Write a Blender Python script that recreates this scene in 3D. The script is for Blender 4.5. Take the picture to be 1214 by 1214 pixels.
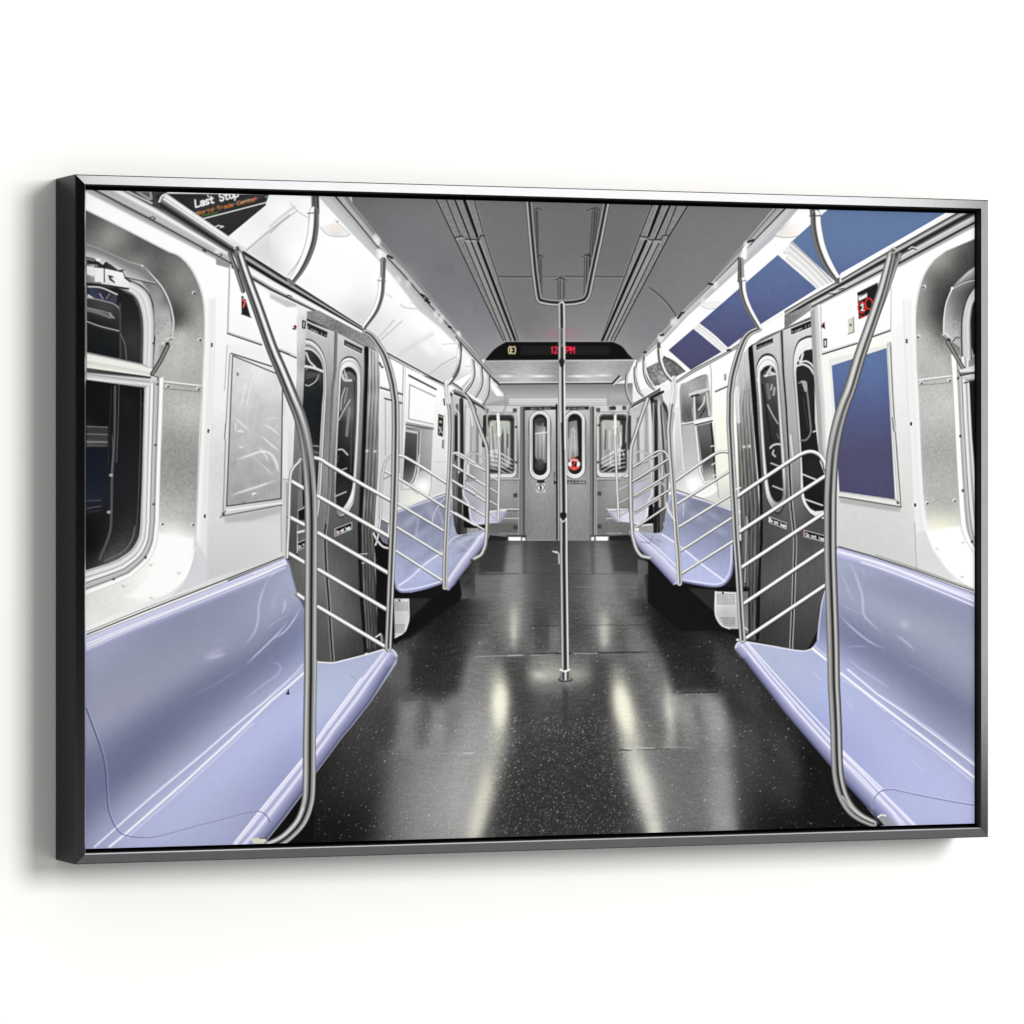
import math
import numpy as np

# ---------------------------------------------------------------------------
# A small vector painter: the flat picture printed on the canvas is drawn here
# stroke by stroke (no image file), then stored on the print as a colour
# attribute.  Units are picture units, colours are 0..255 display values.
# ---------------------------------------------------------------------------
SS = 2.0
PX0, PY0, PX1, PY1 = 96.0, 218.0, 1164.0, 1012.0
NW = int((PX1 - PX0) * SS); NH = int((PY1 - PY0) * SS)
CAN = np.full((NH, NW, 3), 200.0, np.float32)
GX = (PX0 + (np.arange(NW, dtype=np.float32) + 0.5) / SS)
GY = (PY0 + (np.arange(NH, dtype=np.float32) + 0.5) / SS)
RNG = np.random.RandomState(7)

def tile(ox, oy):
    def f(*v):
        return [(ox + v[i] / 4.996, oy + v[i + 1] / 4.996) for i in range(0, len(v), 2)]
    return f
A1, B1, C1, D1, E1 = [tile(x, 220) for x in (100, 320, 540, 740, 930)]
A2, B2, C2, D2, E2 = [tile(x, 420) for x in (100, 320, 540, 740, 930)]
A3, B3, C3, D3, E3 = [tile(x, 620) for x in (100, 320, 540, 740, 930)]
A4, B4, C4, D4, E4 = [tile(x, 780) for x in (100, 320, 540, 740, 930)]
def XY(*v):
    return [(v[i], v[i + 1]) for i in range(0, len(v), 2)]

def rgb(c):
    if isinstance(c, (int, float)):
        return np.array([c, c, c], np.float32)
    return np.array(c, np.float32)

def smooth(pts, n=6, closed=False):
    p = [np.array(q, float) for q in pts]
    m = len(p); out = []
    rng = range(m) if closed else range(m - 1)
    for i in rng:
        p1 = p[i]; p2 = p[(i + 1) % m]
        p0 = p[(i - 1) % m] if (closed or i > 0) else 2 * p1 - p2
        p3 = p[(i + 2) % m] if (closed or i + 2 < m) else 2 * p2 - p1
        for k in range(n):
            t = k / n
            q = 0.5 * ((2 * p1) + (-p0 + p2) * t + (2 * p0 - 5 * p1 + 4 * p2 - p3) * t * t
                       + (-p0 + 3 * p1 - 3 * p2 + p3) * t ** 3)
            out.append((q[0], q[1]))
    if not closed:
        out.append(tuple(p[-1]))
    return out

def box(pts, pad):
    xs = [q[0] for q in pts]; ys = [q[1] for q in pts]
    i0 = max(0, int((min(xs) - pad - PX0) * SS)); i1 = min(NW, int((max(xs) + pad - PX0) * SS) + 2)
    j0 = max(0, int((min(ys) - pad - PY0) * SS)); j1 = min(NH, int((max(ys) + pad - PY0) * SS) + 2)
    return i0, i1, j0, j1

def shade(c, X, Y, cur):
    if callable(c):
        return c(X, Y, cur)
    return rgb(c)

def poly_cov(pts, X, Y, soft):
    d2 = np.full(np.broadcast(X, Y).shape, 1e12, np.float32)
    ins = np.zeros(d2.shape, bool)
    n = len(pts)
    for i in range(n):
        x0, y0 = pts[i]; x1, y1 = pts[(i + 1) % n]
        dx, dy = x1 - x0, y1 - y0
        L = dx * dx + dy * dy
        if L < 1e-9:
            continue
        t = np.clip(((X - x0) * dx + (Y - y0) * dy) / L, 0, 1)
        dd = (X - x0 - t * dx) ** 2 + (Y - y0 - t * dy) ** 2
        np.minimum(d2, dd, out=d2)
        if y0 != y1:
            c = ((Y >= y0) != (Y >= y1)) & (X < (x1 - x0) * (Y - y0) / (y1 - y0) + x0)
            ins ^= c
    d = np.sqrt(d2)
    sd = np.where(ins, d, -d)
    w = max(soft, 1.0 / SS)
    c = np.clip(0.5 + sd / w, 0, 1)
    if soft > 1:
        c = c * c * (3 - 2 * c)
    return c

def P(pts, c, a=1.0, soft=0.0, clip=None):
    """filled polygon; soft = width of the feathered edge"""
    i0, i1, j0, j1 = box(pts, soft / 2 + 1)
    if i1 <= i0 or j1 <= j0:
        return
    X = GX[None, i0:i1]; Y = GY[j0:j1, None]
    cov = poly_cov(pts, X, Y, soft) * a
    if clip is not None:
        cov = cov * poly_cov(clip, X, Y, 0.0)
    cur = CAN[j0:j1, i0:i1]
    col = shade(c, X, Y, cur)
    CAN[j0:j1, i0:i1] = cur + (col - cur) * cov[..., None]

def T(pts, w, prof, a=1.0, soft=0.0, clip=None, fade=0.0):
    """stroke; w = width or list per point; prof = colour, or cross-section
    [(s,colour)..] with s from -1 (left of a downward stroke) to +1 (right);
    on a stroke that runs to the right -1 is its lower side"""
    if isinstance(w, (int, float)):
        w = [w] * len(pts)
    if len(w) != len(pts):
        w = list(np.interp(np.linspace(0, 1, len(pts)), np.linspace(0, 1, len(w)), w))
    i0, i1, j0, j1 = box(pts, max(w) / 2 + soft + 1)
    if i1 <= i0 or j1 <= j0:
        return
    X = GX[None, i0:i1]; Y = GY[j0:j1, None]
    shp = np.broadcast(X, Y).shape
    best = np.full(shp, 1e12, np.float32); sg = np.zeros(shp, np.float32); ww = np.full(shp, w[0], np.float32); uu = np.zeros(shp, np.float32)
    acc = 0.0
    for i in range(len(pts) - 1):
        x0, y0 = pts[i]; x1, y1 = pts[i + 1]
        dx, dy = x1 - x0, y1 - y0
        L = dx * dx + dy * dy
        if L < 1e-9:
            continue
        t = np.clip(((X - x0) * dx + (Y - y0) * dy) / L, 0, 1)
        dd = (X - x0 - t * dx) ** 2 + (Y - y0 - t * dy) ** 2
        m = dd < best
        best = np.where(m, dd, best)
        sg = np.where(m, -np.sign(dx * (Y - y0) - dy * (X - x0)), sg)
        ww = np.where(m, w[i] + (w[i + 1] - w[i]) * t, ww)
        if fade: uu = np.where(m, acc + t * math.sqrt(L), uu)
        acc += math.sqrt(L)
    d = np.sqrt(best)
    sw = max(soft, 1.0 / SS)
    cov = np.clip(0.5 + (ww / 2 - d) / sw, 0, 1)
    if soft > 1:
        cov = cov * cov * (3 - 2 * cov)
    cov = cov * a
    if fade:
        f0, f1 = fade if isinstance(fade, tuple) else (fade, fade)
        cov = cov * np.clip(uu / (f0 * acc + 1e-6), 0, 1) * np.clip((acc - uu) / (f1 * acc + 1e-6), 0, 1)
    if clip is not None:
        cov = cov * poly_cov(clip, X, Y, 0.0)
    cur = CAN[j0:j1, i0:i1]
    if isinstance(prof, list):
        s = np.clip(sg * d / (ww / 2), -1, 1)
        ss = [q[0] for q in prof]; cc = [rgb(q[1]) for q in prof]
        col = np.stack([np.interp(s, ss, [q[k] for q in cc]) for k in range(3)], -1)
    else:
        col = shade(prof, X, Y, cur)
    CAN[j0:j1, i0:i1] = cur + (col - cur) * cov[..., None]

def G(p0, p1, *st):
    """linear gradient between two points"""
    dx, dy = p1[0] - p0[0], p1[1] - p0[1]; L = dx * dx + dy * dy
    ts = [q[0] for q in st]; cs = [rgb(q[1]) for q in st]
    def f(X, Y, cur):
        t = ((X - p0[0]) * dx + (Y - p0[1]) * dy) / L
        return np.stack([np.interp(t, ts, [c[k] for c in cs]) for k in range(3)], -1)
    return f

def F(*kn, pw=3.0, r=4.0, warp=None, reg=.05):
    """smooth colour surface through (x, y, colour) knots (radial basis fit); warp maps x, y to the
    space the fit is made in, e.g. fan coordinates round a vanishing point"""
    px = np.array([q[0] for q in kn], float); py = np.array([q[1] for q in kn], float)
    if warp: px, py = warp(px, py)
    cs = np.array([rgb(q[2]) for q in kn], float)
    n = len(kn)
    k = 60.0; c2 = (r * .8 / k) ** 2
    ux = px / k; uy = py / k
    D = np.sqrt((ux[:, None] - ux[None]) ** 2 + (uy[:, None] - uy[None]) ** 2 + c2)
    M = np.zeros((n + 1, n + 1)); M[:n, :n] = -D + np.eye(n) * reg; M[:n, n] = 1; M[n, :n] = 1
    w = np.linalg.lstsq(M, np.vstack([cs, np.zeros((1, 3))]), rcond=None)[0]
    lo = cs.min(0) - 6; hi = cs.max(0) + 4
    def f(X, Y, cur):
        X, Y = np.broadcast_arrays(X, Y)
        if warp: X, Y = warp(X, Y)
        X = (X / k).astype(np.float32); Y = (Y / k).astype(np.float32)
        out = np.zeros(X.shape + (3,), np.float32) + w[n].astype(np.float32)
        for i in range(n):
            d = np.sqrt((X - np.float32(ux[i])) ** 2 + (Y - np.float32(uy[i])) ** 2 + np.float32(c2))
            out -= d[..., None] * w[i].astype(np.float32)
        return np.clip(out, lo, hi)
    return f

def fan(vx, vy, A, B):
    """fan coordinates round a vanishing point: lines towards it become straight and close together"""
    def f(X, Y):
        dx = X - vx; dy = Y - vy
        return np.arctan2(dy, np.abs(dx) + 1e-6) * A if False else np.arctan2(dy, dx) * A, np.log(np.hypot(dx, dy) + 20) * B
    return f

def TF(t, *kn, **k):
    """same, knots given in the coordinates of a detail tile"""
    return F(*[(t(q[0], q[1])[0] + (q[2],)) for q in kn], **k)

def vnoise(sx, sy, seed):
    r = np.random.RandomState(seed)
    nx = int(NW / (sx * SS)) + 3; ny = int(NH / (sy * SS)) + 3
    g = r.uniform(-1, 1, (ny, nx)).astype(np.float32)
    fx = np.arange(NW) / (sx * SS); fy = np.arange(NH) / (sy * SS)
    ix = fx.astype(int); iy = fy.astype(int); tx = (fx - ix).astype(np.float32); ty = (fy - iy).astype(np.float32)
    tx = tx * tx * (3 - 2 * tx); ty = ty * ty * (3 - 2 * ty)
    a = g[iy][:, ix]; b = g[iy][:, ix + 1]; c = g[iy + 1][:, ix]; d = g[iy + 1][:, ix + 1]
    return (a * (1 - tx) + b * tx) * (1 - ty[:, None]) + (c * (1 - tx) + d * tx) * ty[:, None]

def NZ(pts, amp, sx=1.0, sy=None, seed=1, soft=0.0, mul=False):
    """grain inside a polygon"""
    n = vnoise(sx, sy or sx, seed)
    i0, i1, j0, j1 = box(pts, soft / 2 + 1)
    if i1 <= i0 or j1 <= j0:
        return
    cov = poly_cov(pts, GX[None, i0:i1], GY[j0:j1, None], soft)
    q = n[j0:j1, i0:i1] * cov
    cur = CAN[j0:j1, i0:i1]
    CAN[j0:j1, i0:i1] = cur * (1 + q[..., None] * amp) if mul else cur + q[..., None] * amp

def R(x0, y0, x1, y1, r=0.0, n=5):
    """rounded rectangle"""
    if r <= 0:
        return [(x0, y0), (x1, y0), (x1, y1), (x0, y1)]
    o = []
    for cx, cy, a in ((x1 - r, y0 + r, -90), (x1 - r, y1 - r, 0), (x0 + r, y1 - r, 90), (x0 + r, y0 + r, 180)):
        for k in range(n + 1):
            b = math.radians(a + 90 * k / n)
            o.append((cx + r * math.cos(b), cy + r * math.sin(b)))
    return o

def E(cx, cy, rx, ry=None, n=20):
    ry = rx if ry is None else ry
    return [(cx + rx * math.cos(2 * math.pi * k / n), cy + ry * math.sin(2 * math.pi * k / n)) for k in range(n)]

def glow(cx, cy, rx, ry, c, a=1.0, rot=0.0):
    """soft elliptical patch"""
    m = max(rx, ry) * 2.2
    i0, i1, j0, j1 = box([(cx - m, cy - m), (cx + m, cy + m)], 0)
    if i1 <= i0 or j1 <= j0:
        return
    X = GX[None, i0:i1] - cx; Y = GY[j0:j1, None] - cy
    cr, sr = math.cos(rot), math.sin(rot)
    u = (X * cr + Y * sr) / rx; v = (-X * sr + Y * cr) / ry
    cov = np.exp(-(u * u + v * v) * 1.2) * a
    cur = CAN[j0:j1, i0:i1]
    CAN[j0:j1, i0:i1] = cur + (rgb(c) - cur) * cov[..., None]

def lerp(p, q, t):
    return (p[0] + (q[0] - p[0]) * t, p[1] + (q[1] - p[1]) * t)

# stroke letters on a 4 x 6 grid (y down)
FONT = {
 'A': [[(0,6),(2,0),(4,6)],[(1,4),(3,4)]], 'B': [[(0,0),(0,6),(3,6),(4,4.5),(3,3),(0,3)],[(0,0),(3,0),(3.7,1.5),(3,3)]],
 'C': [[(4,1),(3,0),(1,0),(0,1),(0,5),(1,6),(3,6),(4,5)]], 'D': [[(0,0),(0,6),(2.5,6),(4,4.5),(4,1.5),(2.5,0),(0,0)]],
 'E': [[(4,0),(0,0),(0,6),(4,6)],[(0,3),(3,3)]], 'F': [[(4,0),(0,0),(0,6)],[(0,3),(3,3)]],
 'G': [[(4,1),(3,0),(1,0),(0,1),(0,5),(1,6),(3,6),(4,5),(4,3),(2.5,3)]], 'H': [[(0,0),(0,6)],[(4,0),(4,6)],[(0,3),(4,3)]],
 'I': [[(2,0),(2,6)]], 'L': [[(0,0),(0,6),(4,6)]], 'M': [[(0,6),(0,0),(2,3),(4,0),(4,6)]], 'N': [[(0,6),(0,0),(4,6),(4,0)]],
 'O': [[(1,0),(3,0),(4,1),(4,5),(3,6),(1,6),(0,5),(0,1),(1,0)]], 'P': [[(0,6),(0,0),(3,0),(4,1),(4,2.5),(3,3.3),(0,3.3)]],
 'R': [[(0,6),(0,0),(3,0),(4,1),(4,2.3),(3,3),(0,3)],[(2,3),(4,6)]], 'S': [[(4,1),(3,0),(1,0),(0,1),(0,2),(1,3),(3,3),(4,4),(4,5),(3,6),(1,6),(0,5)]],
 'T': [[(0,0),(4,0)],[(2,0),(2,6)]], 'U': [[(0,0),(0,5),(1,6),(3,6),(4,5),(4,0)]], 'V': [[(0,0),(2,6),(4,0)]],
 'W': [[(0,0),(1,6),(2,2),(3,6),(4,0)]], 'X': [[(0,0),(4,6)],[(4,0),(0,6)]], 'Y': [[(0,0),(2,3),(4,0)],[(2,3),(2,6)]],
 'a': [[(0.5,2.5),(3,2),(4,3),(4,6)],[(4,3.8),(1,4),(0,5),(1,6),(3,6),(4,5)]], 's': [[(4,2.6),(2,2),(0.3,2.8),(1,3.8),(3,4.2),(4,5),(2.5,6),(0,5.4)]],
 't': [[(1.5,0.5),(1.5,5.3),(2.5,6),(3.8,5.8)],[(0,2.2),(3.5,2.2)]], 'o': [[(2,2),(4,3),(4,5),(2,6),(0,5),(0,3),(2,2)]],
 'p': [[(0,2),(0,8)],[(0,3),(2,2),(4,3),(4,5),(2,6),(0,5)]], 'r': [[(0.5,2),(0.5,6)],[(0.5,3.2),(2,2.1),(3.6,2.3)]],
 'l': [[(2,0),(2,6)]], 'd': [[(4,0),(4,6)],[(4,3),(2,2),(0,3),(0,5),(2,6),(4,5)]], 'e': [[(0,4),(4,4),(4,3),(2,2),(0,3),(0,5),(2,6),(3.8,5.4)]],
 'n': [[(0,2),(0,6)],[(0,3.2),(2,2),(4,3),(4,6)]], 'h': [[(0,0),(0,6)],[(0,3.2),(2,2),(4,3),(4,6)]], 'i': [[(2,2.2),(2,6)],[(2,0.3),(2,0.9)]],
 'c': [[(4,2.8),(2,2),(0,3),(0,5),(2,6),(4,5.2)]], 'g': [[(4,2),(4,7),(2.5,8),(0.5,7.4)],[(4,3),(2,2),(0,3),(0,5),(2,6),(4,5)]],
 'w': [[(0,2),(1,6),(2,3),(3,6),(4,2)]], 'f': [[(4,0.3),(2.6,0),(2,1),(2,6)],[(0.6,2.3),(3.6,2.3)]],
 '(': [[(3,-0.5),(1.6,1),(1.2,3),(1.6,5),(3,6.5)]], ')': [[(1,-0.5),(2.4,1),(2.8,3),(2.4,5),(1,6.5)]],
 '1': [[(0.8,1.2),(2,0),(2,6)]], '2': [[(0,1),(1,0),(3,0),(4,1),(4,2.3),(0,6),(4,6)]], '3': [[(0,0.6),(2,0),(4,1),(3.6,2.6),(2,3),(4,4),(3.6,5.6),(2,6),(0,5.4)]],
 '4': [[(3,6),(3,0),(0,4),(4,4)]], '5': [[(4,0),(0.4,0),(0,2.8),(3,2.6),(4,4),(3,6),(0,5.6)]], '6': [[(4,0.8),(2.4,0),(0.6,1.4),(0,4),(1,6),(3,6),(4,4.6),(3,3),(0.6,3.4)]],
 '7': [[(0,0),(4,0),(1.6,6)]], '9': [[(0,5.2),(2,6),(3.6,4.6),(4,2),(3,0),(1,0),(0,1.4),(1,3),(3.6,2.6)]], ':': [[(2,1.8),(2,2.4)],[(2,4.4),(2,5)]],
 '-': [[(0.5,3),(3.5,3)]], '.': [[(2,5.6),(2,6)]],
}
def text(s, p0, p1, h, c, w=0.8, gap=1.5, a=1.0, up=None, soft=0.0):
    """lettering from p0 to p1 (baseline ends); h = cap height, up = direction of the letters' height"""
    dx, dy = p1[0] - p0[0], p1[1] - p0[1]
    n = len(s); adv = 4 + gap; tot = n * adv - gap
    ux, uy = dx / tot, dy / tot
    if up is None:
        L = math.hypot(dx, dy); up = (dy / L, -dx / L)
    vx, vy = -up[0] * h / 6, -up[1] * h / 6
    for i, ch in enumerate(s):
        for st in FONT.get(ch, []):
            T([(p0[0] + (i * adv + x) * ux + (y - 6) * vx, p0[1] + (i * adv + x) * uy + (y - 6) * vy) for x, y in st], w, c, a, soft)

def pl_dist(pts, X, Y):
    best = None
    for i in range(len(pts) - 1):
        x0, y0 = pts[i]; x1, y1 = pts[i + 1]
        dx, dy = x1 - x0, y1 - y0
        L = dx * dx + dy * dy + 1e-9
        t = ((X - x0) * dx + (Y - y0) * dy) / L
        if not (i == 0 and len(pts) == 2):
            lo = -1e9 if i == 0 else 0; hi = 1e9 if i == len(pts) - 2 else 1
            t = np.clip(t, lo, hi)
        d = (X - x0 - t * dx) ** 2 + (Y - y0 - t * dy) ** 2
        best = d if best is None else np.minimum(best, d)
    return np.sqrt(best)

def BD(top, bot, st, a=1.0, soft=0.0, clip=None):
    """band between two lines, colour by the fraction of the way from the first to the second"""
    ts = [q[0] for q in st]; cs = [rgb(q[1]) for q in st]
    def f(X, Y, cur):
        d1 = pl_dist(top, X, Y); d2 = pl_dist(bot, X, Y)
        t = d1 / (d1 + d2 + 1e-6)
        return np.stack([np.interp(t, ts, [c[k] for c in cs]) for k in range(3)], -1)
    P(list(top) + list(bot)[::-1], f, a, soft, clip)

TUBE = [(-1, 45), (-.78, 120), (-.5, 205), (-.2, 165), (0.05, 70), (.25, 105), (.55, 165), (.8, 110), (1, 40)]
TUBE_D = [(-1, 50), (-.7, 110), (-.4, 60), (-.1, 45), (.15, 150), (.45, 205), (.7, 110), (1, 45)]
RAIL = [(-1, 60), (-.65, 110), (-.3, 205), (.1, 255), (.6, 252), (.85, 200), (1, 90)]   # right-going: dark underside, bright top
# ------------------------------------------------------------------ walls, ceiling, far end
FULL = R(90, 210, 1170, 1020)
P(FULL, 236)
# ceiling
CEIL = B1(480, 60, 490, 105, 560, 190, 700, 370, 830, 500, 960, 660, 1080, 800, 1214, 965) + C1(160, 1030, 1055, 1030) \
    + D1(75, 1035, 215, 880, 330, 760, 510, 572, 730, 320, 890, 130, 900, 60)
P(CEIL, F((430, 245, 112), (480, 270, (119, 119, 122)), (530, 350, (122, 122, 126)), (560, 400, (135, 135, 140)), (600, 300, 116), (667, 245, 112), (667, 300, 114),
          (667, 345, 122), (667, 380, (127, 127, 130)), (667, 400, 138), (620, 390, 120), (740, 300, 112), (800, 260, 118), (850, 280, 120), (800, 330, 122), (760, 390, (128, 128, 130)),
          (740, 415, 140), (520, 250, 120), (590, 415, 142), r=14))
NZ(CEIL, 1.2, 6, seed=3); NZ(CEIL, 1.2, 1, seed=4); P(CEIL, lambda X, Y, cur: cur * np.array([.995, .998, 1.012], np.float32))
P(E(*B1(1035, 490)[0], 13, 7), 98, .16, 8)
glow(667, 396, 22, 9, (190, 90, 120), .3); glow(605, 400, 12, 7, (235, 170, 150), .35)
# vent strips in the ceiling
LV = [(516, 237), (540, 283), (597, 404), (616, 404), (574, 280), (562, 237)]
P(LV, 128); NZ(LV, 9, 1.0, seed=5); NZ(LV, 7, .6, 3, seed=6)
P([(551, 284), (570, 284), (611, 404), (600, 404)], 142, .8)
for a, b, w, c in (((517, 236), (597, 404), 1.3, 38), ((529, 236), (546, 279), 1.3, 45), ((539, 236), (558, 284), 1.8, 22), ((550, 236), (566, 281), 3.4, 6),
                   ((562, 236), (574, 280), 1.2, 60), ((551, 286), (600, 404), 1.2, 50), ((558, 285), (606, 404), 1.7, 25), ((566, 285), (611, 404), 3.0, 8), ((575, 282), (615, 404), 1.1, 60)):
    mid = lerp(a, b, .5)
    if a == (517, 236): mid = (540, 284)
    T([a, mid, b], [w, w, w * .8], c)
    T([(a[0] + w * .9, a[1]), (mid[0] + w * .9, mid[1]), (b[0] + w * .8, b[1])], .8, 165, .5)
T(XY(540, 281.5, 548, 279.5, 550, 283.5, 568, 284, 570, 279, 575, 280), 1.2, 50)
T(XY(541, 284, 549, 282, 552, 286, 567, 286), 1.4, 165, .7)
RV = [(773, 243), (758, 280), (712, 404), (729, 404), (794, 278), (815, 245)]
P(RV, 130); NZ(RV, 12, 1.0, seed=7); NZ(RV, 8, .6, 3, seed=8)
P([(768, 286), (783, 286), (722, 404), (716, 404)], 146, .8)
for a, b, w, c in (((773, 243), (712, 404), 1.2, 45), ((783, 243), (769, 280), 3.4, 6), ((794, 244), (777, 283), 2.2, 18), ((802, 244), (788, 279), 1.4, 50), ((815, 244), (728, 404), 1.5, 40),
                   ((766, 285), (714, 404), 3.0, 8), ((774, 286), (719, 404), 1.8, 25), ((781, 288), (724, 404), 1.2, 50)):
    mid = lerp(a, b, .5)
    if a == (773, 243): mid = (758, 281)
    if a == (815, 244): mid = (793.5, 279)
    T([a, mid, b], [w, w, w * .75], c)
    T([(a[0] - w * .9, a[1]), (mid[0] - w * .9, mid[1]), (b[0] - w * .8, b[1])], .8, 168, .5)
T(XY(758, 280, 767, 281, 769, 284, 784, 284, 786, 279, 794, 279), 1.2, 50)
T(XY(759, 283, 768, 284, 770, 287, 783, 287), 1.3, 168, .7)
T(C1(250, 540, 450, 541), 1.1, 62); T(C1(450, 541, 600, 540), 1, 90); T(C1(650, 538, 1000, 541), 1.1, 72)
T(C1(250, 546, 1000, 547), .8, 150, .6)
T(smooth(D1(150, 605, 220, 660, 270, 715, 305, 768)), 1.1, 52)
T(smooth(D1(146, 610, 216, 665, 266, 720, 300, 770)), .8, 150, .6)
# centre handrail frame on the ceiling
GT = [(-1, 55), (-.7, 150), (-.4, 190), (-.1, 70), (.3, 48), (.6, 120), (.85, 165), (1, 60)]
T(C1(478, 145, 486, 640), 4.2, [(-1, 60), (-.3, 120), (0, 40), (.5, 110), (1, 50)])
T(C1(832, 148, 816, 400), 9, [(-1, 55), (-.6, 120), (-.3, 50), (0, 115), (.3, 60), (.7, 120), (1, 45)])
T(C1(500, 420, 502, 640), 4.5, [(-1, 60), (-.3, 120), (0, 50), (.5, 120), (1, 50)])
T(C1(782, 422, 778, 640), 7.5, [(-1, 50), (-.6, 130), (-.2, 55), (.2, 125), (.6, 60), (1, 45)])
T(C1(627, 560, 627, 690), 8.5, [(-1, 40), (-.6, 140), (-.3, 60), (.1, 150), (.5, 70), (.8, 130), (1, 40)])
for x0, x1, y in ((462, 512, 140), (780, 850, 142), (490, 520, 418), (748, 800, 418), (588, 655, 554)):
    m = (x0 + x1) / 2
    T(smooth(C1(x0, y + 8, m, y - 6, x1, y + 8)), 1.1, 62); T(smooth(C1(x0, y + 14, m, y, x1, y + 14)), .8, 160, .5)
for s in (0,):
    lf = C1(432, -20, 436, 110, 452, 300, 470, 500, 487, 630) + smooth(C1(490, 650, 500, 678, 535, 688, 580, 694, 630, 695, 690, 692, 740, 683, 770, 668, 785, 640)) + C1(805, 540, 850, 330, 893, 110, 915, -20)
    T(lf, 8.2, [(-1, 50), (-.75, 150), (-.5, 192), (-.25, 90), (0, 42), (.3, 50), (.55, 130), (.8, 170), (1, 60)])
T(smooth(C1(505, 676, 560, 690, 630, 692, 700, 688, 765, 676)), 1.6, 30)
T(smooth(C1(500, 690, 560, 703, 630, 706, 700, 703, 770, 688)), 1.2, 190, .7)
# display sign across the end of the ceiling
DSP = smooth(C1(175, 1036, 200, 1002, 240, 962, 300, 925)) + smooth(C1(930, 925, 985, 952, 1025, 1000, 1056, 1030))
P(DSP, 5)
P(C1(385, 950, 912, 950, 912, 1003, 385, 1003), 27)
T(C1(300, 923, 930, 923), 1.1, 160, .8)
text('(E)', C1(310, 994)[0], C1(360, 994)[0], 7.6, (255, 205, 165), 1.35, 1.0)
text('12:', C1(566, 992)[0], C1(622, 992)[0], 7.4, (255, 40, 78), 1.6, 1.6)
text('PM', C1(655, 992)[0], C1(704, 992)[0], 7.4, (255, 40, 78), 1.6, 1.4)
# far end bulkhead
P(C1(165, 1037, 1060, 1037, 1010, 1150, 930, 1180, 250, 1180, 190, 1130), F((600, 432, 150), (667, 435, 138), (740, 432, 150), (620, 447, 190), (700, 447, 185), (667, 452, 150), r=6))
NZ(R(576, 428, 750, 470), 7, 4, 1.2, seed=9)
T(C1(170, 1040, 1060, 1036), 1.2, 175, .8)
for x, y, rx, a in ((600, 446, 9, .8), (640, 446, 13, .9), (688, 446, 14, .9), (715, 445, 9, .7), (575, 440, 7, .5), (755, 438, 6, .5)):
    glow(x, y, rx, 1.5, 250, a)
ENDW = C2(170, 170, 250, 180, 940, 175, 1050, 170, 1050, 330, 170, 330)
P(ENDW, G((0, 455), (0, 483), (0, 128), (.3, 150), (.55, 168), (1, 150)))
T(C2(205, 130, 258, 178), 2.2, 40); T(C2(198, 136, 250, 186), 1.2, 215)
T(C2(970, 130, 930, 172), 2.2, 60); T(C2(980, 134, 938, 180), 1.2, 215)
T(C2(258, 168, 925, 165), 1.2, 215, .9); T(C2(258, 176, 925, 172), 1.4, 42)
P(C2(315, 262, 895, 258, 900, 300, 318, 303), G((0, 472), (0, 481), (0, 150), (.1, 225), (.3, 175), (.45, 225), (.6, 165), (.8, 215), (1, 90)))
# far end wall with its two doors
P(C2(170, 305, 1060, 302, 1060, 1110, 170, 1110), F((580, 485, 190), (667, 490, 170), (750, 487, 190), (640, 580, 136), (690, 580, 136), (640, 620, 128), (695, 620, 128),
                                                     (600, 580, 148), (735, 580, 148), (600, 625, 105), (735, 625, 105), (618, 540, 120), (705, 540, 120), (612, 500, 190), (712, 500, 195), (667, 520, 150), r=5))
NZ(R(574, 482, 752, 640), 6, 1.2, seed=10)
P(C2(408, 310, 595, 308, 595, 1100, 412, 1100), F((628, 486, 170), (653, 486, 200), (626, 530, 140), (655, 530, 150), (640, 575, 146), (640, 600, 132), (640, 635, 122), r=4))
P(C2(655, 308, 800, 308, 802, 1100, 655, 1100), F((675, 486, 190), (697, 486, 175), (675, 530, 145), (697, 530, 140), (685, 575, 146), (685, 600, 136), (685, 635, 124), r=4))
NZ(R(622, 482, 700, 640), 5, 1.0, 2.5, seed=11)
for x0, x1 in ((383, 412), (797, 822)):
    P(C2(x0, 310, x1, 310, x1, 1100, x0, 1100), G(C2(x0, 0)[0], C2(x1, 0)[0], (0, 90), (.3, 135), (.7, 80), (1, 100)))
T(C2(380, 312, 380, 1090), 1, 190, .8); T(C2(826, 312, 826, 1090), 1, 190, .8)
P(C2(410, 310, 596, 308, 596, 328, 410, 332), 48); P(C2(652, 310, 790, 308, 790, 328, 652, 330), 52)
text('EHIT THI DOIR', C2(448, 327)[0], C2(560, 326)[0], 2.0, 150, .5)
text('IN CAR HIDEN', C2(662, 326)[0], C2(765, 325)[0], 2.0, 150, .5)
T(C2(599, 300, 603, 1160), 2.2, 22); T(C2(607, 320, 609, 1180), 1, 190, .8)
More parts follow.
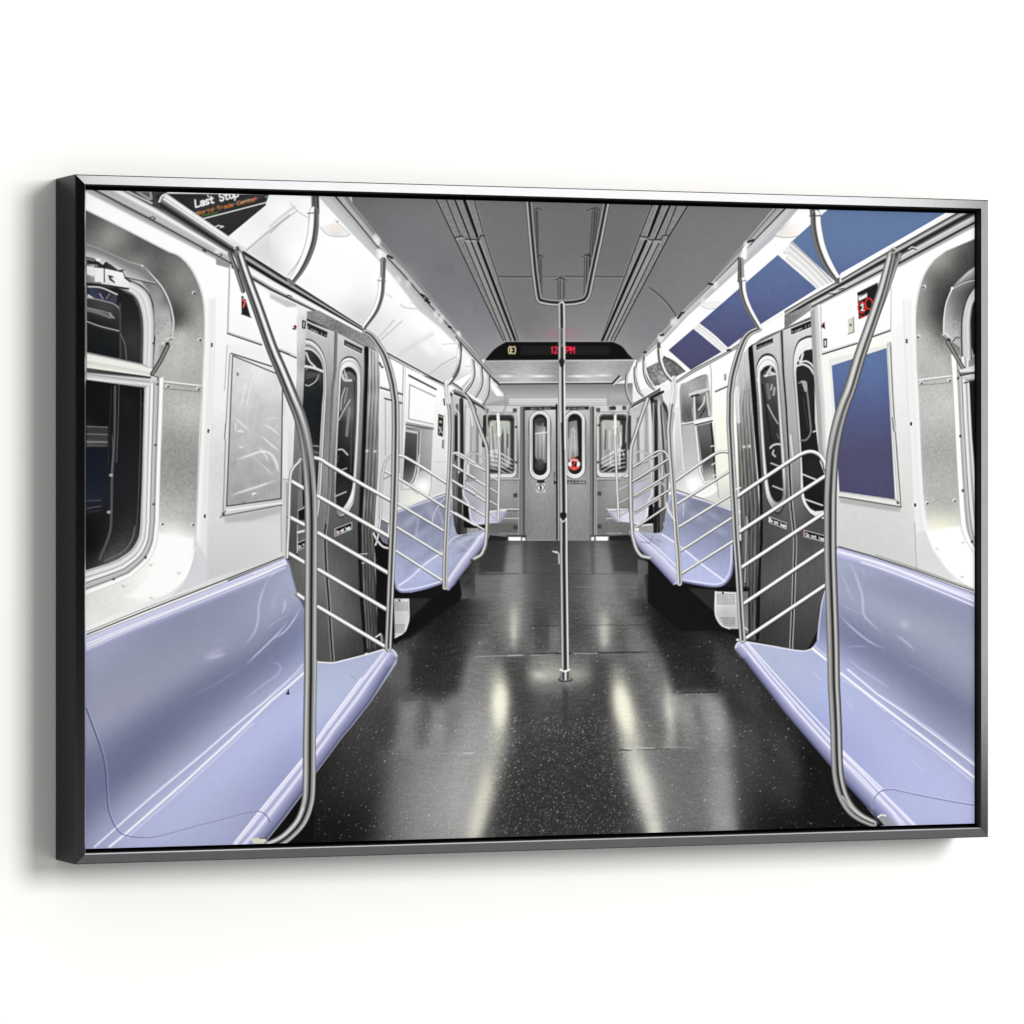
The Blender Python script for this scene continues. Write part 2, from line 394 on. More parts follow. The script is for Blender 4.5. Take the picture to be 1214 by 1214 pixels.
for cx, x0, x1 in ((499, 440, 560), (702, 648, 766)):
    h0, h1 = (336, 742) if cx < 600 else (334, 735)
    P(smooth(C2(cx, h0 - 6, x1 + 4, h0 + 45, x1 + 5, 540, x1 + 3, h1 - 40, cx, h1 + 6, x0 - 4, h1 - 40, x0 - 5, 540, x0 - 4, h0 + 45), 6, True), 95, .8)
    def cap(x0, y0, x1, y1):
        a, b = C2(x0, y0, x1, y1)
        return R(a[0], a[1], b[0], b[1], (b[0] - a[0]) / 2 - .01, 8)
    P(cap(x0, h0, x1, h1), G(C2(x0, h0)[0], C2(x1, h1)[0], (0, 240), (.4, 190), (.7, 215), (1, 235)))
    P(cap(x0 + 9, h0 + 9, x1 - 9, h1 - 9), 130)
    P(cap(x0 + 13, h0 + 12, x1 - 11, h1 - 12), 235)
    g = cap(x0 + 17, h0 + 18, x1 - 17, h1 - 24)
    P(g, 32)
    if cx < 600:
        P(C2(470, 400, 535, 430, 540, 640, 500, 660, 470, 600), F((636, 505, 100), (646, 515, 175), (638, 530, 125), (646, 545, 120), (640, 555, 90), r=2), 1, 2, g)
        for q in ((478, 480, 478, 620), (500, 470, 500, 610), (520, 450, 522, 620)): T(C2(*q), .9, 200, .6)
        T(C2(475, 470, 540, 462), 1.6, 215, .8); P(E(*C2(517, 413)[0], 1.6), 235)
        P(E(*C2(500, 655)[0], 6, 6.5), 72, .8, 2, g); P(E(*C2(500, 400)[0], 6.5, 5), 70, .8, 2, g)
    else:
        P(C2(668, 400, 720, 390, 728, 600, 668, 640), F((676, 505, 120), (684, 515, 150), (676, 530, 150), (684, 545, 110), (680, 530, 165), r=2), 1, 2, g)
        for q in ((690, 440, 680, 620), (700, 430, 712, 600), (668, 500, 672, 620), (690, 440, 716, 462)): T(C2(*q), .9, 215, .6)
        T(smooth(C2(668, 370, 700, 362, 738, 420, 744, 560, 738, 690)), 3, 24, 1, 0, g)
# red round sticker
c0 = C2(703, 651)[0]
P(E(*c0, 6.9, 7.6), (178, 62, 55)); P(E(*c0, 5.9, 6.2), (235, 225, 222), .8)
P([(c0[0] - 7, c0[1] - 2.4), (c0[0] + 7, c0[1] - 2.4), (c0[0] + 7, c0[1] + 2), (c0[0] - 7, c0[1] + 2)], 245)
P([(c0[0] - 3, c0[1] - 3.6), (c0[0] + 3.4, c0[1] - 3.6), (c0[0] + 3, c0[1] + 3), (c0[0] - 3, c0[1] + 3)], 30)
T([(c0[0] - 1.5, c0[1] + 2), (c0[0] + 1, c0[1] - 2.5)], 1.8, (215, 50, 45)); T([(c0[0] - 5, c0[1] + 4.4), (c0[0] + 5, c0[1] + 4.4)], 2.4, (215, 70, 60)); T([(c0[0] - 4, c0[1] - 5), (c0[0] + 4, c0[1] - 5)], 1.4, (225, 150, 145))
# brushed sheen
for cx, a in ((640, .35), (686, .3), (600, .3), (730, .3)):
    P([(cx - 12, 486), (cx + 12, 486), (cx + 12, 640), (cx - 12, 640)], lambda X, Y, cur: cur * 1.14 + 6, a, 18)
# small notices on the doors
P(C2(480, 766, 530, 765, 531, 817, 480, 818), 205); P(E(*C2(505, 790)[0], 4.2), 250); T(E(*C2(505, 790)[0], 4.2) + [E(*C2(505, 790)[0], 4.2)[0]], .9, 60)
P(C2(497, 775, 510, 778, 512, 800, 500, 806), 50); P(C2(484, 745, 527, 745, 527, 762, 484, 762), 45)
P(C2(660, 747, 772, 750, 772, 768, 660, 768), 52); text('LOCKED IN STATION', C2(666, 764)[0], C2(766, 764)[0], 1.9, 205, .5)
P(C2(582, 740, 600, 740, 600, 768, 582, 768), 55); P(C2(588, 742, 594, 742, 594, 750, 588, 750), 230); P(C2(580, 695, 590, 695, 590, 730, 580, 730), 110)
T(C2(420, 1102, 800, 1106), 1.0, 165, .8)
# end windows
def endwin(x0, x1, y0, y1, gx0, gx1, gy0, gy1, flip):
    a, b = C2(x0, y0, x1, y1); P(R(a[0] - 1, a[1] - 1, b[0] + 1, b[1] + 1, 7), 100, .7); P(R(a[0], a[1], b[0], b[1], 6), 212)
    a, b = C2(gx0 - 8, gy0 - 8, gx1 + 8, gy1 + 8); P(R(a[0], a[1], b[0], b[1], 5), 130)
    a, b = C2(gx0, gy0, gx1, gy1); g = R(a[0], a[1], b[0], b[1], 4.5)
    P(g, 62)
    m = .5 * (a[0] + b[0]); w = b[0] - a[0]
    P(R(a[0] + (2 if not flip else 1), a[1] + 5, b[0] - (4 if not flip else 7), b[1] - 6, 5), F((m, a[1] + 15, (175, 180, 170)), (m - 6, a[1] + 35, 145), (m + 5, a[1] + 40, 165), (m, b[1] - 12, 150), r=3), 1, 3, g)
    rr = np.random.RandomState(5 + flip)
    for k in range(15):
        x = a[0] + 3 + rr.rand() * (w - 7); y = a[1] + 6 + rr.rand() * 18; L = 15 + rr.rand() * 30
        T([(x, y), (x + rr.uniform(-1.5, 1.5), y + L)], .8 + rr.rand(), 225 if rr.rand() > .45 else 70, .6, 0, g)
    T([(a[0], a[1] + 4), (b[0], a[1] + 5)], 3.5, 45, .8, 0, g)
    s = -1 if flip else 1
    for k in range(5):
        y = b[1] - 24 + k * 5
        T([(m - s * 14, y - 2), (m, y + 1), (m + s * 14, y + 9)], 1, 235, .8, 0, g)
    T(smooth([(m - s * 13, b[1] - 18), (m - s * 10, b[1] - 26), (m - s * 4, b[1] - 26), (m + s * 4, b[1] - 21)]), 1, 240, .8, 0, g)
endwin(160, 360, 348, 730, 190, 345, 362, 702, 0)
endwin(838, 1040, 345, 728, 856, 1012, 360, 696, 1)
# panels under the end windows
for X0, X1 in ((200, 378), (835, 985)):
    T(C2(X0, 738, X1, 738), 1, 215, .8); T(C2(X0, 745, X1, 744), .9, 80, .7); T(C2(X0 + 60, 918, X1, 918), 1.2, 225, .9); T(C2(X0 + 60, 926, X1, 926), 1, 60, .8)
    T(C2(X0 + 60, 972, X1, 972), 1, 215, .8); T(C2(X0 + 60, 1060, X1, 1060), 1, 180, .7)
T(C2(378, 740, 378, 1075), 1, 60, .8); T(C2(374, 740, 374, 1075), .8, 200, .7); T(C2(835, 740, 835, 1075), 1, 200, .8); T(C2(831, 740, 831, 1075), .8, 70, .7)
P(C2(205, 1000, 372, 1000, 372, 1060, 205, 1060), 100, .8); P(C2(840, 1000, 905, 1000, 905, 1058, 840, 1058), 112, .8)
for x, y in ((355, 835), (355, 1025), (852, 825), (852, 1020), (360, 640), (845, 640), (360, 430), (848, 420), (352, 332), (845, 330), (935, 318), (1000, 318)):
    a = C2(x, y)[0]; s = 2.4 if y in (835, 1025, 825, 1020, 332, 330, 318) else 1.4
    P(R(a[0] - s, a[1] - s, a[0] + s, a[1] + s), 62, .8)
P(C2(905, 310, 950, 310, 950, 330, 905, 330), 60)
P(C2(300, 1072, 420, 1070, 420, 1112, 310, 1115), 70); P(C2(312, 1082, 388, 1082, 388, 1106, 316, 1110), 255); P(C2(394, 1086, 414, 1086, 414, 1108, 394, 1108), 232)
P(C2(795, 1072, 912, 1070, 905, 1112, 800, 1112), 80); P(C2(803, 1082, 822, 1082, 822, 1106, 803, 1106), 230); P(C2(830, 1080, 905, 1080, 903, 1104, 832, 1106), 253)
P(C2(185, 1070, 305, 1082, 305, 1105, 185, 1112), 32); P(C2(912, 1075, 1040, 1070, 1040, 1112, 912, 1105), 30)

# ------------------------------------------------------------------ left cove with its lights
COVE = B1(-170, 20, 300, 80, 490, 290, 630, 432, 880, 740, 1100, 935) + C1(0, 940, 100, 1040, 190, 1120, 260, 1205) + C2(300, 250, 180, 290, 50, 215, -60, 160) + B1(1060, 1180, 690, 990, 560, 860, 0, 490, -194, 365, -250, 300)
P(COVE, F((345, 240, 250), (335, 270, 225), (345, 300, 248), (325, 322, 228), (365, 320, 253), (400, 300, 255), (400, 350, 248), (425, 362, 222), (450, 340, 250), (470, 330, 255), (440, 310, 255),
          (452, 385, 226), (480, 395, 240), (500, 405, 225), (520, 400, 250), (500, 375, 250), (530, 420, 228), (550, 440, 215), (545, 412, 250), (565, 440, 235), (575, 460, 200), (590, 465, 215), r=6))
for x, y, rx, ry in ((352, 280, 15, 26), (398, 330, 30, 20), (395, 290, 30, 22), (465, 345, 22, 22), (500, 385, 22, 12), (528, 408, 16, 10), (555, 430, 8, 12)): glow(x, y, rx, ry, 255, .8, .7)
P(A1(1090, 60, 1214, 60, 1214, 150, 960, 370, 855, 305), F((310, 250, 232), (335, 235, 252), (320, 270, 240), (295, 282, 246), (325, 250, 252), r=4))
for q, w, c, a in (((1214, 175, 1060, 300, 960, 385), 1.6, 170, .9), ((1214, 200, 1080, 310, 985, 395), 1.0, 205, .9), ((1214, 160, 1050, 290), .9, 232, .8)):
    T(smooth(A1(*q)), w, c, a)
P(A1(1214, 205, 1214, 560, 990, 400), F((335, 300, 222), (343, 280, 226), (343, 320, 246), (320, 305, 216), (342, 300, 250), r=4))
P(B1(0, 290, 120, 190, 225, 190, 225, 300, 190, 430, 100, 540, 0, 480), F((325, 300, 222), (345, 262, 244), (345, 300, 255), (360, 280, 250), (325, 318, 214), (350, 318, 246), r=5))
for q, w, c in (((0, 240, 70, 180, 150, 125), 3.4, 224), ((0, 285, 60, 225, 160, 150), 1.0, 165), ((0, 245, 80, 175, 140, 132), 1.0, 200), ((120, 105, 170, 155, 225, 190), .9, 175)):
    T(smooth(B1(*q)), w, c, .9)
T(smooth(B1(232, 170, 226, 300, 180, 430, 105, 535)), 1.1, 175)
P(smooth(B1(298, 245, 340, 235, 400, 228, 470, 290, 440, 300, 360, 295), 5, True), F((385, 270, 242), (400, 278, 222), (410, 275, 240), (395, 272, (238, 226, 215)), r=2))
T(smooth(B1(298, 250, 350, 295, 440, 302, 475, 288)), 1, 180); T(B1(385, 205, 470, 285), .8, 190); P(E(*B1(400, 214)[0], .8), 80)
T(smooth(B1(775, 705, 800, 722, 860, 730, 888, 722)), 1.2, 190); T(B1(830, 690, 895, 725), .8, 200)
P(B1(150, 595, 560, 840, 640, 660, 600, 640, 380, 640), F((400, 350, 250), (425, 372, 208), (445, 360, 225), (430, 350, 245), (350, 340, 250), r=4), .8, 12)
for q, w, c, a in (((735, 795, 690, 850, 640, 900), 1.4, 190, .9), ((785, 800, 720, 860, 650, 920), 1.2, 180, .9), ((960, 880, 860, 940, 770, 1000), 4.5, 200, .5), ((1100, 1015, 1020, 1060, 950, 1115), 1.4, 180, .9),
                   ((1110, 1030, 1040, 1075, 965, 1125), 1.0, 205, .9), ((1214, 1130, 1150, 1180, 1130, 1200), 1.2, 180, .8), ((690, 640, 720, 660), 3, 215, .7)):
    T(smooth(B1(*q)), w, c, a, w if w > 4 else 0)
T(B1(1020, 940, 1100, 935), .9, 190, .8); T(B1(1155, 1068, 1190, 1072), .9, 175, .8)
glow(*B1(940, 960)[0], 14, 6, 255, .7, .7)
# lavender ledge and dark groove between cove and ceiling
BD(B1(370, 50, 500, 200, 640, 370, 780, 520, 900, 660, 1000, 770, 1100, 880, 1214, 1000) + C1(60, 955, 160, 1045), B1(270, 50, 490, 290, 630, 432, 720, 530, 880, 740, 1000, 835, 1100, 935, 1180, 1005) + C1(40, 975, 150, 1060),
   [(0, (165, 165, 167)), (.5, (190, 190, 193)), (.92, (196, 196, 199)), (1, 235)])
BD(B1(462, 50, 490, 105, 560, 190, 700, 370, 830, 500, 960, 660, 1080, 800, 1214, 965) + C1(160, 1030), B1(370, 50, 500, 200, 640, 370, 780, 520, 900, 660, 1000, 770, 1100, 880, 1214, 1000) + C1(60, 955, 155, 1040),
   [(0, 95), (.12, 160), (.25, 115), (.35, (145, 145, 148)), (.6, (176, 176, 179)), (.86, (165, 165, 167)), (.9, 40), (1, 30)])
for x, y, c in ((625, 310, 235), (640, 330, 245), (760, 560, 225), (820, 580, 210), (1015, 790, 240), (985, 760, 230), (1115, 885, 245)):
    P(E(*B1(x, y)[0], 3.2, 4.5), c, .7, 4)
for q in ((700, 415, 725, 430), (895, 645, 915, 655), (920, 680, 945, 692), (1060, 835, 1072, 842), (1155, 945, 1165, 955), (925, 665, 935, 675)):
    T(B1(*q), 2.4, 28)
P(B1(628, 380, 645, 372, 690, 405, 690, 436, 625, 430), G(B1(625, 0)[0], B1(690, 0)[0], (0, 200), (.4, 245), (1, 215)))
# ledge along the far left/right, converging at the end wall
BD(C1(0, 870, 80, 960, 160, 1045, 215, 1110), C1(0, 925, 90, 1030, 170, 1120, 240, 1200), [(0, 90), (.2, 190), (.45, 60), (.6, 200), (1, 240)])
P(C2(200, 170, 222, 175, 280, 244, 245, 246), 252); P(C2(180, 260, 200, 200, 245, 248, 285, 250, 300, 262, 180, 295), 175)

# ------------------------------------------------------------------ right cove: dark blue blank panels in white frames
RC = D1(1040, 130, 1214, 130) + E1(1000, 150, 640, 360, 320, 560, 0, 740) + D1(740, 870, 395, 1100, 280, 1160, 170, 1214, 60, 1214, 75, 1040, 215, 925, 450, 700, 680, 490)
P(RC, 254)
BD(D1(905, 120, 730, 325, 510, 572, 330, 765, 215, 885, 75, 1035), D1(965, 130, 780, 320, 660, 450, 520, 590, 345, 765, 225, 900, 75, 1050),
   [(0, 60), (.12, 120), (.25, 150), (.6, (166, 166, 169)), (.82, (160, 160, 165)), (.88, 35), (1, 28)])
BD(D1(965, 130, 780, 320, 660, 450, 520, 590, 345, 765, 225, 900, 75, 1050), D1(1040, 130, 880, 320, 735, 450, 560, 610, 380, 770, 240, 920, 90, 1050),
   [(0, (184, 184, 187)), (.3, (196, 196, 199)), (.7, (178, 178, 184)), (.95, (184, 184, 187)), (1, 240)])
for x, y, c in ((725, 350, 240), (540, 590, 225), (470, 690, 220), (310, 800, 215), (215, 900, 245), (290, 810, 230)):
    P(E(*D1(x, y)[0], 3.4, 4.5), c, .7, 4)
for q in ((732, 335, 765, 322), (500, 582, 524, 585), (318, 785, 335, 762), (340, 755, 352, 752), (215, 888, 232, 882), (118, 988, 128, 985)):
    T(D1(*q), 2.2, 30)
P(D1(706, 365, 722, 348, 730, 370, 728, 436, 672, 440, 690, 405), G(D1(670, 0)[0], D1(735, 0)[0], (0, 190), (.6, 246), (1, 215)))
P(smooth(D1(895, 298, 960, 240, 1040, 225, 1030, 295, 960, 305), 5, True), F((925, 272, 225), (935, 275, (240, 228, 220)), (945, 268, 246), r=2))
T(smooth(D1(890, 297, 940, 308, 990, 306, 1035, 298)), 1.1, 170); T(D1(930, 265, 980, 215), .9, 190)
P(smooth(D1(460, 715, 500, 685, 580, 690, 560, 720, 500, 730), 5, True), 232); T(smooth(D1(455, 712, 500, 732, 560, 724)), 1, 190)
BL = G((0, 250), (0, 440), (0, (99, 121, 160)), (.25, (97, 118, 157)), (.55, (90, 103, 146)), (.8, (83, 86, 124)), (1, (80, 77, 110)))
BP1 = E1(-2, 283, 45, 330, 275, 560, 335, 524, 965, 168, 1000, 140, 255, 140, 120, 240)
P(E1(45, 330, 150, 235, 260, 140, 960, 158, 335, 524, 290, 560), BL)
T(E1(335, 522, 965, 162), 1.4, 255); T(E1(40, 332, 285, 570), 1.2, 180)
P(D1(910, 410, 1142, 610, 1000, 700, 770, 845, 615, 960, 445, 815), BL)
P(D1(410, 848, 576, 985, 395, 1092, 262, 975), BL)
NZ(D1(910, 410, 1142, 610, 1000, 700, 770, 845, 615, 960, 445, 815), 2, 5, seed=12)
# strips between panels
for a, b in (((935, 400, 1020, 450, 1110, 520, 1190, 590), (985, 335, 1070, 400, 1150, 480, 1214, 560)),):
    BD(smooth(D1(*a)), smooth(D1(*b)), [(0, 245), (.12, 200), (.3, 238), (.5, 215), (.75, 240), (.88, 175), (.95, 230), (1, 140)])
BD(smooth(E1(0, 440, 100, 520, 190, 612)), smooth(E1(40, 332, 150, 430, 285, 570)), [(0, 245), (.1, 205), (.3, 240), (.48, 205), (.6, 240), (.75, 185), (.85, 240), (1, 150)])
BD(smooth(D1(410, 848, 500, 915, 576, 985)), smooth(D1(445, 815, 530, 880, 615, 960)), [(0, 250), (.3, 205), (.45, 245), (.7, 190), (.8, 245), (1, 225)])
# darker panel and mirror-like panes beyond
q4 = smooth(D1(235, 1010, 300, 1040, 365, 1100)) + D1(275, 1150, 240, 1110, 215, 1050)
P(q4, F((790, 425, 95), (805, 435, 120), (795, 445, 100), (788, 440, 140), r=2)); NZ(q4, 30, 1.2, seed=13)
q5 = D1(130, 1080, 210, 1040, 225, 1110, 262, 1150, 180, 1200, 150, 1150)
P(q5, F((772, 440, 120), (785, 450, 165), (778, 455, 110), r=2)); NZ(q5, 38, 1.3, seed=14)
T(D1(235, 1010, 310, 1060, 362, 1102), .9, 60)

# ------------------------------------------------------------------ glossy dark floor
FL = C2(170, 1106, 1060, 1106) + [(800, 700), (1165, 900), (1165, 1012), (96, 1012), (96, 800), (520, 660)]
P(R(270, 641, 1165, 1014), F(
    (640, 655, 62), (610, 652, 92), (684, 655, 76), (712, 652, 98), (586, 655, 46), (740, 655, 44), (565, 665, 60), (775, 665, 40),
    (580, 692, 100), (608, 685, 124), (640, 690, 74), (665, 680, 74), (690, 690, 86), (716, 690, 122), (735, 700, 104), (755, 690, 92), (560, 690, 84), (555, 720, 40),
    (575, 725, 78), (605, 720, 120), (632, 725, 80), (660, 720, 78), (690, 725, 80), (716, 725, 122), (735, 725, 104), (756, 720, 60),
    (560, 750, 64), (582, 752, 88), (609, 748, 138), (628, 745, 88), (644, 744, 64), (658, 752, 102), (680, 750, 66), (700, 750, 88), (716, 752, 140), (736, 750, 78), (756, 752, 102), (775, 750, 30),
    (545, 770, 50), (570, 768, 104), (590, 768, 84), (630, 768, 92), (665, 768, 90), (700, 768, 84), (735, 768, 80), (758, 768, 112), (778, 775, 70), (540, 790, 62), (558, 800, 108), (580, 800, 106), (605, 795, 66), (700, 800, 96), (712, 800, 66), (735, 800, 100), (755, 800, 80), (770, 800, 112),
    (592, 835, 125), (560, 840, 92), (545, 850, 75), (575, 860, 132), (612, 830, 62), (640, 830, 80), (667, 830, 72), (690, 830, 66), (715, 830, 56), (740, 840, 140), (765, 840, 92), (780, 830, 120), (792, 845, 150), (812, 846, 130), (825, 846, 92), (846, 840, 138), (840, 825, 110), (860, 870, 118), (800, 860, 90),
    (620, 870, 56), (667, 880, 54), (710, 870, 54), (600, 880, 96), (560, 890, 132), (575, 900, 128), (592, 920, 62), (640, 930, 44), (690, 930, 44), (735, 920, 62), (755, 890, 98), (770, 940, 150), (740, 960, 50), (810, 920, 92), (850, 920, 100), (860, 975, 132), (840, 960, 108), (820, 980, 92), (800, 960, 104),
    (600, 960, 48), (667, 980, 44), (580, 985, 62), (540, 960, 150), (556, 985, 165), (500, 985, 134), (530, 900, 122), (510, 925, 116), (484, 845, 118), (484, 860, 100), (505, 850, 86), (520, 865, 132), (532, 870, 92), (495, 880, 112), (470, 900, 92), (470, 860, 62), (455, 850, 58), (440, 840, 66), (430, 870, 58), (440, 900, 52), (415, 880, 52),
    (480, 950, 112), (466, 970, 84), (450, 960, 58), (430, 985, 14), (400, 980, 6), (385, 960, 14), (400, 930, 36), (380, 925, 20), (425, 940, 40), (360, 990, 3), (455, 920, 54), (476, 800, 84), (474, 780, 90), (478, 815, 84), (495, 790, 40), (512, 800, 36), (530, 790, 42), (548, 780, 76), (556, 800, 108), (540, 760, 34), (510, 740, 16), (490, 740, 22), (530, 720, 12), (550, 700, 16), (500, 710, 4), (480, 690, 3), (520, 700, 3),
    (545, 830, 110), (530, 820, 62), (560, 820, 106), (780, 720, 8), (800, 740, 14), (820, 720, 3), (850, 750, 14), (790, 770, 26), (820, 790, 26), (842, 810, 36), (856, 780, 58), (850, 795, 56), (870, 770, 46), (872, 800, 40), (890, 830, 52), (870, 840, 34), (892, 870, 62), (905, 860, 36), (910, 890, 36), (925, 880, 56), (935, 905, 52), (930, 940, 36), (900, 920, 50), (890, 960, 40), (880, 985, 42), (920, 980, 8), (955, 900, 4), (960, 950, 2), (950, 985, 3), (900, 985, 22), (1000, 990, 2), (320, 1000, 3), (1100, 1000, 2), r=5, warp=lambda X, Y: ((X - 655) / (np.maximum(Y, 640) - 480) * 330, np.log(np.maximum(Y, 640) - 480) * 190)))
glow(609, 745, 4, 20, (205, 205, 190), .55); glow(716, 752, 5, 18, (195, 195, 180), .5); glow(610, 722, 6, 16, 150, .4)
glow(655, 796, 26, 12, (190, 188, 175), .6); glow(638, 800, 14, 9, (205, 202, 186), .5); glow(684, 800, 16, 10, (170, 170, 160), .45); glow(645, 782, 22, 8, 140, .5); glow(646, 815, 24, 7, 130, .4)
for q, c, a, sf in ((C3(310, 118, 398, 118, 392, 500, 285, 500), 122, .6, 6), (C3(820, 112, 905, 112, 940, 500, 835, 500), 116, .6, 6), (C3(88, 312, 265, 312, 258, 455, 90, 455), 102, .7, 4), (C3(960, 310, 1112, 302, 1130, 445, 965, 450), 96, .7, 4),
                    (C3(145, 120, 302, 120, 285, 298, 140, 298), 46, .8, 4), (C3(915, 120, 1080, 120, 1080, 290, 935, 290), 48, .8, 4), (C3(400, 110, 420, 110, 422, 300, 398, 300), 60, .6, 3), (C3(800, 110, 818, 110, 826, 300, 806, 300), 60, .6, 3),
                    (C3(465, 520, 550, 500, 555, 760, 470, 765), 66, .6, 3), (C3(560, 610, 620, 610, 620, 765, 560, 765), 108, .6, 4), (C3(680, 620, 740, 620, 745, 760, 680, 765), 72, .5, 4),
                    (C3(455, 785, 795, 780, 805, 920, 740, 985, 520, 990, 430, 930), 104, .6, 16), (C3(305, 800, 430, 800, 425, 960, 470, 1214, 325, 1214, 300, 960), 62, .75, 10), (C3(820, 790, 905, 790, 920, 1214, 860, 1214, 790, 960), 60, .65, 10),
                    (C3(70, 800, 235, 800, 215, 1214, 20, 1214), 116, .6, 14), (C4(20, 230, 225, 180, 232, 560, 200, 700, 60, 1090, -160, 1090, -110, 620), 128, .65, 22), (D4(90, 570, 430, 565, 480, 700, 490, 1050, 230, 1050), 104, .6, 22),
                    (D4(485, 222, 590, 225, 640, 560, 665, 1050, 530, 1050, 500, 560), 126, .7, 12), (D4(335, 235, 430, 235, 430, 520, 335, 520), 122, .7, 10), (D4(235, 150, 290, 200, 320, 240, 305, 530, 245, 530), (160, 160, 154), .7, 8),
                    (D3(20, 690, 220, 780, 270, 1000, 130, 1020, 20, 900), 108, .5, 14), (D4(0, 60, 220, 60, 230, 440, 70, 440), 88, .4, 14), (D3(60, 560, 130, 560, 200, 760, 70, 760), 96, .5, 8),
                    (B4(770, 262, 885, 262, 860, 560, 735, 560), 122, .7, 10), (B4(955, 270, 1042, 280, 1040, 580, 950, 580), 130, .7, 8), (B4(1060, 260, 1150, 180, 1120, 520, 1062, 540), 112, .6, 8), (B4(700, 590, 1214, 590, 1120, 1100, 770, 1100, 700, 900), 112, .6, 26), (B4(880, 300, 950, 300, 940, 520, 860, 520), 88, .6, 8),
                    (B4(835, -60, 1165, -60, 1110, 205, 835, 208), 34, .75, 10), (B4(750, -60, 828, 0, 822, 150, 735, 175), 84, .8, 6), (B4(740, 180, 700, 300, 640, 480, 560, 560, 600, 300, 680, 150), 58, .5, 10), (D4(215, -110, 535, -60, 535, 195, 300, 200), 26, .8, 8), (D4(538, -70, 655, 0, 735, 170, 560, 120), 58, .7, 6),
                    (D4(600, 200, 700, 180, 760, 560, 740, 900, 680, 900), 52, .6, 14), (D4(720, 150, 790, 180, 800, 560, 740, 560), 64, .5, 10), (D4(800, 350, 1000, 420, 1080, 700, 1040, 900, 860, 800), 54, .5, 20), (D4(1070, 560, 1130, 530, 1214, 640, 1214, 1050, 960, 1050, 1060, 850), 3, .9, 10)):
    P(q, c, a * .92, sf * 1.9)
def streak(pts, rx, c, a, n=14):
    """row of soft patches along a line: a light mirrored in worn lino"""
    pp = smooth(pts, n)
    for i, (x, y) in enumerate(pp):
        u = i / (len(pp) - 1); k = math.sin(math.pi * min(max(u, .03), .97)) ** .7
        glow(x + RNG.uniform(-.6, .6), y, rx * 1.65 * (.75 + .25 * k), rx * 1.5, c, a * k)
P(R(360, 641, 1165, 1014), lambda X, Y, cur: cur * .98 + 13, .9, 30)
streak(C3(345, 480, 350, 600, 348, 760), 4.2, (190, 188, 172), .10); streak(C3(880, 520, 884, 620, 880, 740), 4.2, (186, 184, 170), .10); streak(C3(352, 120, 350, 300, 346, 480), 7, 150, .05)
streak(C3(860, 120, 872, 300, 880, 520), 7, 145, .05)
streak(C3(250, 850, 262, 1000, 258, 1150, 250, 1300), 7.5, (225, 222, 200), .14); streak(C3(266, 960, 262, 1080, 256, 1210), 4.6, (255, 252, 232), .26)
streak(C4(245, 400, 225, 560, 185, 760, 120, 960, 80, 1100), 9, (196, 193, 176), .10); streak(C4(190, 640, 165, 800, 130, 960, 100, 1100), 5.5, (232, 228, 208), .17); streak(C4(60, 500, 20, 800, -40, 1100), 17, 172, .11); streak(C4(120, 250, 110, 450, 90, 650), 13, 160, .08); streak(D4(565, 600, 585, 800, 600, 1080), 11, 160, .08); streak(D4(520, 240, 545, 400, 560, 560), 8, 160, .08); streak(B4(970, 600, 930, 800, 880, 1080), 12, 150, .07)
streak(C4(960, 60, 985, 250, 1025, 430, 1060, 600), 8, (226, 223, 200), .14); streak(C4(968, 160, 995, 300, 1035, 460), 5, (255, 252, 230), .26)
streak(D4(30, 480, 70, 640, 130, 820, 200, 1100), 9.5, (205, 204, 192), .12); streak(D4(60, 580, 110, 760, 175, 1000, 190, 1100), 6, (238, 236, 222), .17)
glow(655, 797, 24, 12, (176, 175, 162), .5); glow(644, 803, 15, 8, (205, 203, 188), .42); glow(682, 800, 15, 9, (180, 178, 166), .38); glow(650, 784, 24, 7, 140, .35); glow(640, 800, 6, 3, 225, .4); glow(655, 818, 22, 7, 120, .3)
glow(793, 842, 5, 22, (205, 205, 195), .6, -.1); glow(814, 842, 6, 16, 150, .4); glow(858, 975, 14, 16, 150, .4)
glow(655, 690, 30, 10, 80, .3)
# joints of the floor sheets
for q, w, c, a in ((C3(90, 303, 400, 300), 1, 62, .7), (C3(160, 296, 400, 294), 1, 130, .6), (C3(380, 303, 1214, 303), .8, 60, .35), (C3(680, 380, 1120, 382), 1, 130, .6), (C3(430, 607, 620, 612), 1, 55, .7), (C3(60, 605, 430, 604), .8, 130, .4), (C3(680, 606, 1214, 603), .9, 60, .5),
                   (C3(410, 775, 1214, 765), 1.5, 34, .8), (C3(90, 793, 400, 782), 1.1, 175, .6), (C3(300, 787, 410, 783), 1.5, 205, .6), (C3(430, 785, 600, 777), 1, 165, .7), (C3(680, 772, 860, 772), 1.2, 205, .7), (C3(900, 775, 1214, 768), .9, 140, .4),
                   (C4(0, 568, 130, 566), 1.1, 170, .5), (C4(90, 560, 250, 564), 1, 160, .6), (C4(960, 545, 1050, 545), 1.6, 55, .8), (C4(1000, 536, 1050, 542), 1.2, 215, .8), (C4(1050, 536, 1190, 533), 1.2, 205, .7), (D4(200, 526, 430, 532), 1.0, 170, .5), (D4(60, 540, 300, 542), 1, 60, .5),
                   (D4(340, 216, 565, 213), 1.1, 140, .6), (D4(330, 206, 570, 203), 1.6, 25, .6), (B4(780, 250, 950, 247), 1.2, 60, .5), (B4(740, 572, 1100, 568), 1, 150, .4), (B4(1140, 566, 1214, 562), 1.2, 215, .7), (D3(160, 765, 560, 765), .9, 60, .5), (D3(0, 603, 220, 603), .8, 60, .4)):
    T(q, w, c, a, 0, None, .15)
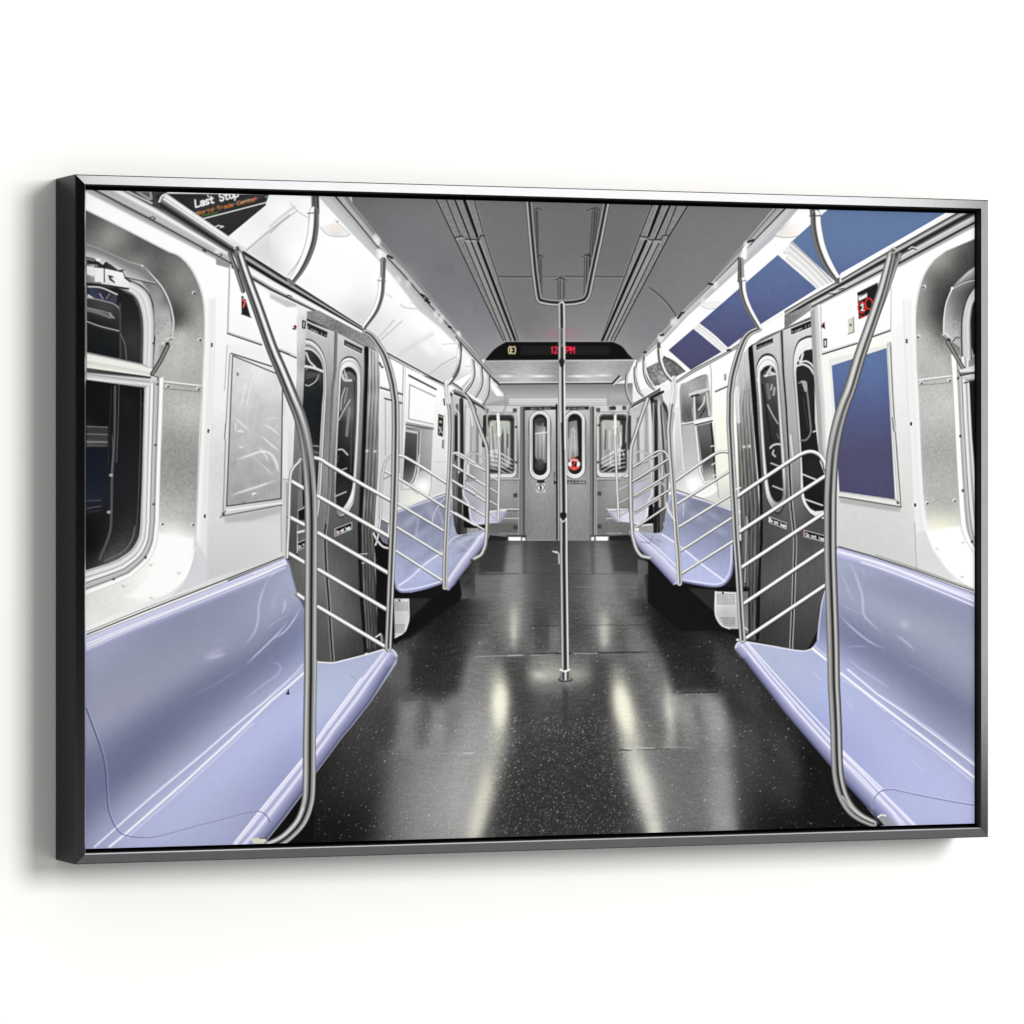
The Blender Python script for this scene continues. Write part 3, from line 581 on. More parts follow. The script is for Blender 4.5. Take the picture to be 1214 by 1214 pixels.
def specks(n, reg, lo, hi, seed, base=0.0):
    r = np.random.RandomState(seed)
    xs = r.uniform(reg[0], reg[2], n); ys = r.uniform(reg[1], reg[3], n)
    for x, y in zip(xs, ys):
        i = int((x - PX0) * SS); j = int((y - PY0) * SS)
        if i < 2 or j < 2 or i > NW - 3 or j > NH - 3: continue
        v = lo + (hi - lo) * r.rand() ** 4
        k = 1 if r.rand() < .85 else 2
        pt = CAN[j:j + k, i:i + k]
        pt += (225 - pt) * v
        if r.rand() < .35: CAN[j - 1:j + 2, i - 1:i + 2] += (210 - CAN[j - 1:j + 2, i - 1:i + 2]) * v * .3
specks(5200, (350, 860, 1100, 1000), .08, .95, 61); specks(3200, (400, 760, 1000, 870), .08, .75, 62); specks(1600, (480, 700, 860, 770), .06, .45, 63); specks(6500, (580, 850, 770, 1000), .06, .75, 64)
NZ(R(340, 700, 1165, 1012), 11, .6, seed=65, soft=30); NZ(R(340, 800, 1165, 1012), 5, .9, seed=66, soft=60); NZ(R(540, 700, 800, 900), 5, 6, .8, seed=67, soft=20); NZ(R(480, 640, 860, 1012), 4, 10, 1.2, seed=68, soft=20)
P(C3(660, 920, 690, 920, 672, 1010, 640, 1010), 70, .0); P(C3(624, 925, 680, 925, 668, 1000, 662, 1020, 636, 1000), F((665, 810, 110), (672, 808, 150), (668, 820, 60), r=1.5), .85, 2); P(C3(636, 1000, 664, 1000, 662, 1214, 640, 1214), 56, .5, 6)
# ------------------------------------------------------------------ left side wall
LW = A1(-20, 20, 60, 50, 870, 480) + B1(0, 640, 170, 720, 600, 900, 700, 990, 1060, 1180, 1214, 1100) + B2(1040, 300, 1040, 860, 640, 1060, 300, 1100) + B3(100, 215) + A3(1180, 210, -20, 680)
P(LW, F((110, 236, 255), (200, 290, 255), (250, 330, 255), (250, 400, 250), (255, 480, 240), (240, 520, 222), (255, 600, 214), (240, 640, 216), (330, 340, 255), (320, 390, 250), (300, 420, 240),
        (290, 620, 206), (330, 640, 204), (330, 600, 208), (265, 560, 210), (110, 700, 240), (340, 560, 205), (455, 450, 250), (500, 470, 250), (540, 520, 235), (460, 600, 205), r=7))
NZ(A2(700, 200, 1200, 200, 1200, 1214, 700, 1214), 3, 3, seed=20)
# lower edge shading of the wall above the seat
P(A3(725, 0, 1190, 0, 1175, 190, 725, 340), F((250, 630, 208), (330, 632, 212), (250, 680, 196), (300, 660, 202), (330, 655, 208), r=5))
T(A3(723, 0, 723, 335), 1.1, 160); T(A3(730, 0, 730, 335), .8, 228, .7)
T(A3(590, 365, 720, 350), 1.0, 235, .8); P(A3(725, 60, 655, 190, 590, 365, 520, 430, 725, 345), (206, 206, 212), .9)
# rail and ledges along the top
BD(A1(-100, -250, 470, 66, 905, 362), A1(-100, -20, 40, 60, 870, 488), [(0, 120), (.03, 240), (.06, 240), (.1, 140), (.16, 115), (.22, 60), (.3, 38), (.36, 105), (.42, 125), (.46, 200), (.5, 242), (.55, 228), (.6, 184), (.76, 172), (.79, 28), (.82, 28), (.85, (150, 150, 152)), (.93, (172, 172, 175)), (1, 225)])
P(A1(20, 30, 110, 30, 860, 410, 860, 460, 560, 300, 240, 125), G(A1(300, 120)[0], A1(270, 190)[0], (0, 205), (1, 165)), .35)
for q in ((385, 190, 405, 186, 420, 195, 405, 203, 390, 200), (780, 410, 800, 402, 815, 412, 800, 418, 785, 416)):
    T(smooth(A1(*q)), 1.1, 60)
glow(*A1(790, 395)[0], 4, 2.4, 255, .8, .5)
P(A1(780, 415, 862, 462, 862, 490, 780, 468), (148, 148, 152)); P(A1(700, 375, 722, 388, 722, 397, 700, 385), 25)
# top-left corner: fitting and notice board
P(A1(240, 30, 500, 30, 440, 110, 470, 150, 400, 120), 75); P(A1(300, 36, 400, 36, 405, 80, 385, 90), 150); P(A1(335, 40, 385, 40, 390, 75), 95)
T(A1(250, 30, 400, 105), 2.0, 190); T(A1(405, 38, 415, 95), 1.4, 60); P(A1(420, 60, 460, 40, 450, 100, 436, 105), 50)
T(smooth(A1(500, 46, 462, 62, 444, 95)), 2.6, 215)
ADV = A1(488, 48, 1095, 54, 1080, 112, 850, 302)
P(ADV, F((200, 232, 50), (240, 250, 62), (270, 270, 48), (300, 240, 55), (220, 240, 45), r=4)); NZ(ADV, 7, .8, seed=22)
T(A1(640, 168, 1090, 64), 1.0, 190); T(A1(690, 200, 1085, 98), 1.4, 235); T(A1(1078, 110, 1096, 60), 1.8, 235); T(A1(645, 160, 700, 198), 1.6, 220)
P(A1(655, 165, 1070, 65, 1072, 95, 700, 190), 52)
up = (-.10, -.99)
text('Last Stop', A1(660, 128)[0], A1(912, 66)[0], 8.6, 248, 2.0, 1.3, up=up)
text('World Trade Center', A1(668, 176)[0], A1(1022, 88)[0], 4.6, (205, 118, 52), 1.0, 1.2, .9, up=up)
text('E.', A1(1008, 84)[0], A1(1028, 79)[0], 2.6, (200, 60, 60), 1.0, 1.2, up=up)
T(A1(690, 184, 790, 158), 1.8, (76, 120, 60), .8); T(A1(700, 176, 740, 165), 1, (70, 110, 60), .8)
for q in ((775, 245, 795, 235), (800, 238, 825, 245), (805, 250, 820, 240), (728, 55, 740, 70)): T(A1(*q), 1.3, 225)
glow(*A1(960, 90)[0], 16, 2, 200, .35, -.25)
T(A1(488, 52, 855, 303), 1.2, 200, .9)
# window bay with its metal surround
SUR = A1(-20, 132, 15, 150, 200, 240, 500, 395) + smooth(A1(500, 395, 560, 420, 620, 480, 665, 560, 698, 660, 712, 780, 712, 900)) + A2(700, 190, 690, 320, 680, 500, 670, 800, 658, 1080) \
    + smooth(A3(655, 150, 635, 240, 595, 335, 520, 405, 400, 456)) + A3(250, 510, 15, 610, -20, 620)
T(SUR, 2.4, 245); T([(x + 1.2, y - .6) for x, y in SUR], .7, 170, .8)
SURF_ = F((104, 262, 88), (104, 285, 118), (120, 270, 112), (130, 278, 152), (150, 285, 120), (160, 292, 92), (185, 300, 98), (140, 300, 118), (165, 312, 138), (200, 312, 112), (215, 330, 138), (185, 325, 100), (200, 350, 105),
          (212, 372, 74), (206, 345, 118), (228, 340, 128), (238, 380, 160), (225, 360, 135), (207, 385, 92), (212, 395, 185), (230, 400, 165), (205, 405, 180), (230, 420, 178), (208, 440, 178), (225, 455, 165),
          (210, 470, 176), (225, 490, 190), (205, 500, 172), (215, 520, 150), (215, 545, 146), (215, 575, 152), (195, 560, 150), (230, 560, 148), (215, 600, 176), (225, 620, 178), (200, 615, 190), (210, 632, 245), (200, 645, 255), (220, 660, 255),
          (195, 690, 255), (175, 700, 250), (150, 708, 232), (120, 725, 222), (104, 720, 226), (104, 735, 235), r=8)
P(SUR, SURF_); P(SUR, lambda X, Y, cur: cur * np.array([1.0, 1.0, .985], np.float32), .8)
NZ(A1(520, 820, 712, 800, 712, 1214, 480, 1100) + A2(690, 320, 665, 960, 440, 960, 470, 200), 15, .75, seed=23, soft=6); NZ(A2(470, 200, 690, 200, 665, 1090, 440, 1060), 8, .9, seed=24, soft=5)
NZ(SUR, 3, 3, seed=25); NZ(A3(15, 420, 300, 330, 300, 480, 15, 600), 6, 1, seed=26)
P(A3(442, 60, 650, 90, 640, 160, 600, 300, 500, 400, 330, 450, 250, 440, 300, 400, 400, 300, 430, 180), 255, .95, 7)
# strip joints and rivets
T(A2(470, 160, 690, 186), 1.5, 240); T(A2(470, 170, 690, 196), .8, 120, .7); T(A2(470, 204, 690, 222), .9, 110, .8)
for x, y in ((648, 636), (684, 913)): P(E(*A1(x, y)[0], 2.2), 215); P(E(A1(x + 3, y + 3)[0][0], A1(x, y + 3)[0][1], 1.4), 60)
for x, y in ((490, 188), (672, 204), (458, 1003), (640, 1006)): P(E(*A2(x, y)[0], 1.9), 228); P(E(A2(x + 5, y + 2)[0][0], A2(x, y + 4)[0][1], 1.2), 55)
for x, y in ((560, 296), (392, 248), (398, 444), (232, 373)): T(smooth(A3(x - 8, y - 6, x, y + 6, x + 10, y)), .9, 165)
for x, y in ((735, 455), (714, 960)): P(E(*A2(x, y)[0], 2.8, 3.6), 250); P(E(*A2(x, y)[0], 1.5, 2.4), 55); P(E(*A2(x + 3, y + 3)[0], .8), 170)
P(E(*A1(755, 943)[0], 2.2, 3), 235); P(E(*A1(754, 938)[0], 1.2), 70); P(E(*A1(756, 950)[0], 1.0), 70)
# vertical trims of the corner column
BD(A2(716, -330, 712, 0, 700, 200, 680, 620, 660, 1090), A2(776, -330, 772, 0, 762, 200, 745, 620, 725, 1214), [(0, 235), (.1, 250), (.4, 240), (.6, (226, 226, 228)), (.85, 236), (1, (215, 215, 218))], .8, 5)
T(A2(700, 190, 690, 480, 672, 800, 658, 1080, 650, 1150), .8, 150, .6)
BD(A2(765, 0, 752, 400, 730, 1214), A2(860, 0, 840, 300, 800, 960), [(0, 225), (.5, 234), (1, 226)], .0)
for x, y in ((735, 455), (714, 960)): P(E(*A2(x, y)[0], 2.8, 3.6), 252); P(E(*A2(x, y)[0], 1.4, 2.5), 50); P(E(*A2(x + 3, y + 3)[0], .8), 170)
for y in (938, 950): P(E(*A1(755, y)[0], 1.2), 60)
# upper sash
GL1 = A1(15, 585, 60, 590, 200, 610, 290, 655, 330, 740, 343, 850, 340, 1055, 15, 985)
BD(smooth(A1(-20, 330, 100, 375, 250, 440, 340, 470, 400, 530, 460, 600, 505, 690, 528, 800, 520, 900)), smooth(A1(-20, 420, 100, 450, 180, 500, 260, 560, 340, 600, 390, 660, 412, 760, 415, 880, 400, 1080)),
   [(0, 75), (.04, 200), (.08, 130), (.3, 128), (.5, 150), (.8, 185), (.93, 170), (.97, 40), (1, 35)])
P(A1(330, 560, 420, 578, 470, 640, 505, 720, 520, 860, 500, 910, 470, 940, 430, 945, 415, 880, 410, 700, 380, 620), F((175, 335, 120), (190, 350, 150), (195, 372, 178), (190, 385, 160), (200, 395, 185), (185, 400, 175), (198, 355, 100), r=3)); NZ(A1(400, 780, 520, 780, 500, 930, 420, 930), 16, 1.2, seed=28)
T(smooth(A1(240, 540, 330, 560, 425, 580)), 2.2, [(-1, 35), (0, 120), (1, 235)])
T(smooth(A1(340, 470, 400, 530, 460, 600, 505, 690, 530, 800, 522, 900)), 1.2, 225); T(smooth(A1(350, 480, 405, 545, 455, 610, 500, 700, 520, 800)), .8, 60, .7)
BD(smooth(A1(100, 560, 250, 560, 340, 600, 390, 660, 412, 760, 415, 880, 408, 1085)), smooth(A1(100, 590, 200, 612, 290, 655, 330, 740, 343, 850, 340, 1055)),
   [(0, 45), (.06, 170), (.2, 205), (.45, 228), (.55, 185), (.65, 222), (.85, 200), (.93, 120), (1, 25)])
P(GL1, F((104, 400, 22), (120, 380, 30), (120, 410, (18, 26, 34)), (155, 400, 62), (162, 380, 40), (150, 410, 50), (140, 350, 30), r=3))
P(A1(15, 665, 120, 690, 190, 715, 212, 750, 212, 1010, 190, 1020, 15, 985), F((104, 360, 60), (120, 370, 75), (110, 378, 35), (120, 385, 30), (135, 400, 30), (104, 410, (16, 24, 30)), (125, 420, (16, 24, 30)), r=2))
P(A1(22, 600, 60, 595, 130, 620, 195, 645, 190, 700, 100, 680, 30, 660), F((110, 345, (60, 66, 90)), (125, 348, 45), (135, 355, (70, 72, 90)), (115, 352, (60, 60, 100)), r=2))
P(A1(18, 640, 50, 660, 60, 672, 18, 668), 190)
for q, w, c in (((22, 598, 100, 605, 195, 645), 1.6, 215), ((15, 662, 100, 680, 180, 705, 210, 745, 214, 870), 1.6, 150), ((20, 672, 100, 690, 170, 720), .9, 70), ((15, 735, 90, 755, 155, 780), 3.8, 118), ((15, 722, 160, 758), .9, 165),
                ((15, 805, 100, 835, 210, 862), 1.2, 190), ((15, 818, 100, 845, 210, 875), .9, 60), ((212, 700, 214, 1020), 2.6, 70), ((215, 880, 240, 940, 250, 1030), .9, 130), ((150, 760, 175, 785), 1.5, 170), ((90, 640, 110, 670), 1, 190), ((130, 670, 150, 640), 1, 150)):
    T(smooth(A1(*q)), w, c, .95)
T(smooth(A1(290, 655, 325, 735, 338, 850, 334, 1050)), 1.2, 90)
# latch and bracket at the upper left
P(A1(15, 445, 50, 450, 60, 470, 62, 570, 15, 560), F((103, 312, 60), (108, 318, 215), (105, 330, 120), r=1.5)); P(A1(15, 475, 60, 485, 60, 540, 15, 525), 225); P(A1(15, 440, 90, 455, 100, 470, 15, 462), 40)
P(A1(60, 482, 118, 488, 115, 572, 62, 570), 232); P(A1(110, 486, 232, 512, 240, 545, 270, 570, 262, 606, 120, 572), F((125, 322, 235), (140, 330, 245), (148, 336, 225), (128, 332, 215), r=2))
T(A1(62, 482, 118, 488, 118, 572), 1.2, 60); T(A1(118, 488, 232, 514, 240, 548, 270, 572), 1.0, 70); P(A1(140, 530, 165, 535, 185, 550, 180, 580, 150, 560), 60); P(A1(155, 545, 200, 545, 185, 575), 235)
P(A1(60, 440, 140, 455, 135, 490, 85, 480), 45); P(A1(70, 440, 125, 452, 110, 470), 205); P(A1(135, 458, 240, 500, 225, 512, 135, 490), 60); P(A1(150, 462, 235, 498, 200, 500), 200)
T(A1(15, 580, 120, 590, 260, 612), 2.2, 40); T(A1(230, 505, 245, 520), 1, 220)
P(A1(60, 430, 90, 432, 100, 445, 75, 450), 235)
# crossbar
BD(A1(15, 992, 340, 1060, 412, 1085) + A2(430, 150), A1(15, 1082, 412, 1140) + A2(425, 152), [(0, 130), (.08, 225), (.4, (236, 236, 226)), (.6, 205), (.85, (232, 232, 222)), (1, 215)])
P(A2(15, 85, 405, 140, 430, 150, 430, 168, 395, 185, 390, 208, 15, 152), G(A2(200, 110)[0], A2(192, 195)[0], (0, 95), (.12, 60), (.25, 205), (.45, 185), (.6, 225), (.8, 150), (1, 120)))
T(A2(15, 85, 405, 138), 1.5, 55); T(A2(15, 118, 400, 165), .9, 140); T(A2(15, 155, 390, 207), 1.6, 30); P(A2(395, 120, 438, 140, 436, 152, 390, 170), 205); T(A2(395, 120, 438, 138, 432, 152), 1, 60)
# stay bar
T(smooth(A1(525, 905, 490, 925, 475, 950)), 2.8, 165); P(E(*A1(512, 903)[0], 3), 150); T(smooth(A1(530, 903, 510, 898, 488, 915)), 1.2, 235); P(E(*A1(492, 940)[0], 2.4), 45)
T(A1(494, 950, 450, 1040, 402, 1116), 5.2, [(-1, 45), (-.5, 90), (0, 150), (.5, 110), (1, 40)])
P(E(*A1(465, 935)[0], 2), 205); P(E(*A1(410, 935)[0], 1.4), 70)
# frame of the lower sash with the rounded corner
fo = A2(470, 130, 465, 300, 452, 640, 442, 1000) + smooth(A3(438, 30, 425, 130, 380, 225, 280, 320)) + A3(200, 355, 15, 428, -20, 440)
fi = A2(350, 205, 345, 400, 335, 800, 330, 1000) + smooth(A3(328, 30, 318, 90, 275, 160, 200, 212)) + A3(140, 235, 15, 272, -20, 285)
BD(fo, fi, [(0, 190), (.05, 252), (.18, 246), (.24, 130), (.3, (176, 176, 180)), (.42, (196, 196, 200)), (.48, 120), (.52, 235), (.62, 240), (.68, 150), (.72, 225), (.86, 215), (.92, 150), (.96, 230), (1, 60)])
for x, y in ((433, 178), (420, 538), (410, 888), (362, 1200)): P(E(*A2(x, y)[0], 1.4), 75)
for x, y in ((362, 205), (174, 333)): P(E(*A3(x, y)[0], 1.5), 80)
GL2 = A2(-20, 150, 15, 155, 355, 206, 350, 400, 340, 800, 332, 1000) + smooth(A3(330, 30, 318, 90, 275, 160, 200, 215)) + A3(140, 240, 15, 278, -20, 285)
P(GL2, F((104, 460, 6), (104, 490, 8), (120, 500, 4), (104, 505, 36), (150, 480, 26), (160, 540, 28), (145, 600, 30), (145, 650, 78), (130, 665, 100), (155, 640, 62), (104, 530, (14, 20, 40)), (104, 570, (18, 26, 44)),
         (120, 590, (30, 34, 48)), (104, 595, (36, 40, 60)), (104, 620, 5), (110, 650, 3), (163, 470, 12), r=3))
NZ(A2(150, 1020, 330, 980, 290, 1214, 100, 1214), 12, .9, seed=29, soft=4)
P(A2(15, 422, 140, 430, 138, 545, 15, 548), F((104, 507, 70), (120, 508, 60), (104, 517, 60), (104, 524, 95), r=1.5), .9)
for q, w, c, a in (((15, 428, 138, 432), 1.5, 105, 1), ((15, 472, 138, 476), 1.2, 120, 1), ((15, 518, 135, 520), 1.6, 130, 1), ((15, 545, 135, 545), 1, 95, 1), ((15, 868, 100, 865), 1.2, 90, .9), ((15, 915, 60, 905, 100, 900), 1.3, 105, .8), ((15, 935, 90, 925), 1, 70, .8),
                   ((205, 180, 200, 420, 190, 640), 1.0, 120, .8), ((182, 190, 178, 500, 165, 700, 160, 930, 150, 1060, 90, 1214), 3.0, 92, .9), ((160, 190, 150, 460, 140, 650), 1.5, 45, .9), ((335, 210, 330, 600, 318, 900, 300, 1060, 250, 1150), 1.2, 85, .9),
                   ((325, 600, 315, 900), 1, 60, .8), ((340, 290, 335, 320), 1.6, 60, 1)):
    T(smooth(A2(*q)), w, c, a)
for x, y in ((158, 716), (145, 935)): P(E(*A2(x, y)[0], 2.4, 2), 150)
T(smooth(A2(160, 700, 170, 600, 165, 480)), 1, 110, .8)
T(smooth(A3(300, 20, 280, 100, 230, 170, 120, 225)), 1.2, 120, .9)
# wall panels between window and doors
for q, w, c in (((860, 480, 848, 875), 1.1, 150), ((866, 480, 856, 870), .8, 225), ((848, 876, 1050, 945), 1.5, 60), ((848, 866, 1050, 935), .9, 180), ((1105, 960, 1214, 1000), 1.6, 70), ((1100, 950, 1214, 990), .9, 190)):
    T(A1(*q), w, c)
P(A1(845, 940, 1060, 960, 1110, 1060, 870, 985, 862, 1214, 825, 1214, 842, 960), 238, .8); T(A1(846, 945, 830, 1214), 1, 175)
P(A1(870, 985, 1095, 1060, 1214, 1130, 1214, 1214, 860, 1214), 225)
P(A1(930, 672, 955, 672, 985, 780, 932, 762), 40); T(A1(937, 680, 955, 682, 942, 718), 2.2, (225, 90, 95)); P(E(*A1(937, 662)[0], 1.6), 70); T(A1(930, 760, 990, 782), 1, 60)
# framed panel with scratched cover
fr = A2(878, 8, 1175, 130, 1165, 855, 842, 900)
P(A2(862, -10, 1195, 120, 1190, 895, 805, 965, 835, 600), F((275, 440, 232), (268, 520, 215), (265, 600, 205), (330, 605, 190), (335, 500, 215), r=4))
P(fr, F((285, 430, 225), (300, 440, 238), (300, 480, 205), (320, 450, 225), (285, 490, 200), (300, 520, 190), (328, 500, 195), (280, 540, 178), (310, 560, 176), (325, 570, 172), (285, 580, 165), (300, 585, 170), r=4))
NZ(fr, 4, 1.6, 6, seed=31); NZ(fr, 6, 9, 9, seed=32); P(fr, lambda X, Y, cur: cur * .965); NZ(fr, 4, .8, seed=33)
T(fr + fr[:1], 1.3, 70); T([(x - .8, y) for x, y in fr[:1]] + [(x - 1.2, y + .6) for x, y in fr[3:]], .8, 225)
T(A2(870, -5, 1110, 72), 1.6, 80)
T(A2(862, 0, 838, 420, 822, 960), 1.1, 135); T(A2(875, 20, 855, 500, 838, 905), .8, 160); T(A2(840, 925, 1168, 880), 2, 235); T(A2(822, 958, 1170, 893), 1.5, 95); P(A2(822, 962, 1172, 898, 1160, 940, 1000, 985, 840, 1000), 172, .8, 5)
T(A2(805, 968, 838, 925), 1, 90); T(A2(838, 410, 832, 500), 1.6, 110); T(A2(843, 410, 837, 500), 1, 245)
P(E(*A2(824, 945)[0], 1.8), 90)
for q, w, c, a in (((885, 375, 930, 410, 985, 455), 1.6, 238, .8), ((895, 400, 895, 460), 1.4, 245, .8), ((898, 462, 920, 455, 948, 462), 1.8, 245, .9), ((1060, 415, 1110, 440, 1160, 485), 1.6, 240, .9), ((1045, 480, 1100, 530, 1155, 575), 1.6, 245, .9),
                   ((1065, 385, 1160, 378), 1.2, 225, .7), ((1025, 545, 1060, 580, 1095, 640), 1.6, 235, .8), ((890, 625, 960, 605, 1030, 580, 1080, 578, 1120, 610, 1145, 680), 2.4, 244, .85), ((1120, 610, 1140, 650, 1148, 700), 3, 245, .6),
                   ((860, 840, 930, 815, 1040, 780, 1140, 745), 2.2, 240, .85), ((915, 550, 945, 550), 2.6, 235, .8), ((1020, 620, 1080, 680, 1130, 735), 1.2, 225, .7), ((975, 130, 950, 200, 925, 330), 2.2, 240, .6), ((1000, 120, 975, 230, 960, 330), 1.4, 240, .6),
                   ((985, 90, 1010, 110, 1000, 150), 1.4, 250, .6), ((920, 70, 900, 130), 1, 245, .5), ((930, 480, 950, 520), 1, 220, .6), ((885, 600, 870, 640), 1, 220, .6), ((1000, 300, 980, 480), 5, 178, .5), ((1060, 250, 1010, 520), 6, 176, .4)):
    T(smooth(A2(*q)), w, c, a * .85, max(w, 1.4), None, .25)
P(E(*A2(908, 118)[0], 1.4, 2.4), 130); P(E(*A2(1007, 830)[0], 2.4), 245); P(E(*A2(1009, 835)[0], 1.2), 110); P(E(*A2(945, 875)[0], 1), 120)
P(A2(1175, 360, 1205, 380, 1205, 740, 1175, 735), 226, .9); P(A2(1175, 740, 1214, 745, 1205, 1170, 1170, 1180), 196, .9); T(A2(1178, 740, 1210, 742), 1, 150)
T(A2(1165, 900, 1168, 1170), 1, 150); T(A2(1200, 760, 1195, 1200), .9, 120)

# ------------------------------------------------------------------ left doors
BD(B1(-194, 362, 0, 485, 570, 850), B1(-229, 488, 0, 622, 600, 908), [(0, 60), (.1, 40), (.18, 150), (.26, 175), (.32, 50), (.45, 20), (.52, 225), (.72, 250), (.84, 165), (.92, 45), (1, 150)])
for q in ((95, 655, 115, 650, 130, 660),): T(smooth(B1(*q)), 1.1, 50)
P(B1(0, 640, 150, 700, 170, 720, 100, 720, 0, 665), 165, .7, 4)
P(B1(155, 712, 225, 740, 215, 850, 210, 1100) + B2(195, 300, 180, 600, 165, 900, 160, 1100) + B3(160, 230, 100, 210) + B2(120, 1000, 130, 700, 150, 300) + B1(160, 1100),
  F((355, 370, 235), (362, 380, 195), (354, 400, 215), (360, 430, 160), (353, 450, 195), (358, 480, 140), (350, 520, 130), (350, 600, 92), (345, 640, 82), r=2))
T(B1(160, 712, 155, 1100) + B2(148, 300, 132, 700), 1, 245, .8); NZ(B1(155, 712, 225, 740, 210, 1214, 155, 1214), 8, 1, 8, seed=34)
# header above the doors and the two leaves
P(B1(220, 745, 290, 740, 600, 905, 640, 990, 580, 965, 220, 800), F((370, 375, 130), (400, 385, 120), (435, 405, 145), (380, 370, 150), r=2)); NZ(B1(220, 745, 290, 740, 600, 905, 640, 990, 580, 965, 220, 800), 22, .8, seed=35)
T(B1(222, 795, 380, 870, 580, 965), 2.2, 22)
L1 = B1(215, 800, 390, 868, 385, 1100) + B2(372, 200, 358, 500, 350, 800, 335, 1000) + B3(327, 50, 332, 250, 345, 450, 372, 825, 280, 830, 100, 220) + B2(165, 1200, 165, 900, 180, 600, 195, 300, 210, 0)
P(L1, F((370, 390, 185), (390, 395, 190), (385, 420, 175), (388, 450, 150), (385, 480, 130), (382, 520, 130), (380, 560, 140), (375, 600, 120), (370, 650, 118), (388, 680, 122), (375, 720, 100), (385, 760, 88), (350, 640, 90), r=4))
L2 = B1(390, 868, 575, 960, 572, 1100) + B2(555, 400, 548, 700, 530, 1000) + B3(525, 0, 535, 200, 545, 450, 565, 770, 372, 825, 345, 450, 332, 250, 327, 50) + B2(335, 1000, 350, 800, 358, 500, 372, 200)
P(L2, F((405, 400, 200), (425, 410, 185), (430, 430, 170), (428, 480, 140), (425, 540, 120), (400, 420, 190), (400, 500, 150), (395, 560, 110), (410, 620, 92), (420, 650, 80), (400, 650, 88), (400, 690, 110), (395, 720, 112), (410, 740, 100), (425, 700, 72), (400, 770, 82), (425, 760, 66), r=4))
NZ(L1, 3.5, 1, 9, seed=36); NZ(L2, 3.5, 1, 9, seed=37)
seam = B1(392, 870, 386, 1100) + B2(372, 200, 358, 500, 350, 800, 333, 1000) + B3(325, 50, 332, 250, 348, 450, 360, 650, 373, 822)
T(seam, 4.4, [(-1, 160), (-.6, 110), (-.2, 30), (.2, 15), (.5, 120), (.8, 175), (1, 130)])
T(seam[:6], 1.2, 225, .6)
# black rubber strip and striped jamb
P(B1(560, 955, 590, 975, 585, 1100) + B2(572, 400, 560, 700, 545, 1000, 540, 1100) + B3(545, 200, 555, 450, 578, 770, 562, 775, 535, 450, 525, 200, 520, 0) + B2(528, 1000, 545, 700, 553, 400) + B1(565, 1100), 10)
T(B1(572, 965, 572, 1100) + B2(562, 400, 550, 700, 537, 1000) + B3(536, 200, 546, 450, 570, 760), 5, 12, .85, 3)
JB = B1(585, 960, 640, 990, 650, 1100) + B2(655, 300, 640, 700, 620, 1000, 612, 1100) + B3(615, 200, 625, 400, 640, 740, 575, 770, 552, 450, 540, 200, 540, 0) + B2(545, 1000, 560, 700, 572, 400) + B1(582, 1100)
P(JB, F((440, 420, 160), (448, 420, 190), (438, 460, 120), (450, 470, 185), (440, 520, 105), (450, 530, 140), (436, 580, 100), (446, 590, 130), (432, 640, 80), (440, 660, 85), (436, 700, 90), (445, 730, 80), r=3))
for k, (d, c) in enumerate(((8, 215), (18, 80), (26, 170), (36, 70), (46, 190), (56, 90), (64, 170))):
    T(B1(585 + d * .95, 985, 583 + d * 1.05, 1214) + B2(572 + d * 1.1, 400, 560 + d * 1.1, 700, 546 + d, 1000) + B3(540 + d, 50, 553 + d * .9, 450, 572 + d * .8, 740), 1.1, c, .5)
P(JB, lambda X, Y, cur: cur * np.clip(1.06 - (Y - 430) * .0009, .7, 1.05)[..., None] if False else cur * (1.06 - np.clip((Y - 430) / 330, 0, 1)[..., None] * .32)); NZ(JB, 15, .9, 14, seed=38)
for x, y in ((576, 572), (622, 575)): glow(*B2(x, y)[0], 2, 1.6, 235, .8)
T(B2(620, 1060, 615, 1100) + B3(620, 100, 625, 250, 640, 400), 4, [(-1, 60), (-.2, 175), (.3, 120), (1, 40)]); T(B3(635, 500, 650, 600, 665, 700), 4, [(-1, 60), (0, 165), (1, 60)])
# labels
P(B1(220, 812, 342, 868, 336, 905, 222, 852), 40); text('Emergency Exit', B1(226, 848)[0], B1(334, 898)[0], 2.8, 165, .6, up=(0, -1)); T(B1(220, 852, 336, 906), 1, 225)
P(B1(440, 912, 548, 965, 542, 998, 440, 948), 60); text('Interphone', B1(448, 944)[0], B1(536, 985)[0], 2.6, 150, .6, up=(0, -1)); T(B1(440, 948, 542, 999), 1, 230)
P(B1(188, 790, 218, 800, 215, 855, 190, 848), 225); T(B1(195, 800, 210, 806, 206, 846, 194, 842, 195, 800), 1.6, 45); P(B1(140, 830, 152, 825, 160, 838, 145, 850), (120, 40, 45)); T(B1(136, 848, 152, 850), 1.4, 30); P(E(*B1(130, 835)[0], 1.4), 235)
T(B1(50, 975, 155, 1020), 1.6, 60); T(B1(50, 962, 155, 1005), .9, 190)
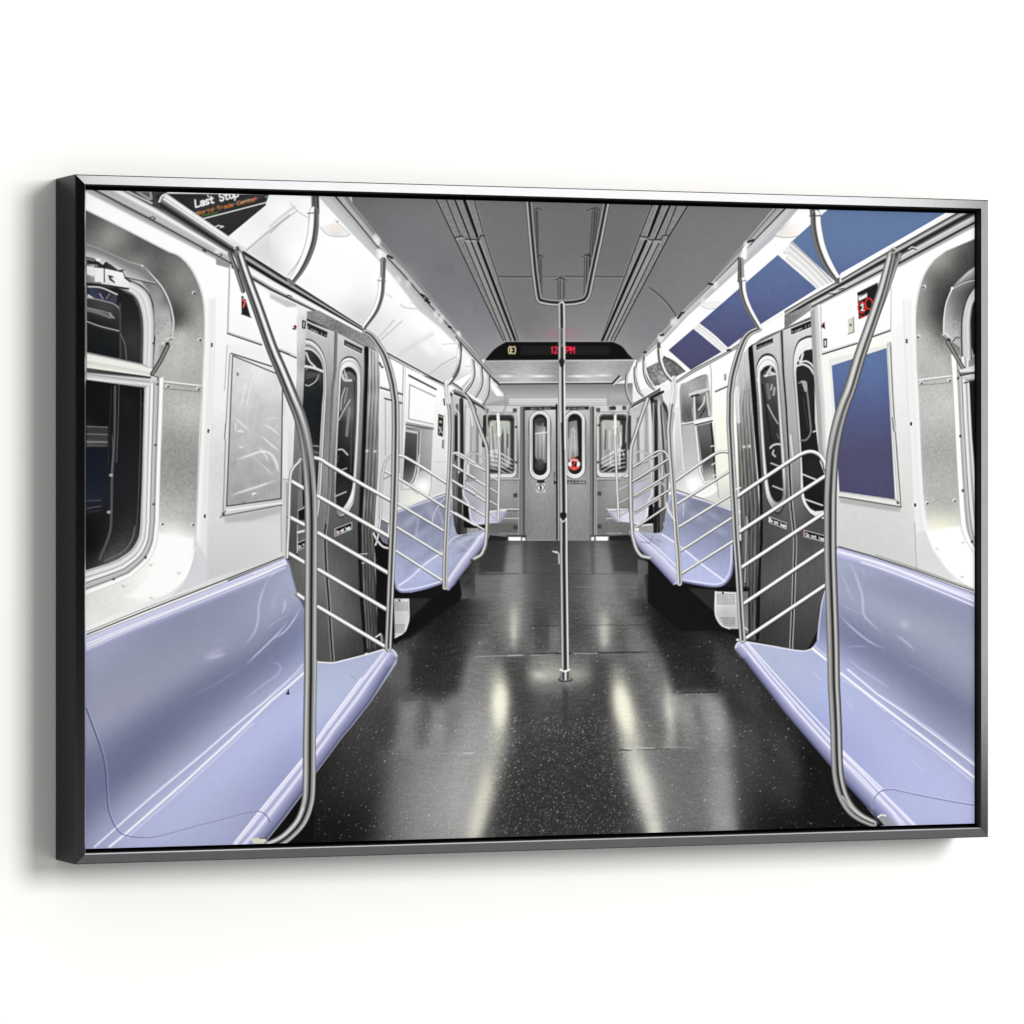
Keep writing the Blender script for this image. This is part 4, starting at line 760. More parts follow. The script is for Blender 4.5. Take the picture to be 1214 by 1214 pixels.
# door windows
RIM = [(0, 60), (.08, 150), (.3, 245), (.6, 225), (.8, 165), (.92, 235), (1, 45)]
o1 = smooth(B1(212, 905, 250, 915, 290, 950, 322, 1010, 335, 1090, 337, 1214)) + B2(332, 300, 315, 600, 305, 800, 295, 900, 283, 985)
i1 = smooth(B1(208, 975, 245, 980, 285, 1015, 308, 1060, 316, 1130, 316, 1214)) + B2(308, 300, 297, 500, 290, 640, 280, 800, 275, 880)
P(o1 + B2(200, 985, 200, 0), 150, .0)
BD(o1, i1, [(0, 55), (.1, 120), (.2, 235), (.35, 215), (.6, 120), (.75, 185), (.9, 225), (1, 60)])
P(i1 + B2(195, 900, 185, 600, 195, 300, 210, 0), F((365, 420, 70), (375, 425, 45), (372, 445, 60), (370, 470, (28, 34, 38)), (362, 500, (24, 32, 36)), (375, 520, 30), (365, 540, 90), (372, 560, 50), (368, 600, 20), (360, 590, 24), r=3))
for q, w, c in (((215, 990, 235, 1040, 270, 1075), 2, 215), ((210, 1070, 260, 1080, 312, 1100), 3, 220), ((290, 1120, 270, 1160, 230, 1185, 210, 1180), 1.2, 205), ((215, 1090, 230, 1070), 1, 190)):
    T(smooth(B1(*q)), w, c, .95)
P(B2(212, 105, 305, 110, 302, 180, 280, 130, 210, 150), 110, .5, 3); NZ(B2(200, 150, 300, 150, 290, 540, 190, 540), 9, 3, .8, seed=39)
T(B2(245, 540, 290, 545), 1.6, 140); T(B2(250, 575, 290, 585), 2.4, 110)
o2 = smooth(B2(405, 130, 412, 70, 430, 28, 462, 12, 500, 20, 530, 60, 542, 130, 532, 400, 518, 680, 500, 860, 472, 930, 440, 962, 405, 968, 388, 900, 380, 700, 392, 400), 5, True)
i2 = smooth(B2(422, 140, 430, 100, 452, 78, 480, 78, 508, 105, 516, 160, 512, 400, 500, 640, 488, 790, 460, 870, 425, 915, 398, 905, 388, 840, 400, 520, 412, 300), 5, True)
P(o2, 70); P([(667 * 0 + x + (0), y) for x, y in [lerp(p, (413, 517), .02) for p in o2]], F((405, 440, 240), (413, 425, 235), (425, 440, 205), (424, 500, 215), (422, 560, 200), (418, 590, 240), (400, 500, 215), (398, 560, 190), (402, 610, 120), (412, 608, 225), r=2))
o3 = [lerp(p, (411, 512), .07) for p in i2]
T(i2 + i2[:1], 2.4, 195, .6); P(i2, 40); T([lerp(p, (413, 517), .06) for p in o2] + [lerp(o2[0], (413, 517), .06)], .9, 120, .8)
P(o3, F((410, 445, 110), (416, 455, 90), (408, 470, 100), (415, 490, 120), (418, 520, 70), (405, 500, 55), (405, 540, 28), (415, 560, 30), (405, 580, 50), (400, 595, 35), r=3))
for q, w, c in (((425, 110, 440, 150, 480, 155), 3, 225), ((440, 95, 455, 140), 2.4, 205), ((445, 200, 425, 260, 420, 330), 1.2, 215), ((475, 270, 440, 330, 410, 390), 1.4, 205), ((500, 160, 500, 380, 480, 600), 2.2, 60), ((460, 200, 440, 290), 1, 190),
                ((470, 320, 455, 480), 3.6, 140), ((405, 565, 430, 565, 460, 595), 2.0, 225), ((425, 685, 455, 675), 1.6, 205), ((390, 840, 450, 815), 1.6, 225), ((400, 640, 405, 600), 1, 130)):
    T(smooth(B2(*q)), w, c, .78, 1.2, i2)
for q in ((490, 160, 478, 700), (508, 200, 500, 600)): T(B2(*q), 1.1, 95, .8, 0, i2)
# labels at hand height
for pl, ts in ((B2(385, 1035, 485, 995, 484, 1035, 385, 1078), (B2(400, 1065)[0], B2(478, 1034)[0])), (B2(163, 1118, 210, 1098, 210, 1140, 163, 1162), None)):
    P(pl, 12)
    T(pl + pl[:1], .8, 215)
    if ts: text('Do not lean', ts[0], ts[1], 4.2, 240, .85, 1.3); T(B2(393, 1046, 393, 1068), 1.2, (190, 120, 115))
text('Do n', B2(170, 1152)[0], B2(208, 1134)[0], 4.2, 240, .85, 1.3)
T(B2(165, 1055, 205, 1045), 2.6, 215); P(B2(170, 920, 205, 905, 205, 980, 172, 985), 16); T(B2(168, 925, 205, 908), 1.4, 175)

# ------------------------------------------------------------------ left wall beyond the doors
WM = B2(655, 0, 700, 0, 1040, 195, 1045, 830, 850, 900, 750, 930, 650, 960, 640, 700)
P(WM, F((455, 430, 248), (470, 450, 252), (500, 450, 252), (520, 470, 252), (525, 520, 232), (530, 570, 205), (515, 560, 215), (470, 560, 205), (455, 520, 215), (460, 590, 200), (500, 590, 205), (525, 500, 235), r=5))
BD(B1(690, 985, 800, 1045, 920, 1110, 1060, 1185) + B2(1045, 180), B1(690, 1010, 790, 1065, 1030, 1190) + B2(1040, 198), [(0, 60), (.2, 45), (.5, 200), (.75, 220), (.9, 60), (1, 120)])
T(B1(790, 1065, 790, 1100) + B2(785, 250, 780, 900), 1.2, 165); T(B1(802, 1070, 802, 1100) + B2(798, 250, 790, 440), .9, 205)
T(B2(655, 198, 785, 238), 1.8, 60); T(B2(655, 188, 785, 228), .9, 200)
P(B2(655, 215, 780, 250, 780, 900, 655, 890), F((452, 470, 225), (470, 480, 215), (455, 540, 200), (470, 590, 190), (455, 590, 205), r=3), .9)
T(B2(680, 262, 782, 290), 2, 90); T(B2(684, 275, 684, 600), .9, 150); T(B2(672, 740, 760, 700), 1.2, 130); T(B2(765, 290, 768, 700), 1.2, 150)
P(B2(820, 118, 988, 205, 988, 215, 820, 130), 60); P(B2(828, 182, 980, 252, 970, 412, 822, 382), F((490, 465, 255), (510, 480, 255), (500, 498, 246), r=3)); T(B2(828, 180, 980, 250), 1.2, 140); T(B2(828, 182, 822, 382, 968, 414), 1.1, 150)
P(B2(805, 400, 972, 432, 970, 446, 805, 418), 150); T(B2(805, 418, 970, 446), 1.2, 60)
P(B2(805, 428, 970, 446, 958, 700, 880, 740, 790, 740), F((485, 510, 120), (510, 515, 175), (505, 540, 158), (508, 560, 150), (480, 560, 110), r=3))
gl = B2(806, 445, 884, 460, 878, 640, 858, 740, 835, 775, 788, 740)
P(gl, 190); P(B2(803, 458, 874, 472, 868, 640, 848, 730, 828, 765, 788, 742), F((485, 515, 92), (490, 540, 72), (482, 550, 58), (485, 570, 110), (488, 572, 150), r=3)); T(B2(884, 460, 878, 640, 862, 730, 838, 775), 1.2, 60)
T(B2(893, 455, 880, 690), 1.2, 215, .7); T(B2(968, 446, 958, 700), 1.2, 225)
P(smooth(B2(880, 700, 958, 700, 952, 800, 925, 855, 860, 880, 790, 850, 790, 800, 850, 790), 5, True), F((500, 562, 190), (508, 568, 215), (505, 580, 245), (495, 592, 240), (480, 586, 215), (508, 590, 220), r=3), .9, 5)
glow(*B2(905, 780)[0], 9, 8, 255, .95, -.6); T(smooth(B2(958, 700, 952, 800, 925, 858, 860, 885)), 1.1, 150, .7); T(smooth(B2(884, 600, 872, 710, 845, 770, 800, 795)), 1.6, 235, .8)
P(B2(765, 790, 860, 800, 900, 860, 770, 905), F((475, 582, 205), (490, 590, (235, 234, 222)), (478, 598, 220), r=3)); T(B2(775, 800, 840, 800, 880, 830), 1, 165)
T(B2(750, 920, 850, 885, 1040, 815), 1.6, 225); T(B2(755, 930, 850, 895, 1040, 825), 1, 110)
P(B2(997, 365, 1028, 378, 1024, 490, 994, 478), 45); T(B2(1000, 358, 1026, 368), 1.8, 70); P(B2(1003, 390, 1020, 396, 1018, 410, 1003, 405), (170, 170, 150)); T(B2(1002, 430, 1018, 465), 1.6, 190); T(B2(1016, 430, 1002, 470), 1.2, 170)
P(B2(1020, 505, 1034, 510, 1030, 560, 1018, 556), 130); T(B2(1037, 360, 1032, 560), 1, 190); T(B2(980, 640, 1040, 635), 1, 180, .7); T(B2(1030, 265, 1034, 300), 1.6, 60)
T(B1(650, 1050, 656, 1065), 2, 50); P(E(*B1(665, 1075)[0], 1.4), 50)
# second set of doors, far left
P(B2(1065, 220, 1214, 300, 1214, 1075, 1110, 1078, 1085, 1050, 1080, 840), F((540, 480, 150), (550, 480, 120), (560, 500, 190), (545, 560, 120), (555, 560, 90), (560, 620, 95), (545, 620, 80), r=3))
T(B2(1065, 235, 1170, 290, 1214, 330), 3, 40); T(B2(1080, 215, 1214, 290), 1.6, 150)
T(B2(1128, 290, 1128, 700, 1110, 1075), 3.2, 12); P(B2(1085, 300, 1112, 305, 1118, 345, 1110, 700, 1090, 720), 110); T(smooth(B2(1086, 320, 1100, 312, 1114, 330, 1114, 700, 1095, 740)), 1.6, 205); P(B2(1090, 340, 1106, 345, 1102, 680, 1088, 690), 48)
BD(B2(1142, 290, 1142, 700, 1125, 1080), B2(1170, 310, 1165, 700, 1150, 1080), [(0, 60), (.3, 175), (.5, 90), (.8, 150), (1, 70)])
P(B2(1170, 320, 1214, 350, 1214, 1000, 1165, 1000), F((556, 500, 185), (562, 500, 150), (558, 540, 160), (560, 600, 120), r=3)); T(B2(1172, 395, 1214, 420), 1.6, 60); T(B2(1175, 400, 1172, 700), 1.2, 110); T(B2(1190, 420, 1190, 700), 1.2, 215)
P(B2(1145, 830, 1214, 900, 1214, 1030, 1145, 1020), 12); P(B2(1145, 1030, 1214, 1030, 1214, 1070, 1145, 1075), 165); NZ(B2(1145, 1030, 1214, 1030, 1214, 1070, 1145, 1075), 25, .7, 3, seed=40)
# far-left stretch up to the end wall
P(C2(-20, 235, 20, 235, 170, 320, 200, 440, 195, 1000, 190, 1100, 0, 1075), F((545, 500, 150), (552, 480, 205), (560, 480, 190), (568, 500, 170), (560, 540, 160), (555, 580, 150), (565, 610, 190), (550, 620, 60), (545, 560, 120), r=3))
for q, w, c in (((10, 300, 12, 1000), 3, 90), ((35, 270, 36, 600, 20, 1060), 5, 45), ((40, 290, 42, 800), 1.4, 15), ((60, 300, 62, 1000), 2, 165), ((75, 330, 70, 700), 5, 215), ((110, 350, 105, 640), 4, 180), ((130, 380, 130, 640), 2, 120), ((150, 420, 150, 640), 4, 195), ((175, 370, 168, 540), 4.5, 32), ((90, 300, 100, 420), 2, 225)):
    T(C2(*q), w, c, .85)
T(C2(-5, 320, 20, 350, 20, 700), 2.4, 190); P(C2(-5, 355, 12, 370, 12, 600, -5, 640), 40)
BD(C2(-10, 205, 60, 240, 160, 300, 200, 330), C2(-10, 235, 60, 265, 150, 315, 190, 345), [(0, 60), (.3, 165), (.6, 50), (1, 40)])
P(C2(45, 760, 110, 755, 180, 800, 190, 990, 140, 1005, 90, 985, 70, 880, 48, 830), F((552, 575, (175, 175, 190)), (560, 600, (150, 150, 168)), (570, 610, (190, 190, 205)), (565, 590, 170), r=3))
T(smooth(C2(42, 790, 50, 840, 80, 890, 90, 975, 130, 1003, 190, 995)), 1.6, (215, 215, 228)); P(C2(45, 880, 75, 900, 85, 980, 120, 1010, 180, 1010, 180, 1040, 50, 1025), 8)
P(C2(190, 935, 300, 925, 298, 940, 265, 990, 250, 1000, 130, 1005), F((580, 608, (205, 205, 220)), (590, 610, (165, 165, 190)), r=2)); T(C2(200, 930, 300, 924), 1.2, 235); T(C2(298, 935, 262, 992), 2.4, (150, 150, 172))
P(C2(70, 1030, 140, 1030, 140, 1065, 70, 1065), 165); NZ(C2(70, 1030, 140, 1030, 140, 1065, 70, 1065), 22, .7, 3, seed=41)
for x in range(75, 140, 9): T(C2(x, 1032, x, 1064), .7, 90, .6)

# ------------------------------------------------------------------ right side wall
RW = D1(60, 1214, 280, 1165, 395, 1105, 700, 930, 740, 870) + E1(0, 770, 160, 690, 580, 480, 680, 480, 1214, 150) + [(1172, 480), (1172, 720)] + E3(1120, 420, 320, 145, 0, 0) + D2(1214, 1214, 640, 1000, 300, 800, 60, 500)
P(RW, F((1000, 380, 255), (1030, 400, 252), (1070, 340, 255), (1100, 300, 255), (1140, 270, 255), (1065, 400, 235), (1070, 500, 224), (1075, 560, 214), (1080, 620, 206), (1010, 620, 200), (1050, 640, 200), (985, 430, 238),
        (850, 450, 255), (860, 500, (244, 244, 232)), (855, 560, (238, 238, 224)), (840, 440, 250), (800, 470, 235), (870, 590, 200), (800, 500, 235), (800, 550, 205), (1150, 700, 240), (1085, 680, 200), (1000, 480, 235), r=7))
NZ(E2(650, 0, 770, 0, 770, 1200, 320, 1100, 320, 900, 650, 900), 2.5, 3, seed=50)
BD(E1(0, 742, 320, 560, 645, 368, 1000, 168, 1130, 100), E1(0, 850, 160, 735, 580, 520, 690, 480, 1130, 245),
   [(0, 255), (.05, 60), (.14, 150), (.22, 200), (.3, 60), (.4, 40), (.5, 120), (.56, 205), (.66, 185), (.74, 175), (.78, 60), (.82, 35), (.88, (150, 150, 155)), (1, (190, 190, 194))])
P(E1(0, 770, 160, 700, 160, 735, 0, 848), F((935, 378, 120), (955, 365, 150), r=2)); NZ(E1(0, 770, 160, 700, 160, 735, 0, 848), 20, .8, seed=51)
for q in ((735, 385, 755, 370, 780, 378), (270, 640, 300, 640), (325, 615, 350, 608)):
    T(smooth(E1(*q)), 1.6, 60); T([(x, y - 1.3) for x, y in smooth(E1(*q))], 1.2, 240)
# corner column, window bay
SR = [(1172, 278)] + E1(1125, 318, 960, 388, 890, 440) + smooth(E1(890, 440, 840, 510, 805, 600, 785, 700, 778, 800, 778, 900)) + E2(780, 60, 790, 200, 800, 420, 812, 700, 822, 880) \
    + smooth(E2(822, 880, 835, 1000, 860, 1090, 900, 1180)) + smooth(E3(905, 180, 960, 265, 1030, 335, 1120, 392)) + [(1172, 710)]
T(SR, 2.2, 248); T([(x - 1.4, y) for x, y in SR], .8, 175, .8)
P(SR, F((1150, 288, 92), (1130, 296, 130), (1115, 310, 150), (1140, 305, 85), (1105, 330, 110), (1095, 340, 148), (1110, 345, 85), (1095, 365, 135), (1115, 372, 62), (1092, 385, 150), (1100, 398, 165), (1112, 395, 110), (1118, 405, 130),
         (1095, 420, 178), (1115, 430, 180), (1100, 440, 170), (1100, 470, 182), (1125, 480, 190), (1105, 500, 178), (1115, 530, 160), (1100, 540, 160), (1115, 570, 172), (1105, 600, 178), (1125, 600, 172), (1115, 620, (225, 225, 205)),
         (1110, 635, 250), (1130, 650, 255), (1120, 670, 255), (1150, 690, 250), (1140, 700, 240), r=8))
P(SR, lambda X, Y, cur: cur * np.array([1.0, 1.0, .985], np.float32), .8)
NZ(E1(780, 780, 930, 800, 990, 1000, 990, 1214, 785, 960) + E2(990, 100, 1015, 900, 825, 900, 790, 100), 13, .75, seed=52, soft=6); NZ(E2(790, 180, 990, 180, 1020, 900, 825, 900), 8, .9, seed=53, soft=5); NZ(SR, 3, 3, seed=54)
P(E3(840, 60, 960, 30, 1040, 20, 1060, 110, 1110, 170, 1140, 220, 1140, 380, 1060, 340, 960, 260, 880, 160), 255, .95, 7)
T(E2(795, 152, 985, 128), 1.5, 238); T(E2(795, 160, 985, 136), .8, 120, .7); T(E2(795, 184, 990, 168), .9, 115, .8)
for x, y in ((828, 598), (795, 895)): P(E(*E1(x, y)[0], 2.3), 222); P(E(*E1(x - 3, y + 3)[0], 1.3), 65)
for x, y in ((808, 168), (975, 152), (843, 880), (1005, 866)): P(E(*E2(x, y)[0], 2.0), 228); P(E(*E2(x + 4, y + 4)[0], 1.2), 60)
for x, y in ((903, 155), (1058, 117), (1052, 322)): T(smooth(E3(x - 8, y + 4, x, y - 4, x + 8, y)), 1.2, 190)
for x, y in ((750, 412), (774, 893)): P(E(*E2(x, y)[0], 2.8, 3.6), 250); P(E(*E2(x, y)[0], 1.5, 2.4), 55)
P(E(*E1(725, 915)[0], 1.6), 80); P(E(*E1(723, 928)[0], 1.2), 80)
BD(E2(700, -330, 715, 0, 735, 400, 775, 1214), E2(768, -330, 778, 0, 800, 420, 818, 800, 845, 1050), [(0, (205, 205, 208)), (.2, 236), (.6, (228, 228, 232)), (.9, 245), (1, 250)], .75, 5)
T(E2(640, 0, 712, 700, 780, 1214) if 0 else E3(772, 0, 782, 275), 1, 160)
P(E3(782, 60, 830, 40, 880, 170, 960, 290, 1010, 340, 785, 275), (208, 208, 210), .8)
for x, y in ((750, 412), (774, 893)): P(E(*E2(x, y)[0], 2.8, 3.6), 252); P(E(*E2(x, y)[0], 1.4, 2.4), 50)
for y in (915, 928): P(E(*E1(724, y)[0], 1.3), 60)
# window bay inner parts
P(E1(1125, 480, 1090, 500, 1030, 560, 985, 610, 955, 700, 942, 800, 945, 870, 1000, 930, 1040, 960, 1060, 1080, 1120, 1010) + [(1172, 420), (1172, 310)], F((1150, 320, 140), (1140, 325, 195), (1130, 345, 120), (1125, 365, 150), (1122, 385, 175), (1130, 400, 180), (1135, 370, 110), (1150, 345, 70), r=3))
BD(smooth(E1(1172, 470, 1120, 480, 1060, 530, 1030, 580)), smooth(E1(1172, 545, 1120, 560, 1050, 580, 995, 610)), [(0, 80), (.15, 190), (.5, 140), (1, 110)])
T(smooth(E1(1150, 555, 1120, 560, 1060, 575, 990, 612)), 2.2, [(-1, 60), (-.2, 130), (.5, 245), (1, 120)])
T(smooth(E1(995, 608, 960, 690, 945, 780, 942, 875)), 1.3, 235); P(E(*E1(993, 608)[0], 1.6), 245)
BD(smooth(E1(1170, 555, 1120, 600, 1075, 680, 1050, 780, 1045, 900)) + E2(1050, 60), smooth(E1(1170, 640, 1120, 700, 1105, 800, 1105, 900)) + E2(1110, 30), [(0, 50), (.05, 30), (.15, 165), (.35, 205), (.5, 185), (.7, 215), (.9, 150), (1, 40)])
P(E1(1120, 700, 1172, 640) + [(1172, 424)] + E1(1120, 1000, 1108, 950, 1105, 800), 28)
NZ(E1(950, 780, 1045, 780, 1045, 930, 960, 900), 14, 1.2, seed=55)
T(smooth(E1(942, 880, 965, 900, 985, 930)), 2.6, 160); T(smooth(E1(938, 885, 955, 875, 975, 895)), 1.2, 235); P(E(*E1(972, 915)[0], 2.2), 50); P(E(*E1(1000, 915)[0], 2), 190)
T(smooth(E1(1000, 920, 1020, 900, 1045, 905)), 2, 110)
# trims right of the speckled strip
to = E2(985, 0, 1000, 240, 1020, 640, 1035, 900) + smooth(E2(1038, 940, 1050, 1040, 1090, 1130, 1150, 1214))
ti = [(1172, 430)] + E2(1110, 180, 1120, 600, 1150, 900) + [(1172, 640)]
BD(to, E2(1090, 20, 1105, 400, 1125, 700, 1140, 900, 1165, 1100, 1214, 1200), [(0, 170), (.06, 250), (.25, 245), (.32, 150), (.42, 178), (.5, 200), (.56, 120), (.62, 232), (.75, 215), (.82, 140), (.9, 225), (1, 200)])
P(E2(1095, 160, 1130, 160, 1150, 700, 1130, 700, 1112, 500), 30)
for x, y in ((1028, 142), (1042, 485), (1057, 808), (1112, 1110)): P(E(*E2(x, y)[0], 1.6, 1.8), 85)
T(E1(968, 925, 1010, 1000, 1060, 1085), 4.8, [(-1, 40), (-.5, 110), (0, 165), (.5, 90), (1, 45)])
P(E2(1030, 95, 1125, 65, 1165, 65, 1165, 170, 1130, 165, 1065, 150, 1040, 125), G(E2(1100, 70)[0], E2(1105, 165)[0], (0, 205), (.3, 225), (.45, 90), (.55, 205), (.8, 185), (.95, 60), (1, 60)))
T(E2(1040, 128, 1125, 108), 1.4, 50); T(E2(1065, 170, 1125, 155), 1.4, 60); T(E2(1030, 95, 1045, 128), 1.2, 70)
# panels between the doors and the bay
T(E1(215, 715, 222, 1000), 1.1, 170); T(E1(222, 1000, 430, 935), 1.6, 60); T(E1(222, 988, 430, 925), .8, 190); T(E1(525, 895, 630, 858), 1.6, 70); T(E1(528, 885, 628, 848), .8, 190); T(E1(632, 600, 630, 860), 1.1, 180)
P(E1(433, 640, 555, 580, 540, 700, 490, 770, 440, 792), 30); T(E1(432, 638, 550, 578), 1.2, 45); P(E1(436, 655, 490, 632, 490, 660, 440, 685), 228)
T(E1(444, 660, 484, 640), 1, 120); T(E1(452, 650, 486, 636), .8, 90)
for cx, cy in ((458, 722), (500, 700)): T(E(*E1(cx, cy)[0], 4.2, 6.5) + [E(*E1(cx, cy)[0], 4.2, 6.5)[0]], 1.8, (222, 50, 45))
T(smooth(E1(448, 770, 460, 780, 480, 770)), 1.6, (222, 50, 45)); T(E1(452, 712, 462, 700, 466, 720, 455, 740, 470, 738), 1.6, 235)
P(E1(375, 792, 408, 778, 412, 868, 378, 880), (205, 204, 190)); T(E1(376, 880, 412, 868, 408, 780), 1, 110); P(E(*E1(392, 826)[0], 1.3), 70)
P(E1(222, 822, 238, 808, 240, 845, 222, 838), (110, 40, 45)); T(E1(218, 834, 240, 846), 1.2, 60)
P(E1(230, 908, 252, 904, 252, 958, 232, 962), 55); P(E1(236, 918, 247, 916, 247, 950, 238, 952), 215)
P(E1(215, 1010, 610, 880, 640, 960, 620, 980, 280, 1065, 280, 1214, 230, 1214), (240, 240, 232), .6)
PF = E2(262, 30, 610, -60, 640, -50, 690, 905, 318, 850)
P(PF, (222, 222, 218), .85); T(E1(628, 930, 634, 1100) + E2(645, 300, 690, 905), 1.4, 110); T(E1(610, 940, 618, 1100) + E2(630, 300, 672, 880), 1, 170); P(E(*E1(618, 940)[0], 2.4), (190, 190, 175))
T(E2(655, 860, 680, 880), 1.2, 120)
BLP = E1(285, 1065, 605, 962) + E2(607, 0, 655, 860, 325, 812, 300, 330, 280, 68)
P(BLP, G((0, 412), (0, 592), (0, (94, 117, 158)), (.2, (90, 110, 154)), (.45, (84, 92, 134)), (.7, (82, 80, 113)), (1, (80, 78, 112)))); NZ(BLP, 1.6, 6, seed=56)
T(E2(325, 818, 655, 866), 1.8, 190); T(E2(325, 845, 690, 905), 1.8, 90); P(E2(325, 850, 690, 908, 680, 935, 330, 880), 160, .8, 4)
T(E2(640, 375, 650, 455), 1.4, 110); T(E2(646, 375, 656, 455), .9, 245); P(E(*E2(672, 880)[0], 1.8), 100)

# ------------------------------------------------------------------ right doors
HD = D1(740, 955, 800, 870, 1095, 740, 1150, 705) + E1(0, 850, 160, 735) + D1(1100, 800, 760, 955)
P(D1(745, 950, 820, 900, 1130, 765, 1110, 800, 1000, 840, 780, 930), F((890, 405, 130), (930, 390, 120), r=2)); NZ(D1(745, 950, 820, 900, 1130, 765, 1110, 800), 18, .8, seed=57)
T(D1(755, 950, 940, 862, 1100, 795), 1.8, 22)
LA = D1(755, 950, 935, 860, 950, 1100) + D2(965, 300, 988, 600, 1005, 1000, 1015, 1100) + D3(1005, 400, 990, 760, 790, 700, 800, 300, 812, 0) + D2(800, 800, 780, 500, 770, 250, 745, 0)
P(LA, F((895, 420, 170), (905, 405, 190), (920, 420, 190), (925, 450, 170), (900, 480, 130), (932, 500, 150), (930, 560, 130), (905, 560, 90), (905, 600, 82), (925, 620, 86), (935, 650, 90), (905, 650, 78), (915, 690, 92), (930, 720, 78), (905, 740, 62), (930, 760, 66), r=4))
LBd = D1(935, 860, 1110, 790, 1125, 1100) + D2(1145, 400, 1160, 650, 1190, 650, 1190, 1100) + D3(1190, 400, 1145, 640, 1080, 760, 990, 760, 1005, 400, 1015, 100) + D2(1005, 1000, 988, 600, 965, 300)
P(LBd, F((935, 410, 190), (950, 400, 205), (945, 450, 170), (945, 500, 165), (950, 560, 140), (955, 600, 100), (960, 640, 78), (975, 660, 96), (955, 700, 88), (970, 740, 74), (950, 760, 64), (975, 600, 80), r=4))
NZ(LA, 3.5, 1, 9, seed=58); NZ(LBd, 3.5, 1, 9, seed=59)
sm = D1(932, 862, 942, 1100) + D2(958, 300, 975, 600, 990, 900, 1012, 1100) + D3(1012, 150, 1002, 450, 988, 750)
T(sm, 4.6, [(-1, 130), (-.6, 190), (-.3, 40), (.2, 15), (.5, 130), (.8, 190), (1, 150)]); T(D2(985, 480, 1000, 620), 2, 230, .7)
P(D1(735, 960, 760, 940) + D2(765, 0, 785, 250, 795, 450, 818, 800, 822, 1100) + D3(812, 200, 805, 450, 800, 690, 780, 690, 785, 450, 800, 200, 805, 0) + D2(800, 800, 770, 450, 755, 250, 735, 0), 10)
JR = D1(690, 1010, 735, 960) + D2(735, 0, 755, 250, 770, 500, 800, 900, 805, 1100) + D3(800, 200, 785, 450, 780, 700, 720, 700, 700, 400, 690, 0) + D2(690, 1000, 670, 500, 655, 200)
P(JR, F((880, 430, 185), (885, 460, 150), (875, 460, 200), (880, 520, 120), (890, 540, 105), (885, 590, 100), (895, 620, 80), (885, 660, 100), (890, 720, 85), r=3))
for d, c in ((6, 205), (16, 90), (26, 185), (38, 80), (48, 165), (60, 90), (70, 190), (80, 70)):
    T(D1(690 + d * .6, 1214) + D2(668 + d * .9, 300, 684 + d * .98, 600, 700 + d * 1.1, 900) + D3(706 + d, 0, 708 + d * .9, 400, 722 + d * .7, 690), 1.1, c, .5)
P(JR, lambda X, Y, cur: cur * (1.05 - np.clip((Y - 430) / 330, 0, 1)[..., None] * .28)); NZ(JR, 15, .9, 14, seed=60); T(D2(668, 200, 678, 400), 4, 232, .7)
for x, y in ((710, 548), (740, 545), (668, 795), (680, 935)): glow(*D2(x, y)[0], 2, 1.8, 240, .8)
T(D2(735, 1020, 725, 960) + D3(725, 0, 715, 350), 3.6, [(-1, 60), (0, 175), (1, 50)])
# labels
P(D1(782, 942, 880, 903, 882, 935, 785, 978), 45); text('Interphone', D1(790, 970)[0], D1(876, 934)[0], 2.6, 160, .6, up=(0, -1)); T(D1(785, 978, 882, 936), 1, 220)
P(D1(988, 848, 1105, 800, 1107, 838, 990, 886), 35); text('Emergency Exit', D1(996, 876)[0], D1(1102, 832)[0], 2.8, 175, .6, up=(0, -1)); T(D1(990, 886, 1107, 840), 1, 225)
P(D1(1110, 785, 1140, 772, 1142, 838, 1112, 848), 225); T(D1(1118, 792, 1133, 786, 1135, 832, 1120, 838, 1118, 792), 1.6, 45)
for pl, a, b, s in ((D2(858, 962, 960, 1000, 958, 1035, 858, 995), (862, 990), (956, 1028), 'Do not lean'), (D2(1065, 1042, 1190, 1075, 1190, 1112, 1065, 1080), (1078, 1078), (1190, 1106), 'Do not lean')):
    P(pl, 10); T(pl + pl[:1], .8, 220); T([lerp(pl[0], pl[1], .05), lerp(pl[3], pl[2], .05)], 1.1, (180, 110, 110)); text(s, D2(*a)[0], D2(*b)[0], 4.0, 242, .85, 1.3, up=(0, -1))
# door windows
oa = smooth(D2(785, 120, 792, 60, 815, 22, 850, 8, 885, 22, 908, 70, 918, 160, 935, 400, 955, 700, 955, 860, 925, 925, 895, 930, 862, 885, 835, 800, 818, 600, 798, 300), 5, True)
ia = smooth(D2(806, 130, 815, 95, 838, 72, 868, 68, 892, 95, 902, 160, 918, 400, 935, 660, 942, 830, 918, 875, 885, 865, 858, 800, 836, 620, 818, 350), 5, True)
P([lerp(p, (914, 516), -.03) for p in oa], 60); P(oa, F((903, 430, 235), (915, 424, 238), (922, 440, 205), (925, 500, 215), (929, 560, 215), (902, 480, 225), (906, 560, 225), (908, 590, 240), (920, 602, 130), (930, 590, 120), r=2)); T([lerp(p, (914, 516), .05) for p in oa], .9, 150, .8)
P(ia, 36); P([lerp(p, (915, 514), .06) for p in ia], F((906, 445, 70), (915, 440, 110), (912, 460, 82), (915, 490, 60), (920, 520, 50), (925, 560, 38), (915, 580, 30), (928, 590, 40), r=3)); T(ia + ia[:1], 1.4, 120, .8)
